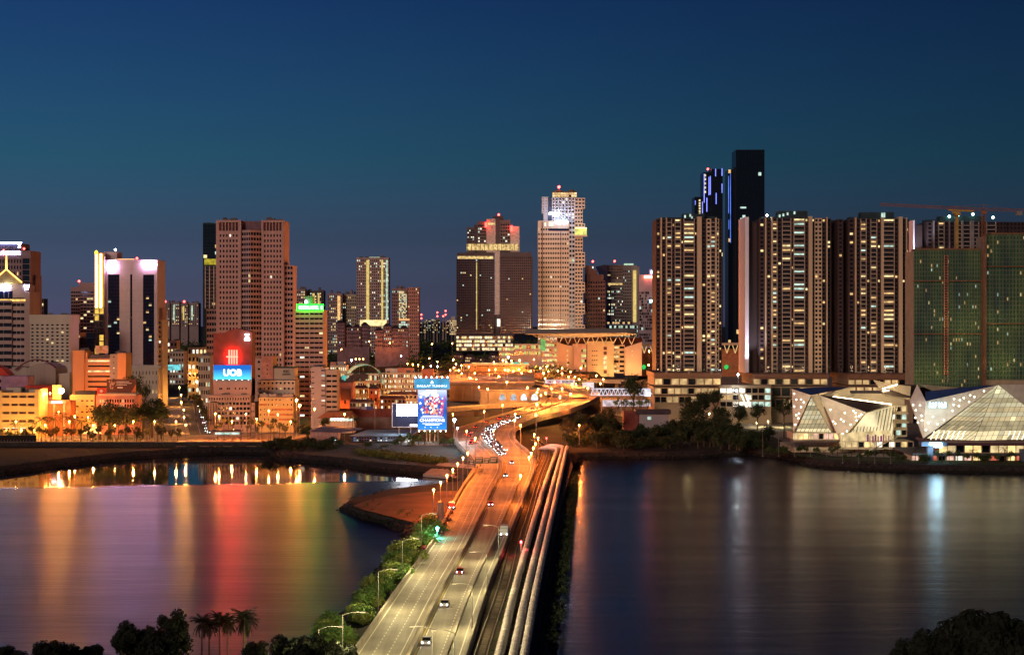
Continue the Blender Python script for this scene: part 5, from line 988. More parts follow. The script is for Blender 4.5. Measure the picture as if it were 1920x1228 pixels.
for k in range(22):                                   # slanting inner rafters, the light on them put in as emission
    x = 1745 + k * 9.5; yy = 812
    q = MB(); q.bar(b.P(x, 824, -4.5), b.P(x + 7, 808, -3.2), .45); q.out('rafter', glow('rafter_painted_glow', (1, .95, .75), 1.6), b.o)
for k in range(16): x = 1575 + k * 6.3; bl.face('louvre', MCR if k % 2 else TEX, [(x, 833, -3 + k * .3), (x + 1.6, 833, -3 + k * .3), (x + 12 + 1.6, max(762, 786 - k * 1.7), -1 + k * .3), (x + 12, max(762, 786 - k * 1.7), -1 + k * .3)], .4)
FCE('lit_hall', IN2[0], [(1624, 775, -2), (1672, 761, 6), (1676, 834, 4), (1577, 836, 0)]); FCE('lit_hall', IN, [(1576, 812, -3.4), (1668, 806, 1), (1676, 835, -1), (1576, 836, -4)])
q = MB(); rr2 = random.Random(2)
for k in range(9): x = 1622 + k * 5; q.box(bl.P(x, 822, 0).x, bl.P(x + rr2.uniform(1, 3.5), 822, 0).x, 35.4, 35.8, bl.Z(830 - rr2.uniform(0, 4)), bl.Z(813 + rr2.uniform(0, 5)))
q.out('banner', mat('purple_banner', (.3, .08, .3)), b.o, 'stuff')
# lower storeys
b.box('slab', mat('dark_plum', (0, 0, 0)), 1745, 2010, 826.5, 831.5, -14, 30); b.fac(1752, 1990, 832, 846.5, 15, 1, .97, .9, MCR, 1, d=-9, rec=1.5, indiv=True, litm=[SHOP, SHOP, IN], body=20); b.box('slab', DGREY, 1700, 2010, 846.5, 851, -12, 30)
b.fac(1700, 1990, 851, 866, 18, 1, .85, .9, MCR, .95, d=-10, rec=1.5, indiv=True, litm=[glow('red_shop', (1, .22, .12), .7, .7, .3), glow('pink_shop', (1, .6, .45), .9, .6, .3), LWH, SHOP], body=16)
bl.fac(1570, 1708, 826, 838, 12, 1, .9, .85, MCR, 1, d=-6, rec=1.5, indiv=True, litm=[SHOP, IN, LWH], body=24); bl.box('slab', MCR, 1566, 1712, 836.5, 839.5, -10, 20); bl.fac(1486, 1572, 811, 824, 9, 1, .9, .8, MCR, .95, d=-2, rec=1.5, indiv=True, litm=[SHOP, glow('pink_shop', (0, 0, 0), 0), IN], body=20); bl.box('wall', MCR, 1486, 1708, 838.5, None, 0, 40); bl.box('slab', BRR, 1480, 1572, 824, 827, -5, 18); bl.fac(1590, 1700, 840, 848, 9, 1, .85, .85, mat('dark_plum', (0, 0, 0)), .35, d=0, rec=1.5, indiv=True, litm=[LWH, IN], body=20)
q = MB(); 
b_ = b; b = bl
for a, c in (((1612, 852, -14), (1684, 817, -6)), ((1604, 857, -15), (1640, 838, -13))): q.hexa([b.P(a[0], a[1], a[2]), b.P(a[0] + 6, a[1], a[2]), b.P(a[0] + 6, a[1], a[2] + 3), b.P(a[0], a[1], a[2] + 3), b.P(c[0], c[1], c[2]), b.P(c[0] + 4, c[1], c[2]), b.P(c[0] + 4, c[1], c[2] + 3), b.P(c[0], c[1], c[2] + 3)])
q.out('stair', MCR, b.o); b = b_
b.part('column', mat('blue_grey_column', (.10, .13, .19)), 1725, 1735, 832, None, -15, -12); b.part('column', mat('blue_grey_column', (0, 0, 0)), 1898, 1914, 838, None, -16, -11); b.box('slab', mat('blue_grey_column', (0, 0, 0)), 1713, 1760, 824, 832, -16, -10)
b.part('sign', glow('cyan_white_sign', (.45, .8, 1), 26), 1727, 1749, 825.5, 829.5, -17, -16.3); b.part('sign', glow('cyan_white_sign', (0, 0, 0), 0), 1735, 1750, 830.5, 833.5, -17.2, -16.5); b.text('R&F Mall', glow('blue_white_letters', (.5, .85, 1), 2.6), 1740, 1772, 753.5, 764, -2.2, .03)
for x, y, d, p_, c_ in ((1756, 770, -10, 9000, (.75, .9, 1)), (1590, 800, -22, 9000, (1, .8, .5)), (1500, 800, -8, 5000, (1, .8, .5)), (1805, 765, -14, 7000, (1, .78, .46)), (1738, 827, -18, 9000, (.6, .9, 1)), (1575, 770, -20, 7000, (1, .78, .46)), (1640, 800, -26, 7000, (1, .8, .5)), (1900, 780, -14, 7000, (1, .78, .46)), (1718, 780, -12, 6000, (1, .8, .5)), (1690, 742, 2, 6000, (1, .8, .5)), (1660, 735, 6, 6000, (1, .8, .5)), (1570, 735, -8, 4000, (1, .8, .5))):
    spot('facade_light', (bl if x < 1700 else b).P(x, y + 14, d - 4), p_ * .5, c_, (0, 1, .45), 140, b.o)
b.done()
# ------------------------------------------------------------------ streets, flyovers and the border approach
def flyover(name, label, pts, width, th=1.4, piers=True, m=None, cat='flyover', zg=3.4, wall=1.0, structure=False):
    P = catmull([gp(x, y, z) for x, y, z in pts], 6); m = m or ROAD
    Lp, Rp = [], []
    for i, p in enumerate(P):
        t = P[min(i + 1, len(P) - 1)] - P[max(i - 1, 0)]; t.z = 0; t.normalize(); n = Vector((-t.y, t.x, 0)); Lp.append(p + n * width / 2); Rp.append(p - n * width / 2)
    root = thing(name, label, cat); b = MB(); ribbon(b, 0, 1, 0, edges=(Lp, Rp)); b.out('carriageway', m, root)
    b = MB(); wall_along(b, Lp, .5, -th, wall); b.out('parapet', BARR, root); b = MB(); wall_along(b, Rp, .5, -th, wall); b.out('parapet', BARR, root)
    if th > .5:
        b = MB(); ribbon(b, 0, 1, -th, edges=(Lp, Rp)); b.out('soffit', CONC, root)
    if piers:
        for i in range(3, len(P), 5):
            p = P[i]; q = MB(); q.box(p.x - 1.6, p.x + 1.6, p.y - 1, p.y + 1, zg, p.z - th - .01); q.out('pier', CONC, root)
    b = MB()
    for i in range(len(P) - 1):
        for f in (.08, .5, .92):
            a = Lp[i].lerp(Rp[i], f); c = Lp[i + 1].lerp(Rp[i + 1], f); z = Vector((0, 0, .015)); s_ = Vector((.12, 0, 0)) if abs((c - a).x) < abs((c - a).y) else Vector((0, .12, 0)); b.poly([a - s_ + z, a + s_ + z, c + s_ + z, c - s_ + z])
    b.out('lane_markings', LINE, root, 'stuff'); return root
flyover('flyover', 'upper flyover sweeping behind the billboard towards the border complex', [(800, 699, 14), (835, 709, 14), (869, 719, 14), (905, 725, 14), (950, 727, 14), (1000, 730, 14), (1046, 737, 14), (1085, 745, 13)], 15)
flyover('flyover', 'pale lower ramp crossing behind the tall billboard', [(560, 801, 4.2), (640, 792, 5), (700, 785, 6), (770, 775, 8), (840, 767, 9), (920, 761, 9.5), (1000, 757, 10)], 12, m=CONC)
flyover('flyover', 'middle flyover between the toll plaza and the curved ramp', [(820, 688, 10), (880, 697, 10), (930, 703, 10), (1000, 706, 10), (1090, 712, 11), (1180, 716, 11)], 22)
flyover('promenade_road', 'orange lit waterfront road running along the western promenade', [(-120, 828, 3.4), (60, 822, 3.4), (200, 819, 3.4), (340, 818, 3.4), (440, 815, 3.4), (520, 808, 3.6), (575, 800, 4.2)], 11, th=.1, piers=False, cat='road', wall=.4)
sheet('street', ASPH, [gp(357, 817, 3.3), gp(396, 816, 3.3), gp(383, 775, 3.3), gp(366, 735, 3.3), gp(356, 705, 3.3), gp(336, 705, 3.3), gp(340, 735, 3.3), gp(345, 775, 3.3)], 3.30)
b = MB()
for k in range(40):
    y = 815 - k * 2.6; f = k / 40; a, c = gp(376 - 27 * f, y, 3.32), gp(376 - 27 * (f + .012), y - 1.3, 3.32); b.poly([a + Vector((-.15, 0, 0)), a + Vector((.15, 0, 0)), c + Vector((.15, 0, 0)), c + Vector((-.15, 0, 0))])
b.out('street_markings', LINE, None, 'structure')
for nm, px, D in (('blue direction sign gantry over the bright avenue beside the bank', 354, 1240), ('small blue road sign gantry before the brick retaining wall', 688, 1010)):
    s_ = 1 if px < 400 else .9; b = Bld('sign_gantry', nm, 'road sign', px, D); y0 = 746 if px < 400 else 762
    b.part('panel', mat('blue_sign_print', (.03, .07, .30), .5), px - 13, px + 2 if px < 400 else px + 12, y0, y0 + 6, 0, .2)
    if px < 400: b.part('panel', mat('blue_sign_print', (0, 0, 0)), px + 2.5, px + 14, y0 + 5, y0 + 9, 0, .2)
    for k in range(2): b.part('lettering', mat('white_print', (0, 0, 0)), px - 11, px - 1, y0 + 1.2 + k * 2.4, y0 + 2 + k * 2.4, -.06, .02)
    b.box('post', STEEL, px + 14.3, px + 15.1, y0, None, .1, .5); b.box('beam', STEEL, px - 13, px + 14.3, y0 + 2.6, y0 + 3.4, .25, .5); b.done()
b = Bld('arcade_wall', 'orange lit arcade wall with four bright arched openings under the flyover', 'arcade', 965, 1345)
OC = mat('sodium_tinted_concrete', (.46, .36, .26), .85, .2, .2)  # sodium glow is put into this concrete colour
b.box('wall', OC, 900, 1026, 733, None, .6, 10)
for k, (x, w_, m) in enumerate(((936, 12, LC), (957, 12, LC), (976, 12, LC), (996, 13, LC))):
    pts = [(x + w_ * (.5 - .5 * math.cos(t)), 750 - 12 * math.sin(t)) for t in [i * math.pi / 8 for i in range(9)]]
    b.slab('arched_opening', glow('arch_light_%s' % ('cool' if k < 2 else 'white'), (.72, .88, 1), .55 if k < 2 else 1.3, .5, .4), pts, .2, .55, True); b.slab('arch_rim', OC, [(x - 2, 757), (x, 757)] + pts + [(x + w_, 757), (x + w_ + 2, 757)] + [(x + w_ / 2 + (w_ / 2 + 2) * math.cos(t), 750 - 14 * math.sin(t)) for t in [i * math.pi / 8 for i in range(9)]], -.4, .62, True)
for x in (902, 918, 930, 952, 972, 992): b.box('pilaster', OC, x - 1.2, x + 1.2, 735, None, -.5, .58)
b.box('cornice', OC, 898, 1028, 731, 733.2, -.8, 10); b.done()
b = Bld('retaining_block', 'plain orange lit concrete block beside the border approach', 'building', 1000, 1700); b.box('wall', OC, 984, 1003, 700, None, 0, 20); b.box('wall', mat('salmon_render', (0, 0, 0)), 1003, 1016, 700, None, 1.5, 20); b.box('fascia', mat('dark_plum', (0, 0, 0)), 1003, 1021, 713, 718, -1, 1.4); b.done()
b = MB(); ap = [Vector((gx(px_, D_), D_, 18)) for px_, D_ in ((838, 1400), (1002, 1400), (1003, 1900), (845, 1900))]; b.prism([p_ + Vector((0, 0, -1.6)) for p_ in ap][::-1], (0, 0, 1.6)); ap_ = tag(b.out('apron', mat('apron_concrete', (.30, .24, .19), .85, .3, .1)), 'raised concrete apron carrying the toll canopy and its lamps', 'apron')
b = MB(); b.box(ap[0].x + 2, ap[1].x - 2, 1404, 1410, 3.4, 16.3); b.out('front_wall', OC, ap_)
for k in range(9): b = MB(); x_ = ap[0].x + 5 + (ap[1].x - ap[0].x - 10) * k / 8; b.box(x_ - .8, x_ + .8, 1401.5, 1404.2, 3.4, 16.3); b.out('pilaster', OC, ap_)
b = MB(); b.box(ap[0].x, ap[1].x, 1399.6, 1400.4, 18.0, 19.1); b.out('parapet', BARR, ap_)
b = Bld('toll_plaza', 'long toll plaza canopy with a green lit gantry on slim columns', 'toll plaza', 925, 1740, 18)
b.box('canopy', CAN, 868, 992, 682, 684.5, -8, 20)
for k in range(26): b.box('column', mat('cream_steel', (0, 0, 0)), 869 + k * 4.8, 870 + k * 4.8, 684, None, -2, -.8)
b.part('sign', glow('teal_gantry_sign', (.1, .75, .55), .8, .4, .3), 961, 975, 678.5, 682, -8.6, -8.1); b.part('sign', glow('teal_gantry_sign', (0, 0, 0), 0), 981, 991, 679, 682, -8.6, -8.1); b.box('light_band', LW, 885, 955, 679.6, 681.7, -8.4, -8.05); b.box('hall', mat('sand_cladding', (0, 0, 0)), 880, 985, 687, None, 14, 20); b.done()
for k, (x, y) in enumerate(((911, 708), (922, 711), (968, 712))):
    b = Bld('lattice_gantry', ('green signal gantry frame left over the sodium lit approach', 'lattice sign gantry over the sodium lit approach in the middle', 'lattice sign gantry right of the middle over the sodium lit approach')[k], 'gantry', x, 1500); q = MB(); a, c = b.P(x - 9, y), b.P(x + 9, y)
    for dz in (0, 1.8): q.bar(a + Vector((0, 0, dz)), c + Vector((0, 0, dz)), .25)
    for i in range(9): q.bar(a.lerp(c, i / 9) + Vector((0, 0, 0 if i % 2 else 1.8)), a.lerp(c, (i + 1) / 9) + Vector((0, 0, 1.8 if i % 2 else 0)), .2)
    q.bar(a, Vector((a.x, a.y, 0)), .35); q.bar(c, Vector((c.x, c.y, 0)), .35); q.out('frame', STEEL, b.o)
    if k == 0: q = MB(); q.ball(b.P(893, 712), .9, 1); q.out('signal_lamp', glow('green_signal', (.05, 1, .4), 7), b.o)
    b.done()

# station, city mall and old quarter in the middle left
b = Bld('station_hall', 'green glowing arched glass roof of the station hall', 'station', 680, 1330)
TEAL = glow('teal_glass_glow', (.28, .85, .62), .42, .5, .2); TEAL2 = glow('yellow_glass_glow', (.95, .85, .42), .6, .5, .2); n = 16
for k in range(n):
    t0, t1 = math.pi * k / n, math.pi * (k + 1) / n; f = lambda t: (680 - 35 * math.cos(t), 718 - 36 * math.sin(t) ** .9 if math.sin(t) > 0 else 718)
    (x0, y0), (x1, y1) = f(t0), f(t1)
    for j in range(3):
        a, c = j * 9, (j + 1) * 9; P4 = [b.P(x0 + j * 2, y0 + j, a - 10), b.P(x1 + j * 2, y1 + j, a - 10), b.P(x1 + j * 2 + 2, y1 + j + 1, c - 10), b.P(x0 + j * 2 + 2, y0 + j + 1, c - 10)]; q = MB(); q.poly(P4); q.out('glass_panel', TEAL2 if (k + j) % 4 == 0 or k < 6 else TEAL, b.o)
    q = MB(); q.bar(b.P(x0, y0, -10.3), b.P(x1, y1, -10.3), .6); q.bar(b.P(x0, y0, -10.3), b.P(x0 + 6, y0 + 3, 17), .35); q.out('rib', mat('green_white_steel', (.4, .5, .42)), b.o)
b.fac(648, 716, 700, None, 16, 4, .7, .6, CREAM, .7, d=-8.5, rec=.6, body=10, litm=[LY, LSG, TEAL2]); b.done()
def block(name, label, cat, x0, x1, yt, D, nx, nz, w, lit, litm=None, extra=None, ww=.55, wh=.5, zb=3.4):
    b = Bld(name, label, cat, (x0 + x1) / 2, D, zb); b.roof(x0, x1, yt - 1.2, 6, 1, 12, 2); b.fac(x0, x1, yt, None, nx, nz, ww, wh, w, lit, litm=litm, rec=.6, body=16); b.box('parapet', w, x0 - .4, x1 + .4, yt - 1.2, yt + .2, -.4, 16)
    if extra: extra(b)
    return b.done()
block('shopping_centre', 'cream shopping centre block with lit window rows left of the green arch', 'shopping centre', 619, 650, 686, 1360, 8, 6, CREAM, .75, [LY, LWH], lambda b: (b.box('penthouse', mat('salmon_render', (0, 0, 0)), 619, 630, 679, 685, 2, 9), b.box('penthouse', GREYW, 632, 645, 678, 685, 3, 10)))
block('shopping_centre', 'long terraced shopping building with rows of lit arches right of the green arch', 'shopping centre', 716, 792, 700, 1340, 26, 6, CREAM, .62, [LY, LWH, LW], lambda b: (b.box('upper_block', WHITE, 722, 745, 691, 699, 4, 14), b.box('upper_block', mat('salmon_render', (0, 0, 0)), 745, 774, 690, 699, 2, 14), b.box('upper_block', mat('salmon_render', (0, 0, 0)), 789, 812, 692, None, 6, 16)), .5, .55)
block('annex', 'teal cornered annex with dark tilted roofs before the green arch', 'building', 631, 684, 716, 1290, 12, 5, CREAM, .7, [LY, LWH], lambda b: (b.slab('roof', DROOF, [(648, 712), (664, 700), (675, 702), (664, 716)], -2, 8), b.slab('roof', DROOF, [(664, 711), (676, 699), (690, 703), (690, 711)], -1, 8), b.box('glass_corner', glow('teal_corner', (.1, .7, .6), .7, .4), 641, 648, 704, 716, -2.2, 2), b.box('glass_corner', DROOF, 630, 641, 706, 717, -1.8, 2)))
block('corner_block', 'salmon walled corner block with a brown billboard frame', 'building', 632, 662, 718, 1120, 1, 1, mat('salmon_render', (0, 0, 0)), 0, None, lambda b: (b.box('frame', mat('brown_mesh', (.22, .12, .08)), 639, 657, 729, 750, -1, -.2)), .1, .1)
block('old_tower', 'old pink tower house with a hipped roof and arched windows', 'tower house', 692, 709, 729, 1160, 2, 4, mat('salmon_render', (0, 0, 0)), .2, [LY], lambda b: b.slab('roof', DROOF, [(690, 729), (711, 729), (706, 723), (695, 723)], -.6, 10), .35, .45)
for k, (x0, x1, yt, D, lab) in enumerate(((706, 760, 742, 1180, 'long pink roofed old building beside the tower house'), (728, 790, 734, 1240, 'pink roofed market hall with a lit gable behind the LED screen'), (655, 700, 748, 1110, 'low cream arcade building lit by shop lights'), (664, 690, 722, 1230, 'cream lit shop block below the dark tilted roofs'))):
    b = Bld('old_building', lab, 'building', (x0 + x1) / 2, D); b.fac(x0, x1, yt + 5, None, 8, 3, .5, .45, CREAM, .5, d=1, rec=.6, body=14, litm=[LY, LW, LWH])
    q = [b.P(x0 - 1, yt + 5.5, -.4), b.P(x1 + 1, yt + 5.5, -.4), b.P(x1 + 1, yt + 5.5, 15), b.P(x0 - 1, yt + 5.5, 15), b.P(x0 + 4, yt, 7), b.P(x1 - 4, yt, 7)]; M = MB(); M.poly([q[0], q[1], q[5], q[4]]); M.poly([q[1], q[2], q[5]]); M.poly([q[2], q[3], q[4], q[5]]); M.poly([q[3], q[0], q[4]]); M.out('roof', mat('faded_red_roof', (.34, .17, .15), .85, .25, .3), b.o); b.done()
b = Bld('brick_wall', 'long dark red brick retaining wall along the ramp', 'wall', 690, 1040); b.box('wall', REDBR, 600, 738, 766, 782, 0, 1); b.box('wall', mat('stained_concrete', (.2, .17, .15), .9, .3, .2), 600, 738, 782, None, -.2, 1.2)
for k in range(20): b.box('pier', REDBR, 602 + k * 7, 603 + k * 7, 765.5, 782, -.4, .1, 'stuff')
b.done()
b = Bld('bus_station', 'low pavilion with a brown hipped roof and bright white green shopfront', 'pavilion', 632, 1000); b.box('lit_front', glow('mint_shop_light', (.75, 1, .85), 2.2, .5, .5), 618, 662, 784, 789, 1, 1.4); b.box('wall', CREAM, 598, 664, 789, None, .6, 12); b.slab('roof', mat('brown_tile_roof', (.22, .10, .06)), [(594, 784), (668, 783), (655, 772), (612, 772)], -1, 13)
for k in range(8): b.box('column', CREAM, 618 + k * 6, 619 + k * 6, 783.8, 790, .2, .8)
b.done()
SHB = mat('blue_roof_metal', (.10, .16, .27), .5, .2, .3)
b = Bld('shed', 'long dim shed with a row of pale wall panels on the inlet bank', 'shed', 610, 905); b.slab('roof', mat('dusk_blue_roof', (.09, .08, .13), .6), [(578, 809), (640, 811), (676, 806), (600, 801)], 0, 16); b.box('wall', mat('rose_render', (0, 0, 0)), 581, 634, 810, None, .4, 12)
for k in range(7): b.part('wall_panel', mat('pale_panel', (.55, .36, .3)), 583 + k * 7.2, 588 + k * 7.2, 811.5, 818, .1, .4)
b.part('lamp', glow('cyan_white_lamp', (.6, 1, 1), 6), 628, 631, 824, 825.5, -.6, -.2); b.done()
b = Bld('shed', 'long pale blue roofed shed with lit verandah below the LED screen', 'shed', 715, 925); 
q = MB(); q.hexa([b.P(655, 818, 0), b.P(768, 818, 0), b.P(790, 806, 30), b.P(690, 806, 30), b.P(655, 817, 0), b.P(768, 817, 0), b.P(790, 805, 30), b.P(690, 805, 30)]); q.out('roof', mat('pale_blue_roof', (.20, .32, .42), .5, .2, .3), b.o)
b.fac(657, 766, 819, None, 22, 2, .6, .5, mat('dim_blue_wall', (.16, .17, .24)), .22, d=2, rec=.8, body=20, litm=[LWH, LC, glow('blue_room', (.2, .5, 1), .7, .4)]); b.box('gable', WHITE, 748, 768, 818, 836, 1.6, 22); b.done()
b = Bld('boundary_wall', 'salmon lit boundary wall with a pale coping on the inlet bank', 'wall', 800, 905); b.box('wall', mat('salmon_render', (0, 0, 0)), 768, 838, 843, None, 0, .6); b.box('coping', CREAM, 767, 839, 841.5, 843.2, -.3, .9); b.box('cabin', CREAM, 838, 848, 845, None, 1, 4); b.done()
for k in range(10):
    x0 = 850 + (k % 5) * 22 + (k // 5) * 9; D = 2050 - (k // 5) * 130; y = 662 + (k // 5) * 12 + (k % 3) * 3
    b = Bld('house', 'low dark roofed house among trees before the lit podium', 'house', x0 + 9, D, gz(y + 14, D), group='dark roofed houses before the border complex'); b.fac(x0, x0 + 18, y + 4, y + 14, 6, 2, .5, .5, mat('condo_render', (0, 0, 0)), .18, d=1, rec=.6, body=12, litm=[LY, LW]); M = MB(); q = [b.P(x0 - 2, y + 4.4, -1), b.P(x0 + 20, y + 4.4, -1), b.P(x0 + 20, y + 4.4, 14), b.P(x0 - 2, y + 4.4, 14), b.P(x0 + 5, y - 1, 6), b.P(x0 + 13, y - 1, 6)]; M.poly([q[0], q[1], q[5], q[4]]); M.poly([q[1], q[2], q[5]]); M.poly([q[2], q[3], q[4], q[5]]); M.poly([q[3], q[0], q[4]]); M.out('roof', DROOF, b.o); b.mb('plinth', mat('condo_render', (0, 0, 0))).box(b.X(x0), b.X(x0 + 18), 1, 13, 3 - b.loc.z, -.02); b.done()
r_ = random.Random(21)
for k in range(14):
    x = 778 + k * 5.6 + r_.uniform(-1, 1); yt = r_.uniform(597, 606); b = Bld('distant_building', 'tiny distant building with lit windows on the far skyline', 'building', x, 4200 + k * 11, group='tiny buildings on the far skyline'); b.fac(x - 2.6, x + 2.6, yt, 625, 4, 6, .5, .5, BEIGE, .3, d=0, rec=1, litm=[LY, LW, LC]); b.box('plinth', BEIGE, x - 2.6, x + 2.6, 625, None, .3, 18); b.done()
b = Bld('distant_building', 'distant stepped yellow lit building beside the dark twin block', 'building', 849, 4000); b.fac(843, 856, 600, 628, 6, 8, .6, .5, CREAM, .5, d=0, rec=1, litm=[LY, LW]); b.box('wall', CREAM, 846, 853, 593, 600, 1, 15); b.done()
for k, (x, yt) in enumerate(((820, 586), (835.5, 583), (831, 593), (790, 590))):
    b = Bld('radio_mast', 'thin far radio mast with red warning lights on the skyline', 'mast', x, 4300, group='far radio masts with red lights'); q = MB(); a = b.P(x, yt); q.bar(a, Vector((a.x, 0, 0)), 1.6); q.out('lattice', STEEL, b.o)
    for dy in (0, 7):
        if k != 2 or dy == 0: q = MB(); q.ball(b.P(x, yt + dy), 2.4, 1); q.out('beacon', glow('red_beacon', (0, 0, 0), 0), b.o)
    b.done()
for (x0, x1, yt, D, lab) in ((300, 332, 640, 1750, 'grey block with a lit upper floor at the end of the avenue'), (352, 388, 652, 1400, 'cream street building with a bright yellow flank on the avenue'), (372, 394, 668, 1230, 'narrow dark shop building beside the avenue'), (318, 345, 660, 1640, 'small grey block behind the cyan market lights')):
    block('street_building', lab, 'building', x0, x1, yt, D, 5, 7, CREAM if '352' in str(x0) else BEIGE, .3, [LWH, LC, LY])
b = Bld('market_canopy', 'cyan lit market canopy at the end of the avenue', 'canopy', 320, 1500); b.part('canopy', glow('cyan_market', (.2, .8, .85), .9, .7, .2), 302, 336, 684, 694, 0, 6); b.part('screen', glow('white_screen', (.8, .95, 1), 6), 302, 313, 727, 734, -40, -39.4); b.part('screen', glow('white_screen', (0, 0, 0), 0), 318, 324, 717, 731, -30, -29.4); b.done()

# the two advertising structures on the inlet bank
BD = 930
b = Bld('billboard', 'tall lit blue billboard with white stars and a crowd under a crowned header', 'billboard', 810, BD)
m, t, p = _new('champions_poster'); g_ = t.nodes.new('ShaderNodeTexCoord'); s_ = t.nodes.new('ShaderNodeSeparateXYZ'); t.links.new(g_.outputs['Generated'], s_.inputs[0]); r_ = t.nodes.new('ShaderNodeValToRGB'); t.links.new(s_.outputs['Z'], r_.inputs[0])
e = r_.color_ramp.elements; e[0].position = 0; e[0].color = (.02, .22, .62, 1); e[1].position = 1; e[1].color = (.55, .62, .9, 1); k_ = e.new(.45); k_.color = (.015, .07, .35, 1); k_ = e.new(.75); k_.color = (.05, .12, .5, 1); t.links.new(r_.outputs[0], p.inputs['Emission Color']); p.inputs['Emission Strength'].default_value = 1.6; p.inputs['Specular IOR Level'].default_value = 0; p.inputs['Base Color'].default_value = (.01, .02, .05, 1); MC['champions_poster'] = m
b.part('panel', m, 783.5, 837.5, 731, 805, 0, 1); b.part('header_panel', glow('header_blue', (.06, .42, .75), .9, .3, .2), 777, 843, 710, 729, -.6, .8)
PW = glow('poster_white', (1, .97, .95), 1.9); b.text('DAULAT TUANKU', PW, 782, 838, 721.5, 725.5, -.68, .01); b.text('CHAMPIONS', PW, 787, 834, 785, 790.5, -.08, .03)
q = MB(); c = b.P(810, 717, -.7); q.prism([c + Vector((-.8, 0, -.6)), c + Vector((.8, 0, -.6)), c + Vector((.6, 0, .4)), c + Vector((0, 0, 1.1)), c + Vector((-.6, 0, .4))], (0, .1, 0)); q.out('crest', PW, b.o)
def star(px, py, s, m):
    c = b.P(px, py, -.1); q = MB(); q.prism([c + Vector((math.sin(k * math.pi / 5) * s * (1 if k % 2 == 0 else .42), 0, math.cos(k * math.pi / 5) * s * (1 if k % 2 == 0 else .42))) for k in range(10)], (0, .09, 0)); q.out('star', m, b.o)
for x, y in ((789, 744), (788, 756), (791, 768), (827, 768), (829, 757), (797, 801), (808, 801), (820, 801)): star(x, y, 1.0 if y < 790 else .4, PW)
rr2 = random.Random(11); CR = [glow('poster_red', (.8, .05, .05), 1.3), glow('poster_skin', (.85, .45, .3), 1.1), glow('poster_navy', (.03, .06, .3), 1.0), PW]
for c_ in CR:
    q = MB()
    for k in range(46):
        x, y = rr2.gauss(810, 7), rr2.uniform(745, 776); s_ = rr2.uniform(.25, .55); a = b.P(x, y, -.06 - rr2.random() * .03); q.box(a.x - s_, a.x + s_, a.y, a.y + .03, a.z - s_ * 1.3, a.z + s_ * 1.3)
    q.out('print_crowd', c_, b.o, 'stuff')
q = MB()
for k in range(30): x, y = rr2.gauss(808, 8), rr2.uniform(733, 743); s_ = rr2.uniform(.3, .9); a = b.P(x, y, -.05); q.box(a.x - s_, a.x + s_, a.y, a.y + .03, a.z - s_, a.z + s_)
q.out('print_confetti', PW, b.o, 'stuff'); q = MB(); [q.bar(b.P(834 - k * 3, 742 + k * 8, -.1), b.P(829 - k * 3, 780, -.1), .35) for k in range(3)]; q.out('print_stripe', CR[0], b.o, 'stuff')
for y, x0, x1 in ((779, 792, 829), (782, 789, 832), (793.5, 792, 829), (796, 797, 824)): b.part('lettering', PW, x0, x1, y, y + 1, -.08, .01)
for k in range(7):
    x = 779 + k * 10; q = MB(); q.bar(b.P(x, 709, 0), b.P(x, 707.5, -3), .12); q.out('lamp_arm', STEEL, b.o); q = MB(); q.ball(b.P(x, 707.3, -3), .5, 1); q.out('floodlamp', glow('panel_flood', (.85, .95, 1), 9), b.o)
for k in range(6):
    x = 786 + k * 10; q = MB(); q.bar(b.P(x, 806, 0), b.P(x, 808, -2), .12); q.out('lamp_arm', STEEL, b.o); q = MB(); q.ball(b.P(x, 808, -2), .4, 1); q.out('floodlamp', glow('cream_lamp', (1, .95, .8), 8), b.o)
for x in (800, 806, 815, 821): b.part('column', mat('rust_steel', (.3, .17, .1)), x - .6, x + .6, 806, None, .6, 1.6)
b.box('frame', STEEL, 776, 844, 729, 731, -.3, 1.3); b.box('frame', STEEL, 783, 838, 805, 806.5, -.3, 1.3); plight('flood_light', b.P(800, 712, -9), 1800, (.8, .92, 1), 1, b.o); plight('flood_light', b.P(808, 822, -4), 2600, (1, .95, .75), 1, b.o); plight('flood_light', b.P(770, 825, -6), 2200, (.9, .95, 1), 1, b.o); b.done()
b = Bld('billboard', 'dark framed LED screen showing a blazing white picture beside the tall billboard', 'billboard', 759, BD + 6); b.part('panel', mat('dark_led_panel', (.02, .03, .07), .4), 735.5, 783, 757, 800, 0, 1); b.part('screen', glow('blazing_screen', (.93, .93, 1), 22), 744, 782.6, 758.5, 779.5, -.2, .02); b.part('caption', glow('pink_white_screen', (1, .8, .95), 8), 769, 782, 795.5, 798.5, -.2, .02)
for (x0, x1, y0, y1) in ((735, 736, 755, 801), (735, 783.3, 800, 801), (736, 744, 755.5, 756.8)): b.part('frame', WHITE, x0, x1, y0, y1, -.5, .3)
for x in (748, 770): b.part('post', STEEL, x - .8, x + .8, 801, None, .3, 1); 
plight('screen_light', b.P(763, 768, -8), 5000, (.92, .93, 1), 2, b.o); b.done()

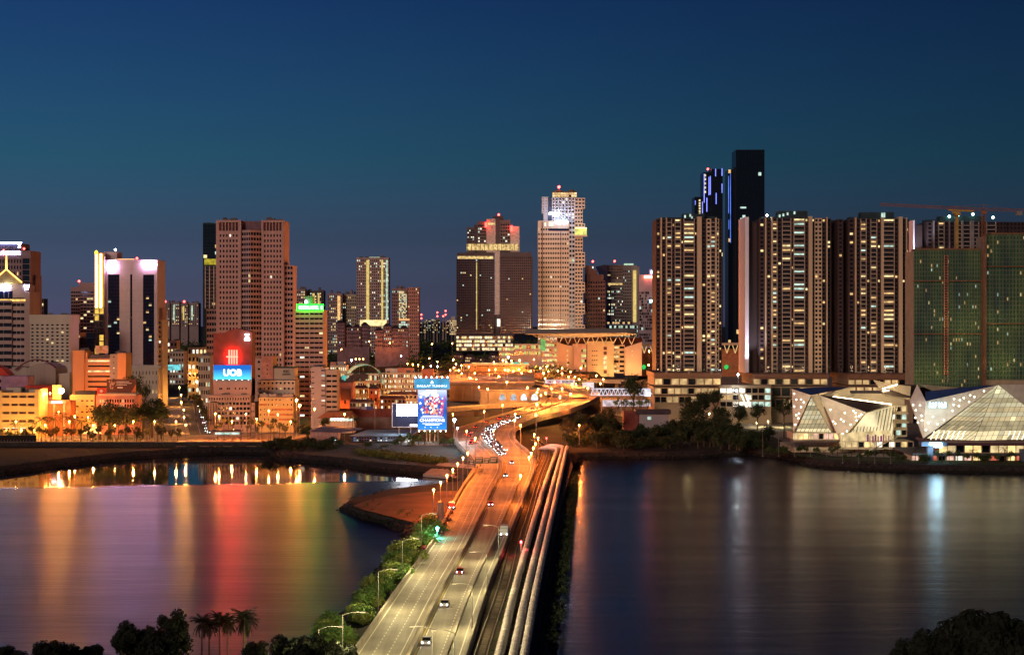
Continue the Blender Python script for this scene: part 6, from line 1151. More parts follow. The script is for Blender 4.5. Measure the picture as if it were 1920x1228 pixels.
# ------------------------------------------------------------------ street lamps
LAMP = {}
def lamp(px, py, h, zg, kind, label, group, arm=0, power=None, gr=.42, D=None, cat='street lamp'):
    """a lamp whose globe is seen at that pixel, standing h metres over ground zg"""
    fit = D is not None; D = D or F * (H - zg - h) / (py - HY); x = gx(px, D); h = max(2.5, gz(py, D) - zg) if D > 0 and fit and (px, py) != (960, 900) else h; big = D > 1150
    col, pw, em = {'o': ((1, .20, .028), 18000, 26), 'O': ((1, .27, .05), 40000, 45), 'w': ((1, .80, .37), 9000, 16), 'W': ((.80, .93, 1), 22000, 45), 'y': ((1, .40, .07), 24000, 36), 'g': ((.1, 1, .75), 3000, 30)}[kind]
    pw = power or pw; gr = max(gr, D * .00042); k = (round(h, 1), kind, arm, round(gr, 2), round(pw))
    if k not in LAMP:
        q = MB(); q.tube((0, 0, 0), (0, 0, h), .14, .09, 6); q.tube((0, 0, 0), (0, 0, .5), .28, .28, 6, True); PST = mat('lamp_post_grey', (.10, .095, .09)) if arm else STEEL; pole = q.mesh('pole', PST); am = hd = None; q = MB()
        if arm:
            q.tube((0, 0, h - .02), (arm * .5, 0, h + .5), .07, .06, 5); q.tube((arm * .5, 0, h + .5), (arm, 0, h + .55), .06, .05, 5); am = q.mesh('arm', PST); q = MB(); q.box(min(arm, arm * 1.3), max(arm, arm * 1.3), -.18, .18, h + .45, h + .65); hd = q.mesh('lamp_head', PST)
        q = MB(); q.ball((0, 0, h), gr, 1) if not arm else q.box(min(arm, arm * 1.25), max(arm, arm * 1.25), -.14, .14, h + .38, h + .44); gl = q.mesh('lens', glow('lamp_lens_' + kind + ('_hooded' if arm else ''), col if kind not in 'oOy' else (1, .42, .10), em if not arm else 2)); LAMP[k] = (pole, am, hd, gl)
    t = thing('street_lamp', label, cat, (x, D, zg), 0, group); pole, am, hd, gl = LAMP[k]; put(pole, 'pole', t)
    if am: put(am, 'arm', t); put(hd, 'lamp_head', t)
    put(gl, 'lens', t); plight('lamp_light', (arm * 1.12, -.1, h - (.7 if arm else 0) - (gr + .1 if not arm else 0)), pw, col, .35, t); return t
for x, y in ((813, 918), (826, 904), (838, 891), (849, 880), (858, 869), (868, 858), (877, 849)): lamp(x, y, 10.5, 4, 'o', 'orange lamp on a slim pole above the mud spit beside the parapet', 'orange lamps along the spit side of the causeway', power=17000)
for x, y in ((891, 821), (875, 808)): lamp(x, y, 12, 5.5, 'o', 'tall orange lamp beside the curve of the ramp road', 'tall orange lamps on the ramp curve', power=22000)
for x, y in ((976, 891), (992, 857), (996, 849), (1000, 839), (1004, 831), (1009, 821), (1002, 814)): lamp(x, y, 10.5, 4.8, 'o', 'orange lamp on a pole between the ramp road and the railway', 'orange lamps between ramp road and railway', power=22000)
for x, y in ((976, 797), (965, 787), (966, 776), (1005, 777), (908, 771)): lamp(x, y, 12, 9, 'o', 'orange lamp above the upper reach of the ramp road', 'orange lamps over the upper ramp', power=26000)
for i_, f_ in ((57, .45), (92, .45), (104, .45)):  # added median lamps that light the ramp road
    p_ = at(i_, f_); t = lamp(960, 900, 10, 5, 'o', 'added orange lamp on the median of the ramp road', 'added orange lamps along the median of the ramp road', power=21000, D=p_.y); t.location = (p_.x, p_.y, p_.z)
lamp(857.6, 802, 11, 5, 'W', 'white lamp at the outer edge of the ramp curve', None, power=9000); lamp(852, 787, 13, 5, 'W', 'dazzling white floodlight by the tall billboard', None, power=26000, gr=.8)
for x, y in ((849, 776), (1086, 797)): lamp(x, y, 10, 5, 'o', 'lone orange lamp beside the dark bank of the ramp', 'lone orange lamps at the ramp foot')
# causeway lamps of the near stretch, with long arms over the carriageway
for x, y in ((935, 988), (913, 1038), (885, 1098), (852, 1186)): lamp(x, y, 9.6, 5, 'w', 'grey single arm lamp on the divider of the near causeway', 'single arm lamps on the causeway divider', arm=-3.2, power=7800)
for x, y in ((790, 966), (754, 1013), (709, 1071), (642, 1152)): lamp(x, y, 9.6, 4.2, 'w', 'grey single arm lamp on the shrubby side of the near causeway', 'single arm lamps on the shrubby side', arm=3.4, power=9000)
for D_, x_ in ((300, -34), (268, -35.5), (300, -14), (268, -16)): t = lamp(960, 900, 9.6, 4.6, 'w', 'grey single arm lamp on the nearest stretch of the causeway', 'single arm lamps nearest the camera', arm=3.4 if x_ < -20 else -3.2, power=7800, D=D_); t.location = (x_, D_, 4.6)
lamp(820, 990, 3.5, 4.4, 'g', 'dazzling green signal lamp at the start of the causeway', None, gr=.5, cat='signal')
for x, y, h in ((1024.6, 821, 5), (977, 1015, 4)):
    D_ = F * (H - 4.3 - h) / (y - HY); t = thing('rail_signal', 'red railway signal on a short post ' + ('where the track curves away' if h == 5 else 'beside the pipes on the near causeway'), 'signal', (gx(x, D_), D_, 4.2)); q = MB(); q.tube((0, 0, 0), (0, 0, h), .12, n=6); q.out('post', STEEL, t); q = MB(); q.box(-.3, .3, -.05, .25, h - .5, h + .6); q.out('housing', DGREY, t); q = MB(); q.ball((0, -.2, h), .32, 1); q.out('lamp', glow('red_signal', (1, .05, .06), 30), t); plight('signal_light', (0, -.8, h), 1200, (1, .08, .08), .2, t)
# sodium lamps of the border approach
ciq = [(850, 674), (855, 682), (851, 689), (865, 685), (879, 687), (844, 694), (860, 694), (917, 693), (926, 679), (943, 676), (949, 678), (959, 676), (974, 675), (1001, 674), (1013, 678), (1013, 684), (929, 692), (947, 693), (953, 693), (963, 695), (973, 692), (984, 694), (995, 695), (978, 699), (1013, 690), (1025, 687), (1031, 684), (1019, 699), (1028, 696), (1054, 690), (1054, 700), (1070, 697), (1089, 690), (1078, 706), (1066, 706), (1022, 709), (1086, 711), (1073, 720), (1080, 720), (1054, 728), (882, 708), (898, 725), (914, 729), (989, 726), (1009, 729), (1007, 735), (1023, 736), (1070, 738), (1050, 743), (1006, 757), (1046, 695), (1102, 727), (805, 672), (820, 678), (866, 700), (890, 699), (935, 705), (950, 716), (1040, 716), (1034, 728)]
for k, (x, y) in enumerate(ciq):
    ap = y <= 693 and x < 1005; wh = 'on the raised apron round the toll canopy' if ap else ('before the arcade of lit arches' if y > 722 and x < 1012 else ('at the foot of the border complex' if y < 712 and x > 1000 else ('over the wide curve of the ramp' if y > 715 else 'over the middle flyover')))
    lamp(x, y, 11 if ap else 13, 18 if ap else (6 if y < 715 else 9), 'o' if k % 3 else 'y', 'small orange lamp ' + wh, 'orange lamps over the border approach ' + wh, power=60000, gr=.5)
for x, y in ((1118, 704), (1131, 711), (1126, 719), (1217, 658), (1216, 684)): lamp(x, y, 14, 6, 'O', 'orange lamp before the sand coloured border complex', 'orange lamps before the border complex', power=42000, D=1860 if y < 690 else None)
for x, y in ((1062, 703), (1090, 704), (1120, 703), (1140, 703), (1185, 702), (1195, 702), (1050, 704)):     # ground floods washing the walls of the complex
    t = thing('floodlight', 'low amber floodlight at the foot of the border complex wall', 'floodlight', (gx(x, 1925), 1925, 8), 0, 'amber floodlights at the border complex'); q = MB(); q.tube((0, 0, 0), (0, 0, 1.2), .3, n=6); q.out('post', STEEL, t); q = MB(); q.box(-1, 1, -.3, .5, 1.2, 2.2); q.out('housing', STEEL, t); q = MB(); q.box(-.8, .8, .5, .6, 1.35, 2.05); q.out('lens', glow('amber_flood', (0, 0, 0), 0), t); spot('lamp_light', (0, .8, 1.8), 12000, (1, .58, .16), (0, 1, .55), 140, t)
for x, y in ((820, 687), (808, 686), (752, 667), (659, 675), (953, 669)): lamp(x, y, 16, 4, 'W', 'bright white floodlight on a tall mast over the middle of town', 'white mast floodlights over the town', power=16000, D=1420 if y > 680 else 1560)
for x, y in ((667, 673), (674, 673), (681, 673), (764, 682), (774, 683), (784, 684), (793, 688)): lamp(x, y, 12, 6, 'o', 'orange lamp in a short row on the dark road under the wooded hill', 'orange lamps under the wooded hill', power=9000, D=1650)
for x, y in ((692, 640), (731, 643), (810, 645), (848, 644), (640, 655)): lamp(x, y, 11, 12, 'o', 'solitary orange lamp among the trees on the wooded hill', 'solitary lamps on the wooded hill', power=16000, D=1990)
for x in (1030, 1075):  # added floods in place of city glow on the pale tower
    D_ = 1985; t = thing('added_roof_floodlight', 'added warm fill floodlight on the complex roof aimed at the very tall pale tower', 'floodlight', (gx(x, D_), D_, gz(624, D_)), 0, 'added floodlights aimed at the pale tower'); q = MB(); q.box(-1, 1, -.5, .5, 0, 1.6); q.out('housing', STEEL, t); q = MB(); q.box(-.8, .8, .5, .6, .3, 1.4); q.out('lens', glow('warm_flood_lens', (1, .78, .45), 8), t); spot('lamp_light', (0, 1.2, .9), 1.15e6, (1, .66, .40), (0, 1, .26), 44, t)
town = [(628, 742), (645, 735), (662, 741), (676, 734), (690, 742), (700, 748), (716, 738), (730, 728), (742, 735), (758, 727), (772, 733), (788, 726), (800, 735), (812, 727), (652, 755), (668, 762), (705, 760), (722, 752), (640, 768), (826, 716), (838, 722), (760, 745), (690, 722), (735, 715), (775, 714)]  # added lamps that fill dark gaps with glow
for k, (x, y) in enumerate(town): lamp(x, y, 8, 3.4, 'o' if k % 3 == 0 else 'y', 'added warm lamp among the old streets ' + ('before the green glass arch' if x < 690 else 'behind the LED screen' if x < 782 else 'right of the tall billboard'), 'added warm lamps of the old streets', power=12000, gr=.4)
# western promenade and avenue
for x, y in ((86, 738), (94, 737), (404, 775), (411, 780), (461, 776), (504, 770), (521, 777), (481, 785), (590, 766), (646, 776), (545, 790), (435, 790)): lamp(x, y, 9, 3.4, 'O', 'glaring orange lamp on the waterfront road of the western quarter', 'orange lamps of the western waterfront', power=10000 if x > 300 else 17000, D=940 if y > 765 else 965)
for x, y in ((556, 750), (562, 760)): lamp(x, y, 12, 3.4, 'O', 'twin blazing orange lamp between the inn and the grey slab block', 'twin blazing lamps beside the grey slab', power=15000, gr=.8, D=975)
for x in (-25, 30, 85, 130, 175, 215, 250, 290, 330): lamp(x, 797 if x % 2 else 790, 7, 3.4, 'y', 'amber lamp among the promenade palms ' + ('before the yellow bay block' if x < 66 else 'before the pale colonnade' if x < 140 else 'beside the marquee tent' if x < 200 else 'before the rain trees' if x < 260 else 'near the avenue corner'), 'amber lamps among the promenade palms', power=8500, D=930)
for x in (12, 40, 64): lamp(x, 806, 4, 3.4, 'y', 'low amber lamp washing the yellow waterfront block', 'low lamps before the yellow block', power=14000, D=938, gr=.3)
for x, y, D_ in ((150, 735, 1020), (185, 733, 1035), (215, 735, 1035), (140, 780, 965), (165, 782, 975), (110, 772, 955)): lamp(x, y, 11, 3.4, 'O', 'orange lamp lighting the block fronts of the western quarter', 'orange lamps between the western blocks', power=19000, D=D_)
for k in range(6): lamp(349 - k * 2.4 + R.uniform(-2, 2), 796 - k * 14, 9, 3.4, 'y', 'amber lamp along the left kerb of the bright avenue', 'amber lamps along the avenue', power=15000, gr=.4)
for x, y, D_ in ((356, 700, 1390), (368, 715, 1300)): lamp(x, y, 10, 3.4, 'y', 'yellow lamp by the lit flank at the avenue', 'yellow lamps beside the avenue', power=14000, D=D_)
for x, y in ((1384, 702), (1381, 732)): lamp(x, y, 11, 8, 'W', 'dazzling white floodlight between the lit podiums', 'white floodlights between the podiums', power=3000, D=1085, gr=.6)
for x, y in ((1470, 805), (1419, 800), (1180, 790), (1330, 775), (1290, 780), (1440, 790), (1240, 782)): lamp(x, y, 7, 3.4, 'w', 'small warm lamp behind the dark trees below the podiums', 'small warm lamps below the podiums', power=5000, D=1060, gr=.3)
# added podium roof floods that brighten the balcony towers
for x, D_ in ((1250, 1096), (1292, 1096), (1335, 1096), (1436, 1098), (1470, 1098), (1505, 1098), (1538, 1098), (1610, 1092), (1640, 1092), (1670, 1092), (1700, 1092)):
    t = thing('added_roof_floodlight', 'added shielded warm floodlight on the podium roof aimed up the balcony tower', 'floodlight', (gx(x, D_), D_, gz(699, 1100) + .1), 0, 'added podium roof floodlights'); q = MB(); q.box(-.6, .6, -.1, .1, 0, .5); q.out('bracket', STEEL, t); q = MB(); q.box(-.8, .8, -.4, .5, .5, 1.1); q.out('housing', STEEL, t); q = MB(); q.box(-.6, .6, .5, .56, .6, 1); q.out('lens', glow('warm_flood_lens', (1, .78, .45), 8), t)
    l_ = spot('lamp_light', (0, .8, .8), 2600, (1, .66, .36), (0, 1, 1.1), 130, t)
# ------------------------------------------------------------------ vegetation
def leafmat(name, col, var=.45):
    return mat(name, col, .85, var, .35)
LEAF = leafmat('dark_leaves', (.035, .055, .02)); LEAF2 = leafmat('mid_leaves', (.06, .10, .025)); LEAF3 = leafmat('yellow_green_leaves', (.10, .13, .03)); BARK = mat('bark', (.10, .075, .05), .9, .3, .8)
def crown_mesh(seed, n, leaf, sq=.75, clumps=22):
    r = random.Random(seed); b = MB(); cs = []
    for k in range(clumps):
        a, e_ = r.uniform(0, 6.283), math.asin(r.uniform(-.8, 1)); d = r.uniform(.35, .78); cs.append((Vector((math.cos(a) * math.cos(e_) * d, math.sin(a) * math.cos(e_) * d, math.sin(e_) * d * sq)), r.uniform(.22, .42)))
    for k in range(n):
        c, cr = r.choice(cs); d = Vector((r.gauss(0, 1), r.gauss(0, 1), r.gauss(0, 1))).normalized(); p = c + d * cr * (r.random() ** .4); s = leaf * r.uniform(.6, 1.4)
        u = (d + Vector((r.uniform(-1, 1), r.uniform(-1, 1), r.uniform(-1, 1))) * .8).normalized(); v = u.orthogonal().normalized(); v = Matrix.Rotation(r.uniform(0, 6.28), 3, u) @ v; w = u.cross(v)
        b.poly([p + v * s, p + w * s * .55, p - v * s, p - w * s * .55])
    return b
def trunk_mesh(seed, h0=-1.0):
    r = random.Random(seed); b = MB(); b.tube((0, 0, h0), (0, 0, -.25), .075, .05, 7)
    for k in range(6):
        a = r.uniform(0, 6.28); b.tube((0, 0, r.uniform(-.5, -.25)), (math.cos(a) * .5, math.sin(a) * .5, r.uniform(-.12, .06)), .035, .012, 5)
    return b
CRN = {}
def tree(px, D, yt, w, label, group, m=LEAF, zb=3.3, n=900, leaf=.085, sq=.75, v=None, x=None):
    """crown w pixels wide, top at row yt, rooted on the ground at distance D"""
    v = v if v is not None else R.randrange(4); k = (v, n, round(leaf, 3), sq, m.name)
    if k not in CRN: CRN[k] = crown_mesh(v * 17 + n, n, leaf, sq).mesh('crown', m)
    if ('t', v) not in CRN: CRN[('t', v)] = trunk_mesh(v).mesh('trunk', BARK)
    rx = w / F * D / 2; zt = gz(yt, D); hh = rx * sq * 1.05; cz = max(zt - hh, zb + (zt - zb) * .42); vs_ = (zt - cz) / (sq * 1.05)
    t = thing('tree', label, 'tree', (gx(px, D) if x is None else x, D, zb), R.uniform(0, 6.28), group)
    c = put(CRN[k], 'crown', t); c.location = (0, 0, cz - zb); c.scale = (rx, rx, vs_); s_ = put(CRN[('t', v)], 'trunk', t); s_.location = (0, 0, cz - zb); s_.scale = (rx * .9 + .4, rx * .9 + .4, (cz - zb)); return t
PALM = {}
def palm(px, D, yt, w, label, group, m=LEAF, zb=3.3, nf=13, fine=10, v=0, x=None, trunk_r=.22):
    k = (m.name, fine, v)
    if k not in PALM:
        r = random.Random(v + 5); b = MB(); N = 7; pts = [Vector((t_ * .98, 0, .42 * t_ - .95 * t_ * t_)) for t_ in [i / N for i in range(N + 1)]]
        for i in range(N): b.tube(pts[i], pts[i + 1], .012, .008, 3, False)
        for i in range(fine * 2):
            t_ = .16 + .84 * (i // 2) / fine; p = Vector((t_ * .98, 0, .42 * t_ - .95 * t_ * t_)); s_ = 1 if i % 2 else -1; ln = .34 * (1 - abs(t_ - .45)) ; q = p + Vector((.16, s_ * ln, -.10 - r.random() * .12)); b.poly([p + Vector((-.025, 0, 0)), p + Vector((.025, 0, 0)), q])
        PALM[k] = b.mesh('frond', m)
    zt = gz(yt, D); rx = w / F * D / 2; t = thing('palm_tree', label, 'palm tree', (gx(px, D) if x is None else x, D, zb), R.uniform(0, 6.28), group); q = MB(); hz = zt - zb - rx * .35; bend = R.uniform(-.6, .6)
    q.tube((0, 0, 0), (bend * .4, 0, hz * .5), trunk_r, trunk_r * .8, 7, False); q.tube((bend * .4, 0, hz * .5), (bend, 0, hz), trunk_r * .8, trunk_r * .6, 7, False); q.out('trunk', BARK, t)
    for i in range(nf):
        f = put(PALM[k], 'frond', t); f.location = (bend, 0, hz); f.rotation_euler = (0, R.uniform(-.95, .75) if nf < 30 else R.uniform(-1.25, 1.0), i * 6.283 / nf + R.uniform(-.2, .2)); f.scale = (rx,) * 3
    return t
# western quarter
OL = leafmat('sodium_tinted_leaves', (.075, .075, .03))  # sodium lamp light is put into this leaf colour
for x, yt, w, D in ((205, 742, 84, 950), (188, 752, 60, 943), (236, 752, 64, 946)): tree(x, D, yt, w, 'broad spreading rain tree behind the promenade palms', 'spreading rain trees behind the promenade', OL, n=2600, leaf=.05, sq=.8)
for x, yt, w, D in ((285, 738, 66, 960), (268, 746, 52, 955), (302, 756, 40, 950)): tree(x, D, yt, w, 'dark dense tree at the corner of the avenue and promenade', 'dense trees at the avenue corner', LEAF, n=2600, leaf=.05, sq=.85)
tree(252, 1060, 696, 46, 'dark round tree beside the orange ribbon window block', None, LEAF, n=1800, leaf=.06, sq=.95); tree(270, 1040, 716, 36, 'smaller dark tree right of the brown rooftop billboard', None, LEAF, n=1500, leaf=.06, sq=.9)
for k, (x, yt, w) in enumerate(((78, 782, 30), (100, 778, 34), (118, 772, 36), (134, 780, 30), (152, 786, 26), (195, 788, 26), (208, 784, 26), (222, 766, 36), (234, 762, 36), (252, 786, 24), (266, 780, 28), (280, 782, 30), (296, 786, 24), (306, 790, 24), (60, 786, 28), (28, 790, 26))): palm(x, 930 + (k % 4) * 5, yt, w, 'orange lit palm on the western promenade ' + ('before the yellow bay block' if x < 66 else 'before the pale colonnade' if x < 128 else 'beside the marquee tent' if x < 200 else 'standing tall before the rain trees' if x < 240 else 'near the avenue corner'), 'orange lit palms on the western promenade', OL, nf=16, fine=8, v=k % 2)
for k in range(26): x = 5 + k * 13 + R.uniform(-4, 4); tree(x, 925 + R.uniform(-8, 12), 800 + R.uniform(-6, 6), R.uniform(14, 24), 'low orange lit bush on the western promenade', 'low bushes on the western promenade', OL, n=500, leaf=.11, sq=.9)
for k in range(14): x = 405 + k * 11 + R.uniform(-4, 4); tree(x, 945 + R.uniform(-5, 8), 788 + R.uniform(-6, 8), R.uniform(12, 20), 'small street tree before the bank and the inn', 'small street trees before the bank', OL, n=500, leaf=.11)
for k in range(9): x = 366 + k * 3.2; tree(x, 1120 - k * 14, 735 + k * 5 + R.uniform(-4, 4), R.uniform(16, 24), 'street tree along the right kerb of the avenue', 'street trees along the avenue', OL, n=500, leaf=.1)
b = Bld('tent', 'white two peaked marquee tent glowing among the promenade palms', 'tent', 172, 936); q = MB()
for x, w_, yt in ((166, 9, 793), (178, 10, 792)):
    a = b.P(x, yt, 4); c = [b.P(x - w_ - 5, 813, -3), b.P(x + w_ + 3, 813, -3), b.P(x + w_ + 3, 813, 10), b.P(x - w_ - 5, 813, 10)]; m_ = [p_.lerp(a, .55) + (p_ - a) * .06 * -1 - Vector((0, 0, .8)) for p_ in c]
    for i in range(4): j = (i + 1) % 4; q.poly([c[i], c[j], m_[j], m_[i]]); q.poly([m_[i], m_[j], a])
q.out('canopy', mat('tent_canvas', (.8, .7, .5), .8), b.o); q = MB(); q.tube(b.P(166, 818, 0), b.P(166, 813, 0), .15); q.out('pole', STEEL, b.o); plight('tent_light', b.P(172, 808, -7), 4000, (1, .72, .25), .4, b.o); b.done()
b = Bld('promenade_fence', 'dark mesh fence and hoarding along the western seawall', 'fence', 60, 905); b.box('panel', mat('black_hoarding', (.015, .012, .01)), -60, 68, 816, 828, 0, .3)
for k in range(60): b.box('post', mat('fence_post', (.3, .2, .12)), -40 + k * 6, -39.3 + k * 6, 824, None, -.4, -.2, 'stuff')
for k in range(40): b.box('post', mat('fence_post', (0, 0, 0)), 74 + k * 2.5, 74.6 + k * 2.5, 824, 831, .1, .3, 'stuff')
b.done()
b = Bld('seawall', 'long dark seawall under the promenade between park and inlet', 'wall', 380, 893); b.box('wall', mat('dark_seawall', (0, 0, 0)), -60, 520, 829, None, 0, 2); b.box('coping', mat('stained_concrete', (0, 0, 0)), -60, 520, 828.2, 829.2, -.3, 2.3)
for k in range(5): b.box('panel', mat('fence_post', (0, 0, 0)), 330 + k * 44, 348 + k * 44, 836, 840, -.3, -.05, 'stuff')
b.done()
b = Bld('bus_shelter', 'dark roofed bus shelter with lit glazing below the bank', 'bus shelter', 425, 925); b.box('roof', DROOF, 397, 453, 806, 808.5, -1, 6); b.box('lit_glazing', LC, 402, 448, 811, 815, 2, 2.2)
for x in (400, 425, 450): b.box('post', STEEL, x - .4, x + .4, 808.4, None, 1, 1.3)
b.done()
# middle: inlet bank and old town
for k in range(22): x = 505 + (k % 11) * 12 + R.uniform(-5, 5); tree(x, 878 + (k // 11) * 22 + R.uniform(-6, 6), 826 + R.uniform(-6, 10) - (k // 11) * 8, R.uniform(26, 46), 'dark mangrove tree on the muddy inlet bank', 'dark mangrove trees on the inlet bank', LEAF, n=900, leaf=.08)
palm(661, 940, 779, 34, 'dark silhouetted palm before the pale lower ramp', None, LEAF, nf=15, fine=9); tree(609, 955, 780, 26, 'dark small tree before the mint lit pavilion', None, LEAF, n=900); tree(575, 940, 795, 34, 'dark bushy tree left of the dim shed', None, LEAF, n=1100)
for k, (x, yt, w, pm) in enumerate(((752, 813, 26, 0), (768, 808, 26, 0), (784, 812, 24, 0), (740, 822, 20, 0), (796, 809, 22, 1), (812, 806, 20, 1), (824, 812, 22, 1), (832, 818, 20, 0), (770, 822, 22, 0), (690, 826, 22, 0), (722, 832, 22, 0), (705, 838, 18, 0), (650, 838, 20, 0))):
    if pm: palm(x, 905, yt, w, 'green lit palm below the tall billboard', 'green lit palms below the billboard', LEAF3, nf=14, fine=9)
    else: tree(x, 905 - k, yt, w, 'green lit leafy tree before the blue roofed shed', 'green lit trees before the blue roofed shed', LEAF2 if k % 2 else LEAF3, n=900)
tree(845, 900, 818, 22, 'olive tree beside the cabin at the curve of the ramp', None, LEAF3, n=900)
def scatter(name, m, n, rnd, place, leaf, per):
    b = MB(); r = random.Random(rnd)
    for k in range(n):
        c, s = place(r)
        for j in range(per):
            p = c + Vector((r.gauss(0, .5), r.gauss(0, .5), abs(r.gauss(0, .5)))) * s; u = Vector((r.gauss(0, 1), r.gauss(0, 1), r.gauss(0, 1))).normalized(); v = u.orthogonal().normalized(); w = u.cross(v); l_ = leaf * s * r.uniform(.6, 1.4); b.poly([p + v * l_, p + w * l_ * .6, p - v * l_, p - w * l_ * .6])
    return b.out(name, m, None, 'stuff')
def pl_bank(r): x = r.uniform(665, 838); y = 846 + (x - 665) * .11 + r.uniform(-2, 6); return gp(x, y, 3.3), r.uniform(.8, 1.8)
scatter('bank_grass', LEAF3, 520, 3, pl_bank, .35, 12)
# wooded hill behind the old town
hl = MB(); nx, ny = 60, 26; hp = []
def hill(x, y): t = (y - 1480) / 1600; return 3.3 + 30 * max(0, min(1, t)) ** .8 + 7 * noise.noise(Vector((x * .006, y * .004, 0))) * min(1, max(0, t * 3)) - 8 * max(0, (x + 20) / 260)
for j in range(ny):
    for i in range(nx): x = -760 + i * 14.5; y = 1480 + j * 64; hp.append((x, y, hill(x, y)))
hl.v = hp; hl.f = [(j * nx + i, j * nx + i + 1, (j + 1) * nx + i + 1, (j + 1) * nx + i) for j in range(ny - 1) for i in range(nx - 1)]; hl.out('hill', EARTH, None, 'structure')
def pl_hill(r): x, y = r.uniform(-740, 70), r.uniform(1490, 3000); return Vector((x, y, hill(x, y) - 1)), r.uniform(6, 12)
scatter('wooded_hillside', LEAF2, 900, 8, pl_hill, .18, 34)
def pl_far(r): x = r.uniform(-2600, 2600); return Vector((x, r.uniform(4600, 6500), r.uniform(20, 62))), r.uniform(18, 34)
hb = MB(); pts = [(-4200 + 140 * i, 6600, 40 + 22 * noise.noise(Vector((i * .31, 2, 0))) + 14) for i in range(61)]
for i in range(60): a, c = pts[i], pts[i + 1]; hb.poly([(a[0], 4400, 3), (c[0], 4400, 3), (c[0], 5600, c[2]), (a[0], 5600, a[2])]); hb.poly([(a[0], 5600, a[2]), (c[0], 5600, c[2]), (c[0], 9000, c[2] * .5), (a[0], 9000, a[2] * .5)])
hb.out('far_hills', mat('far_woodland', (.025, .03, .028), .95, .5, .01), None, 'structure')
# right shore
for k in range(64):
    x = 1078 + (k % 32) * 11.5 + R.uniform(-6, 6); row = k // 32; D = 880 + row * 55 + R.uniform(-10, 20) - (10 if x > 1350 else 0)
    yt = 800 - row * 22 + R.uniform(-8, 14) + (20 if x > 1390 else 0) + (14 if 1165 < x < 1260 else 0); tree(x, D, yt, R.uniform(30, 54), ('low dark tree at the waterline ' if row == 0 else 'dark tree in the back row ') + ('right of the pipe ends', 'below the pump house', 'below the leftmost podium', 'below the bright arcade', 'below the glowing podium')[min(4, int((x - 1070) / 76))], 'dark trees of the right shore belt', LEAF, n=900, leaf=.075)
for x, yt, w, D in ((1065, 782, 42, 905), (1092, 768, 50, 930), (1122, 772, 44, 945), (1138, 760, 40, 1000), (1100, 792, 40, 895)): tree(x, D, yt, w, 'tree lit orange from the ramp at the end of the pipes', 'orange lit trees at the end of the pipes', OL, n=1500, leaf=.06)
for x, yt, w, D in ((1292, 736, 58, 1000), (1318, 728, 52, 1010), (1340, 726, 40, 1040), (1385, 752, 44, 1010), (1420, 752, 40, 1015), (1300, 752, 60, 985), (1350, 756, 50, 990)): tree(x, D, yt, w, 'large dark tree standing before the lit podiums', 'large dark trees before the podiums', LEAF, n=2200, leaf=.055, sq=.95)
tree(1470, 960, 738, 40, 'dark tree left of the perforated mall panels', None, LEAF, n=1800, leaf=.06, sq=1.05); tree(1188, 1100, 697, 54, 'big round blue green tree behind the white footbridge', None, LEAF, n=2400, leaf=.055, sq=.95)
for x in (1158, 1172, 1186, 1200, 1215): tree(x, 1085, 747 + R.uniform(-3, 3), R.uniform(18, 26), 'small yellow green lit tree under the white footbridge', 'small lit trees under the footbridge', LEAF3, n=700)
for k in range(34): x = 1432 + k * 14 + R.uniform(-4, 4); (tree(x, (836 if x < 1580 else 790) + R.uniform(-3, 4), R.uniform(828, 838) + (13 if x > 1580 else 0), R.uniform(14, 24), 'small trimmed tree on the lawn ' + ('left of the mall' if x < 1486 else 'below the leftmost glass facet' if x < 1575 else 'below the louvred hall' if x < 1715 else 'below the glass pyramid'), 'small trees on the mall lawn', LEAF2, n=500, leaf=.11) if k % 4 else palm(x, 832 if x < 1580 else 788, R.uniform(838, 846), 20, 'small palm on the lawn ' + ('left of the mall' if x < 1486 else 'below the leftmost glass facet' if x < 1575 else 'below the louvred hall' if x < 1715 else 'below the glass pyramid'), 'small palms on the mall lawn', LEAF, nf=11, fine=6))
for k in range(9): x = 1430 + k * 30; q = MB(); D = 826 if x < 1560 else 786; o = thing('flagpole', 'thin pale flagpole on the mall waterfront', 'flagpole', (gx(x, D), D, 3.2), 0, 'flagpoles on the mall waterfront'); q.tube((0, 0, 0), (0, 0, 14), .1, .06, 5); q.out('pole', STEEL, o); q = MB(); q.box(-.3, .3, -.3, .3, 0, .4); q.out('base', CONC, o)
# causeway slope shrubs
for k in range(54):
    t = k / 53; p_ = gp(640, 1205, 4).lerp(gp(838, 978, 4), t) + Vector((R.uniform(-5.5, 1.2), R.uniform(-3, 3), 0)); D = p_.y; sz = R.uniform(2.2, 4.4)
    o = tree(0, D, 0, 1, ('pale' if k % 3 == 0 else 'dark') + ' leafy shrub on the causeway slope ' + ('by the nearest slope lamp', 'between the nearest and second slope lamps', 'between the second and third slope lamps', 'between the third and farthest slope lamps', 'beyond the farthest slope lamp')[min(4, int(t * 5))], 'shrubs on the causeway slope', mat('lamp_bright_verge_leaves', (.10, .19, .04), .85, .45, .35) if k % 3 else mat('lamp_pale_verge_leaves', (.20, .25, .06), .85, .45, .35), n=1100, leaf=.09, zb=3.0, x=p_.x)  # lamp light on the shrubs is put into brighter leaf colours
    for ch in o.children:
        ch.location = (0, 0, sz * .55)
        ch.scale = (sz, sz, sz * .8) if ch.name.startswith('crown') else (sz * .8, sz * .8, sz * .55)
def pl_s(r):
    i = r.randrange(nr)
    while not (ring[i].y < 905 and ring[i].y > 380 and ring[i].x < 0): i = r.randrange(nr)
    return ring[i].lerp(inner[i], r.uniform(.75, 1.6)) + Vector((0, 0, .2 if True else 0)), r.uniform(.3, .9)
scatter('shore_weeds', LEAF2, 520, 9, pl_s, .3, 9)
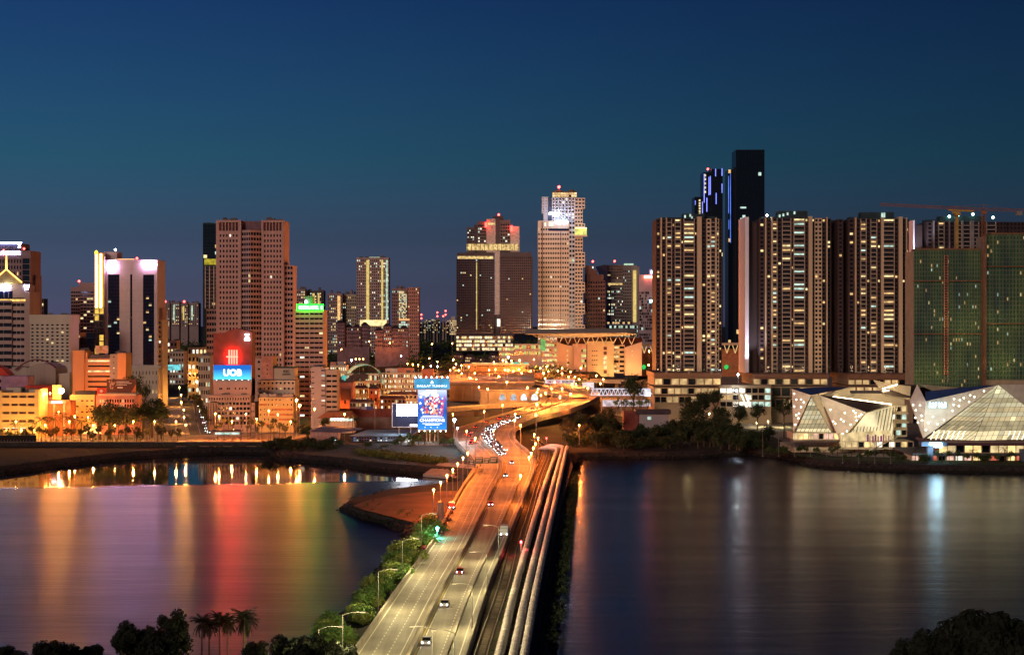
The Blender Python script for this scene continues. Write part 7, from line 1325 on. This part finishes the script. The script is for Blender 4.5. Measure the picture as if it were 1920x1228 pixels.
def pl_e(r):
    t = r.random(); p_ = gp(1042, 1200, 3.6).lerp(gp(1080, 885, 3.6), t); return p_ + Vector((r.uniform(-1.5, 1), 0, -.6)), r.uniform(.5, 1.2)
scatter('seawall_weeds', LEAF, 420, 5, pl_e, .3, 14)
def pl_w(r):
    t = r.random(); p_ = gp(936, 1228, 4.2).lerp(gp(1042, 850, 4.2), t); return p_ + Vector((r.uniform(-1.9, -1.1), 0, 0)), r.uniform(.25, .6)
scatter('trackside_weeds', LEAF2, 420, 6, pl_w, .35, 10)
# near shore, silhouette darkness put into the leaf colour
def near_tree(px, D, yt, w, label, n=5200, **k): return tree(px, D, yt - 4, w * 1.2, label, None, mat('silhouette_leaves', (.012, .018, .008), .9, .4, .4), n=n, leaf=.075, zb=3.2, **k)
near_tree(250, 262, 1172, 86, 'black rounded tree at the bottom edge left of the silhouetted palms'); near_tree(323, 270, 1146, 72, 'black taller bushy tree beside the silhouetted palms', sq=1.0); near_tree(296, 255, 1186, 80, 'black low tree between the rounded and the taller near trees'); near_tree(95, 255, 1202, 60, 'black low treetop in the bottom left corner', sq=.6); near_tree(158, 262, 1210, 70, 'black low treetop right of the bottom left corner', sq=.6); near_tree(20, 250, 1216, 70, 'black treetop at the very bottom left corner', sq=.6)
near_tree(545, 275, 1188, 70, 'black treetop left of the causeway shrubs', sq=.8); near_tree(478, 265, 1202, 50, 'black low bush under the silhouetted palms', sq=.7); near_tree(600, 290, 1196, 74, 'black scrub where the causeway meets the near shore', sq=.7); near_tree(640, 300, 1204, 60, 'black scrub beside the causeway parapet', sq=.7); near_tree(575, 262, 1212, 80, 'black low scrub at the bottom edge', sq=.6)
for k, (x, yt, w) in enumerate(((376, 1160, 46), (392, 1168, 40), (414, 1156, 48), (426, 1160, 44), (456, 1147, 54), (463, 1158, 48))): palm(x, 262 + k * 3, yt, w, ('silhouetted fan palm at the left of the near group', 'second fan palm from the left of the near group', 'third fan palm from the left of the near group', 'fan palm left of the tallest near palm', 'tallest silhouetted fan palm of the near group', 'silhouetted fan palm at the right of the near group')[k], 'silhouetted palms on the near shore', mat('silhouette_leaves', (0, 0, 0)), nf=36, fine=14, v=k % 2, trunk_r=.2)
for x, yt, w, D in ((1840, 1150, 150, 255), (1745, 1186, 110, 250), (1790, 1164, 100, 262), (1900, 1166, 110, 258), (1700, 1204, 70, 252)): near_tree(x, D, yt, w, {1840: 'biggest black treetop in the bottom right corner', 1745: 'black treetop left of the biggest in the bottom right corner', 1790: 'black treetop peak between two in the bottom right corner', 1900: 'black treetop at the right edge of the bottom right corner', 1700: 'black low treetop at the left end of the bottom right group'}[x], n=9000)

# ------------------------------------------------------------------ vehicles and road furniture
VB = {}
def car_master(kind, colname, col):
    k = (kind, colname)
    if k in VB: return VB[k]
    L_, W_, H_ = {'car': (4.3, 1.8, 1.45), 'van': (5, 1.9, 2.1), 'bus': (11, 2.5, 3.2), 'truck': (7, 2.4, 3.0)}[kind]; P_ = mat('paint_' + colname, col, .35, .05, .3, spec=.5); parts = []
    def section(prof, w, m, name):                     # side profile (y, z) extruded across
        b = MB(); b.prism([(-w / 2, y, z) for y, z in prof], (w, 0, 0)); parts.append((b.mesh(name, m), name))
    h = L_ / 2
    if kind == 'car': section([(-h, .35), (-h, .75), (-h + 1.0, .9), (h - .6, .95), (h, .85), (h, .35)], W_, P_, 'body'); section([(-h + 1.0, .9), (-h + 1.7, 1.4), (h - 1.3, H_), (h - .6, .95)], W_ * .88, GL, 'cabin'); section([(-h + 1.68, 1.4), (-h + 1.75, 1.47), (h - 1.35, 1.5), (h - 1.3, H_)], W_ * .86, P_, 'roof')
    elif kind == 'truck': section([(-h, .5), (-h, 1.6), (-h + .3, 2.3), (-h + 1.7, 2.3), (-h + 1.7, .5)], W_ * .95, P_, 'cab'); section([(-h + 1.9, .8), (-h + 1.9, H_), (h, H_), (h, .8)], W_, mat('truck_box', (.6, .58, .55)), 'cargo_box'); section([(-h - .02, 1.5), (-h + .27, 2.15), (-h + .5, 2.15), (-h + .3, 1.5)], W_ * .8, GL, 'windscreen')
    else: section([(-h, .4), (-h, 1.2), (-h + .35, H_), (h - .1, H_), (h, H_ - .2), (h, .4)], W_, P_, 'body'); section([(-h + .15, 1.5), (-h + .32, H_ - .4), (h + .02, H_ - .4), (h + .02, 1.5)], W_ + .04, GL, 'window_band')
    for y in (-h + .85, h - .85):
        for s_ in (-1, 1): b = MB(); b.tube((s_ * (W_ / 2 - .22), y, .33), (s_ * (W_ / 2 + .02), y, .33), .34, n=10); parts.append((b.mesh('wheel', mat('tyre', (.02, .02, .02))), 'wheel'))
    for s_ in (-1, 1):
        b = MB(); b.ball((s_ * W_ * .36, -h - .02, .68), .17, 1); parts.append((b.mesh('headlight', glow('headlight', (.9, .93, 1), 16)), 'headlight')); b = MB(); b.box(s_ * W_ * .36 - .16, s_ * W_ * .36 + .16, h - .03, h + .04, .68, .84); parts.append((b.mesh('taillight', glow('taillight', (1, .05, .03), 9)), 'taillight'))
    VB[k] = parts; return parts
CL = [('white', (.7, .7, .7)), ('silver', (.4, .4, .42)), ('black', (.02, .02, .025)), ('red', (.4, .03, .03)), ('blue', (.04, .08, .25)), ('grey', (.15, .15, .16))]
def vehicle(kind, ci, loc, rz, label, group=None):
    label = CL[ci][0] + ' ' + label if label.startswith('car') else label
    t = thing({'car': 'parked_car'}.get(kind, kind) if False else {'car': 'car'}.get(kind, kind), label, kind, loc, rz, group)
    for me, nm in car_master(kind, *CL[ci]): put(me, nm, t)
    return t
def on_road(i, f, flip=False):
    i0 = int(i); a, c = at(i0, f), at(i0 + 1, f); p = a.lerp(c, i - i0); d = (c - a); rz = math.atan2(-d.x, d.y); return p + Vector((0, 0, .02)), rz + (math.pi if flip else 0)
r_ = random.Random(31); k = 0
for i in range(54, 98):                               # the queue of oncoming cars round the bend
    for f in (.50, .57, .64):
        if r_.random() < (.6 if i < 76 else .42):
            p, rz = on_road(i + r_.random() * .6, f + r_.uniform(-.01, .01)); vehicle('car', r_.randrange(6), p, rz, 'car with bright white headlights ' + ('at the head of the queue before the straight' if i < 66 else 'in the bend of the queue' if i < 80 else 'in the upper tail of the queue'), 'cars queueing round the ramp bend'); k += 1
for i, f in ((44, .56), (49, .6), (37, .55)): p, rz = on_road(i, f); vehicle('car', r_.randrange(6), p, rz, 'car with headlights on the straight of the orange causeway', 'cars on the orange causeway straight')
for i, f in ((17.2, .60), (21.5, .61), (26.0, .6)): p, rz = on_road(i, f); vehicle('car', r_.randrange(6), p, rz, 'car with violet white headlights on the near causeway', 'cars on the near causeway')
for i in range(58, 112):
    if r_.random() < .28: p, rz = on_road(i + r_.random(), .2 + r_.random() * .12, True); vehicle('car', r_.randrange(6), p, rz, 'car with red tail lights on the landward carriageway of the ramp', 'cars leaving along the ramp')
D_ = gp(946, 1003, 5); vehicle('truck', 0, D_, -.06, 'white truck with lit headlights near the outer parapet', None)
D_ = gp(848, 953, 5); vehicle('van', 3, D_, -.06, 'small red and white van parked by the spit walkway', None)
for k in range(30):                                   # traffic down the avenue
    f = k / 30; q = gp(392 - 24 * f - 3 * (k % 2), 812 - 78 * f, 3.35); vehicle('car', r_.randrange(6), q, .02, 'car with headlights in the queue on the bright avenue', 'cars on the bright avenue')
for k in range(18): x = 836 + k * 15; q = gp(x, 708 + (k % 5) * 5.5, 6); vehicle('bus' if k % 4 == 0 else 'car', r_.randrange(6), q + Vector((0, 0, -2.5 if q.z > 5 else 0)), 1.4, 'bus on the border approach roads' if k % 4 == 0 else 'car on the border approach roads', 'traffic on the border approach') if False else None
b = Bld('sign_gantry', 'four green direction signs on a gantry over the causeway lanes', 'road sign', 910, 742, 5); GS = mat('green_sign_face', (.02, .10, .05), .5)
for x0, x1, y0 in ((880, 889, 862), (891, 906, 856), (908, 918, 857.5), (919, 933, 855.5)):
    p_ = b.part('panel', GS, x0, x1, y0, 869, 0, .2)
    for j in range(3): b.part('lettering', mat('white_print', (0, 0, 0)), x0 + 1, x1 - 1.5 - j, y0 + 2 + j * 3.2, y0 + 3.4 + j * 3.2, -.06, .02)
    for e_ in ((x0, x1, y0, y0 + .5), (x0, x1, 868.5, 869)): b.box('panel_rim', mat('white_print', (0, 0, 0)), *e_, -.05, .02, 'stuff')
b.box('beam', STEEL, 878, 936, 863, 864, .25, .6); b.box('post', STEEL, 877, 878, 862, None, .2, .7); b.box('post', STEEL, 935.5, 936.5, 862, None, .2, .7); b.done()
b = Bld('water_tanks', 'pair of salmon painted cylindrical tanks at the causeway head', 'tank', 826, 545, 3.2); q = MB()
for x, y0, y1, r0 in ((826, 944, 966, 1.1), (828, 966, 985, 1.0)): q.tube(b.P(x, y1, 0), b.P(x, y0, 0), r0, n=12); q.ball(b.P(x, y0, 0), r0, 1)
q.out('tank', mat('salmon_render', (0, 0, 0)), b.o, 'stuff'); b.box('frame', STEEL, 820.5, 821.2, 942, None, -1.2, -1); b.box('frame', STEEL, 831, 831.7, 942, None, -1.2, -1); b.done()
for k, (x, y) in enumerate(((840, 958), (845, 962), (838, 970), (842, 975), (795, 1028), (827, 1000), (835, 985))):
    p_ = gp(x, y, 5); t = thing('traffic_barrier', 'red and white plastic barrier at the causeway head', 'barrier', p_, .2 * k, 'plastic barriers at the causeway head'); q = MB(); q.hexa([(-.9, -.25, 0), (.9, -.25, 0), (.9, .25, 0), (-.9, .25, 0), (-.8, -.1, .9), (.8, -.1, .9), (.8, .1, .9), (-.8, .1, .9)]); q.out('shell', mat('barrier_red', (.5, .06, .04)), t); q = MB(); q.box(-.3, .3, -.27, .27, .35, .7); q.out('band', mat('white_print', (0, 0, 0)), t)
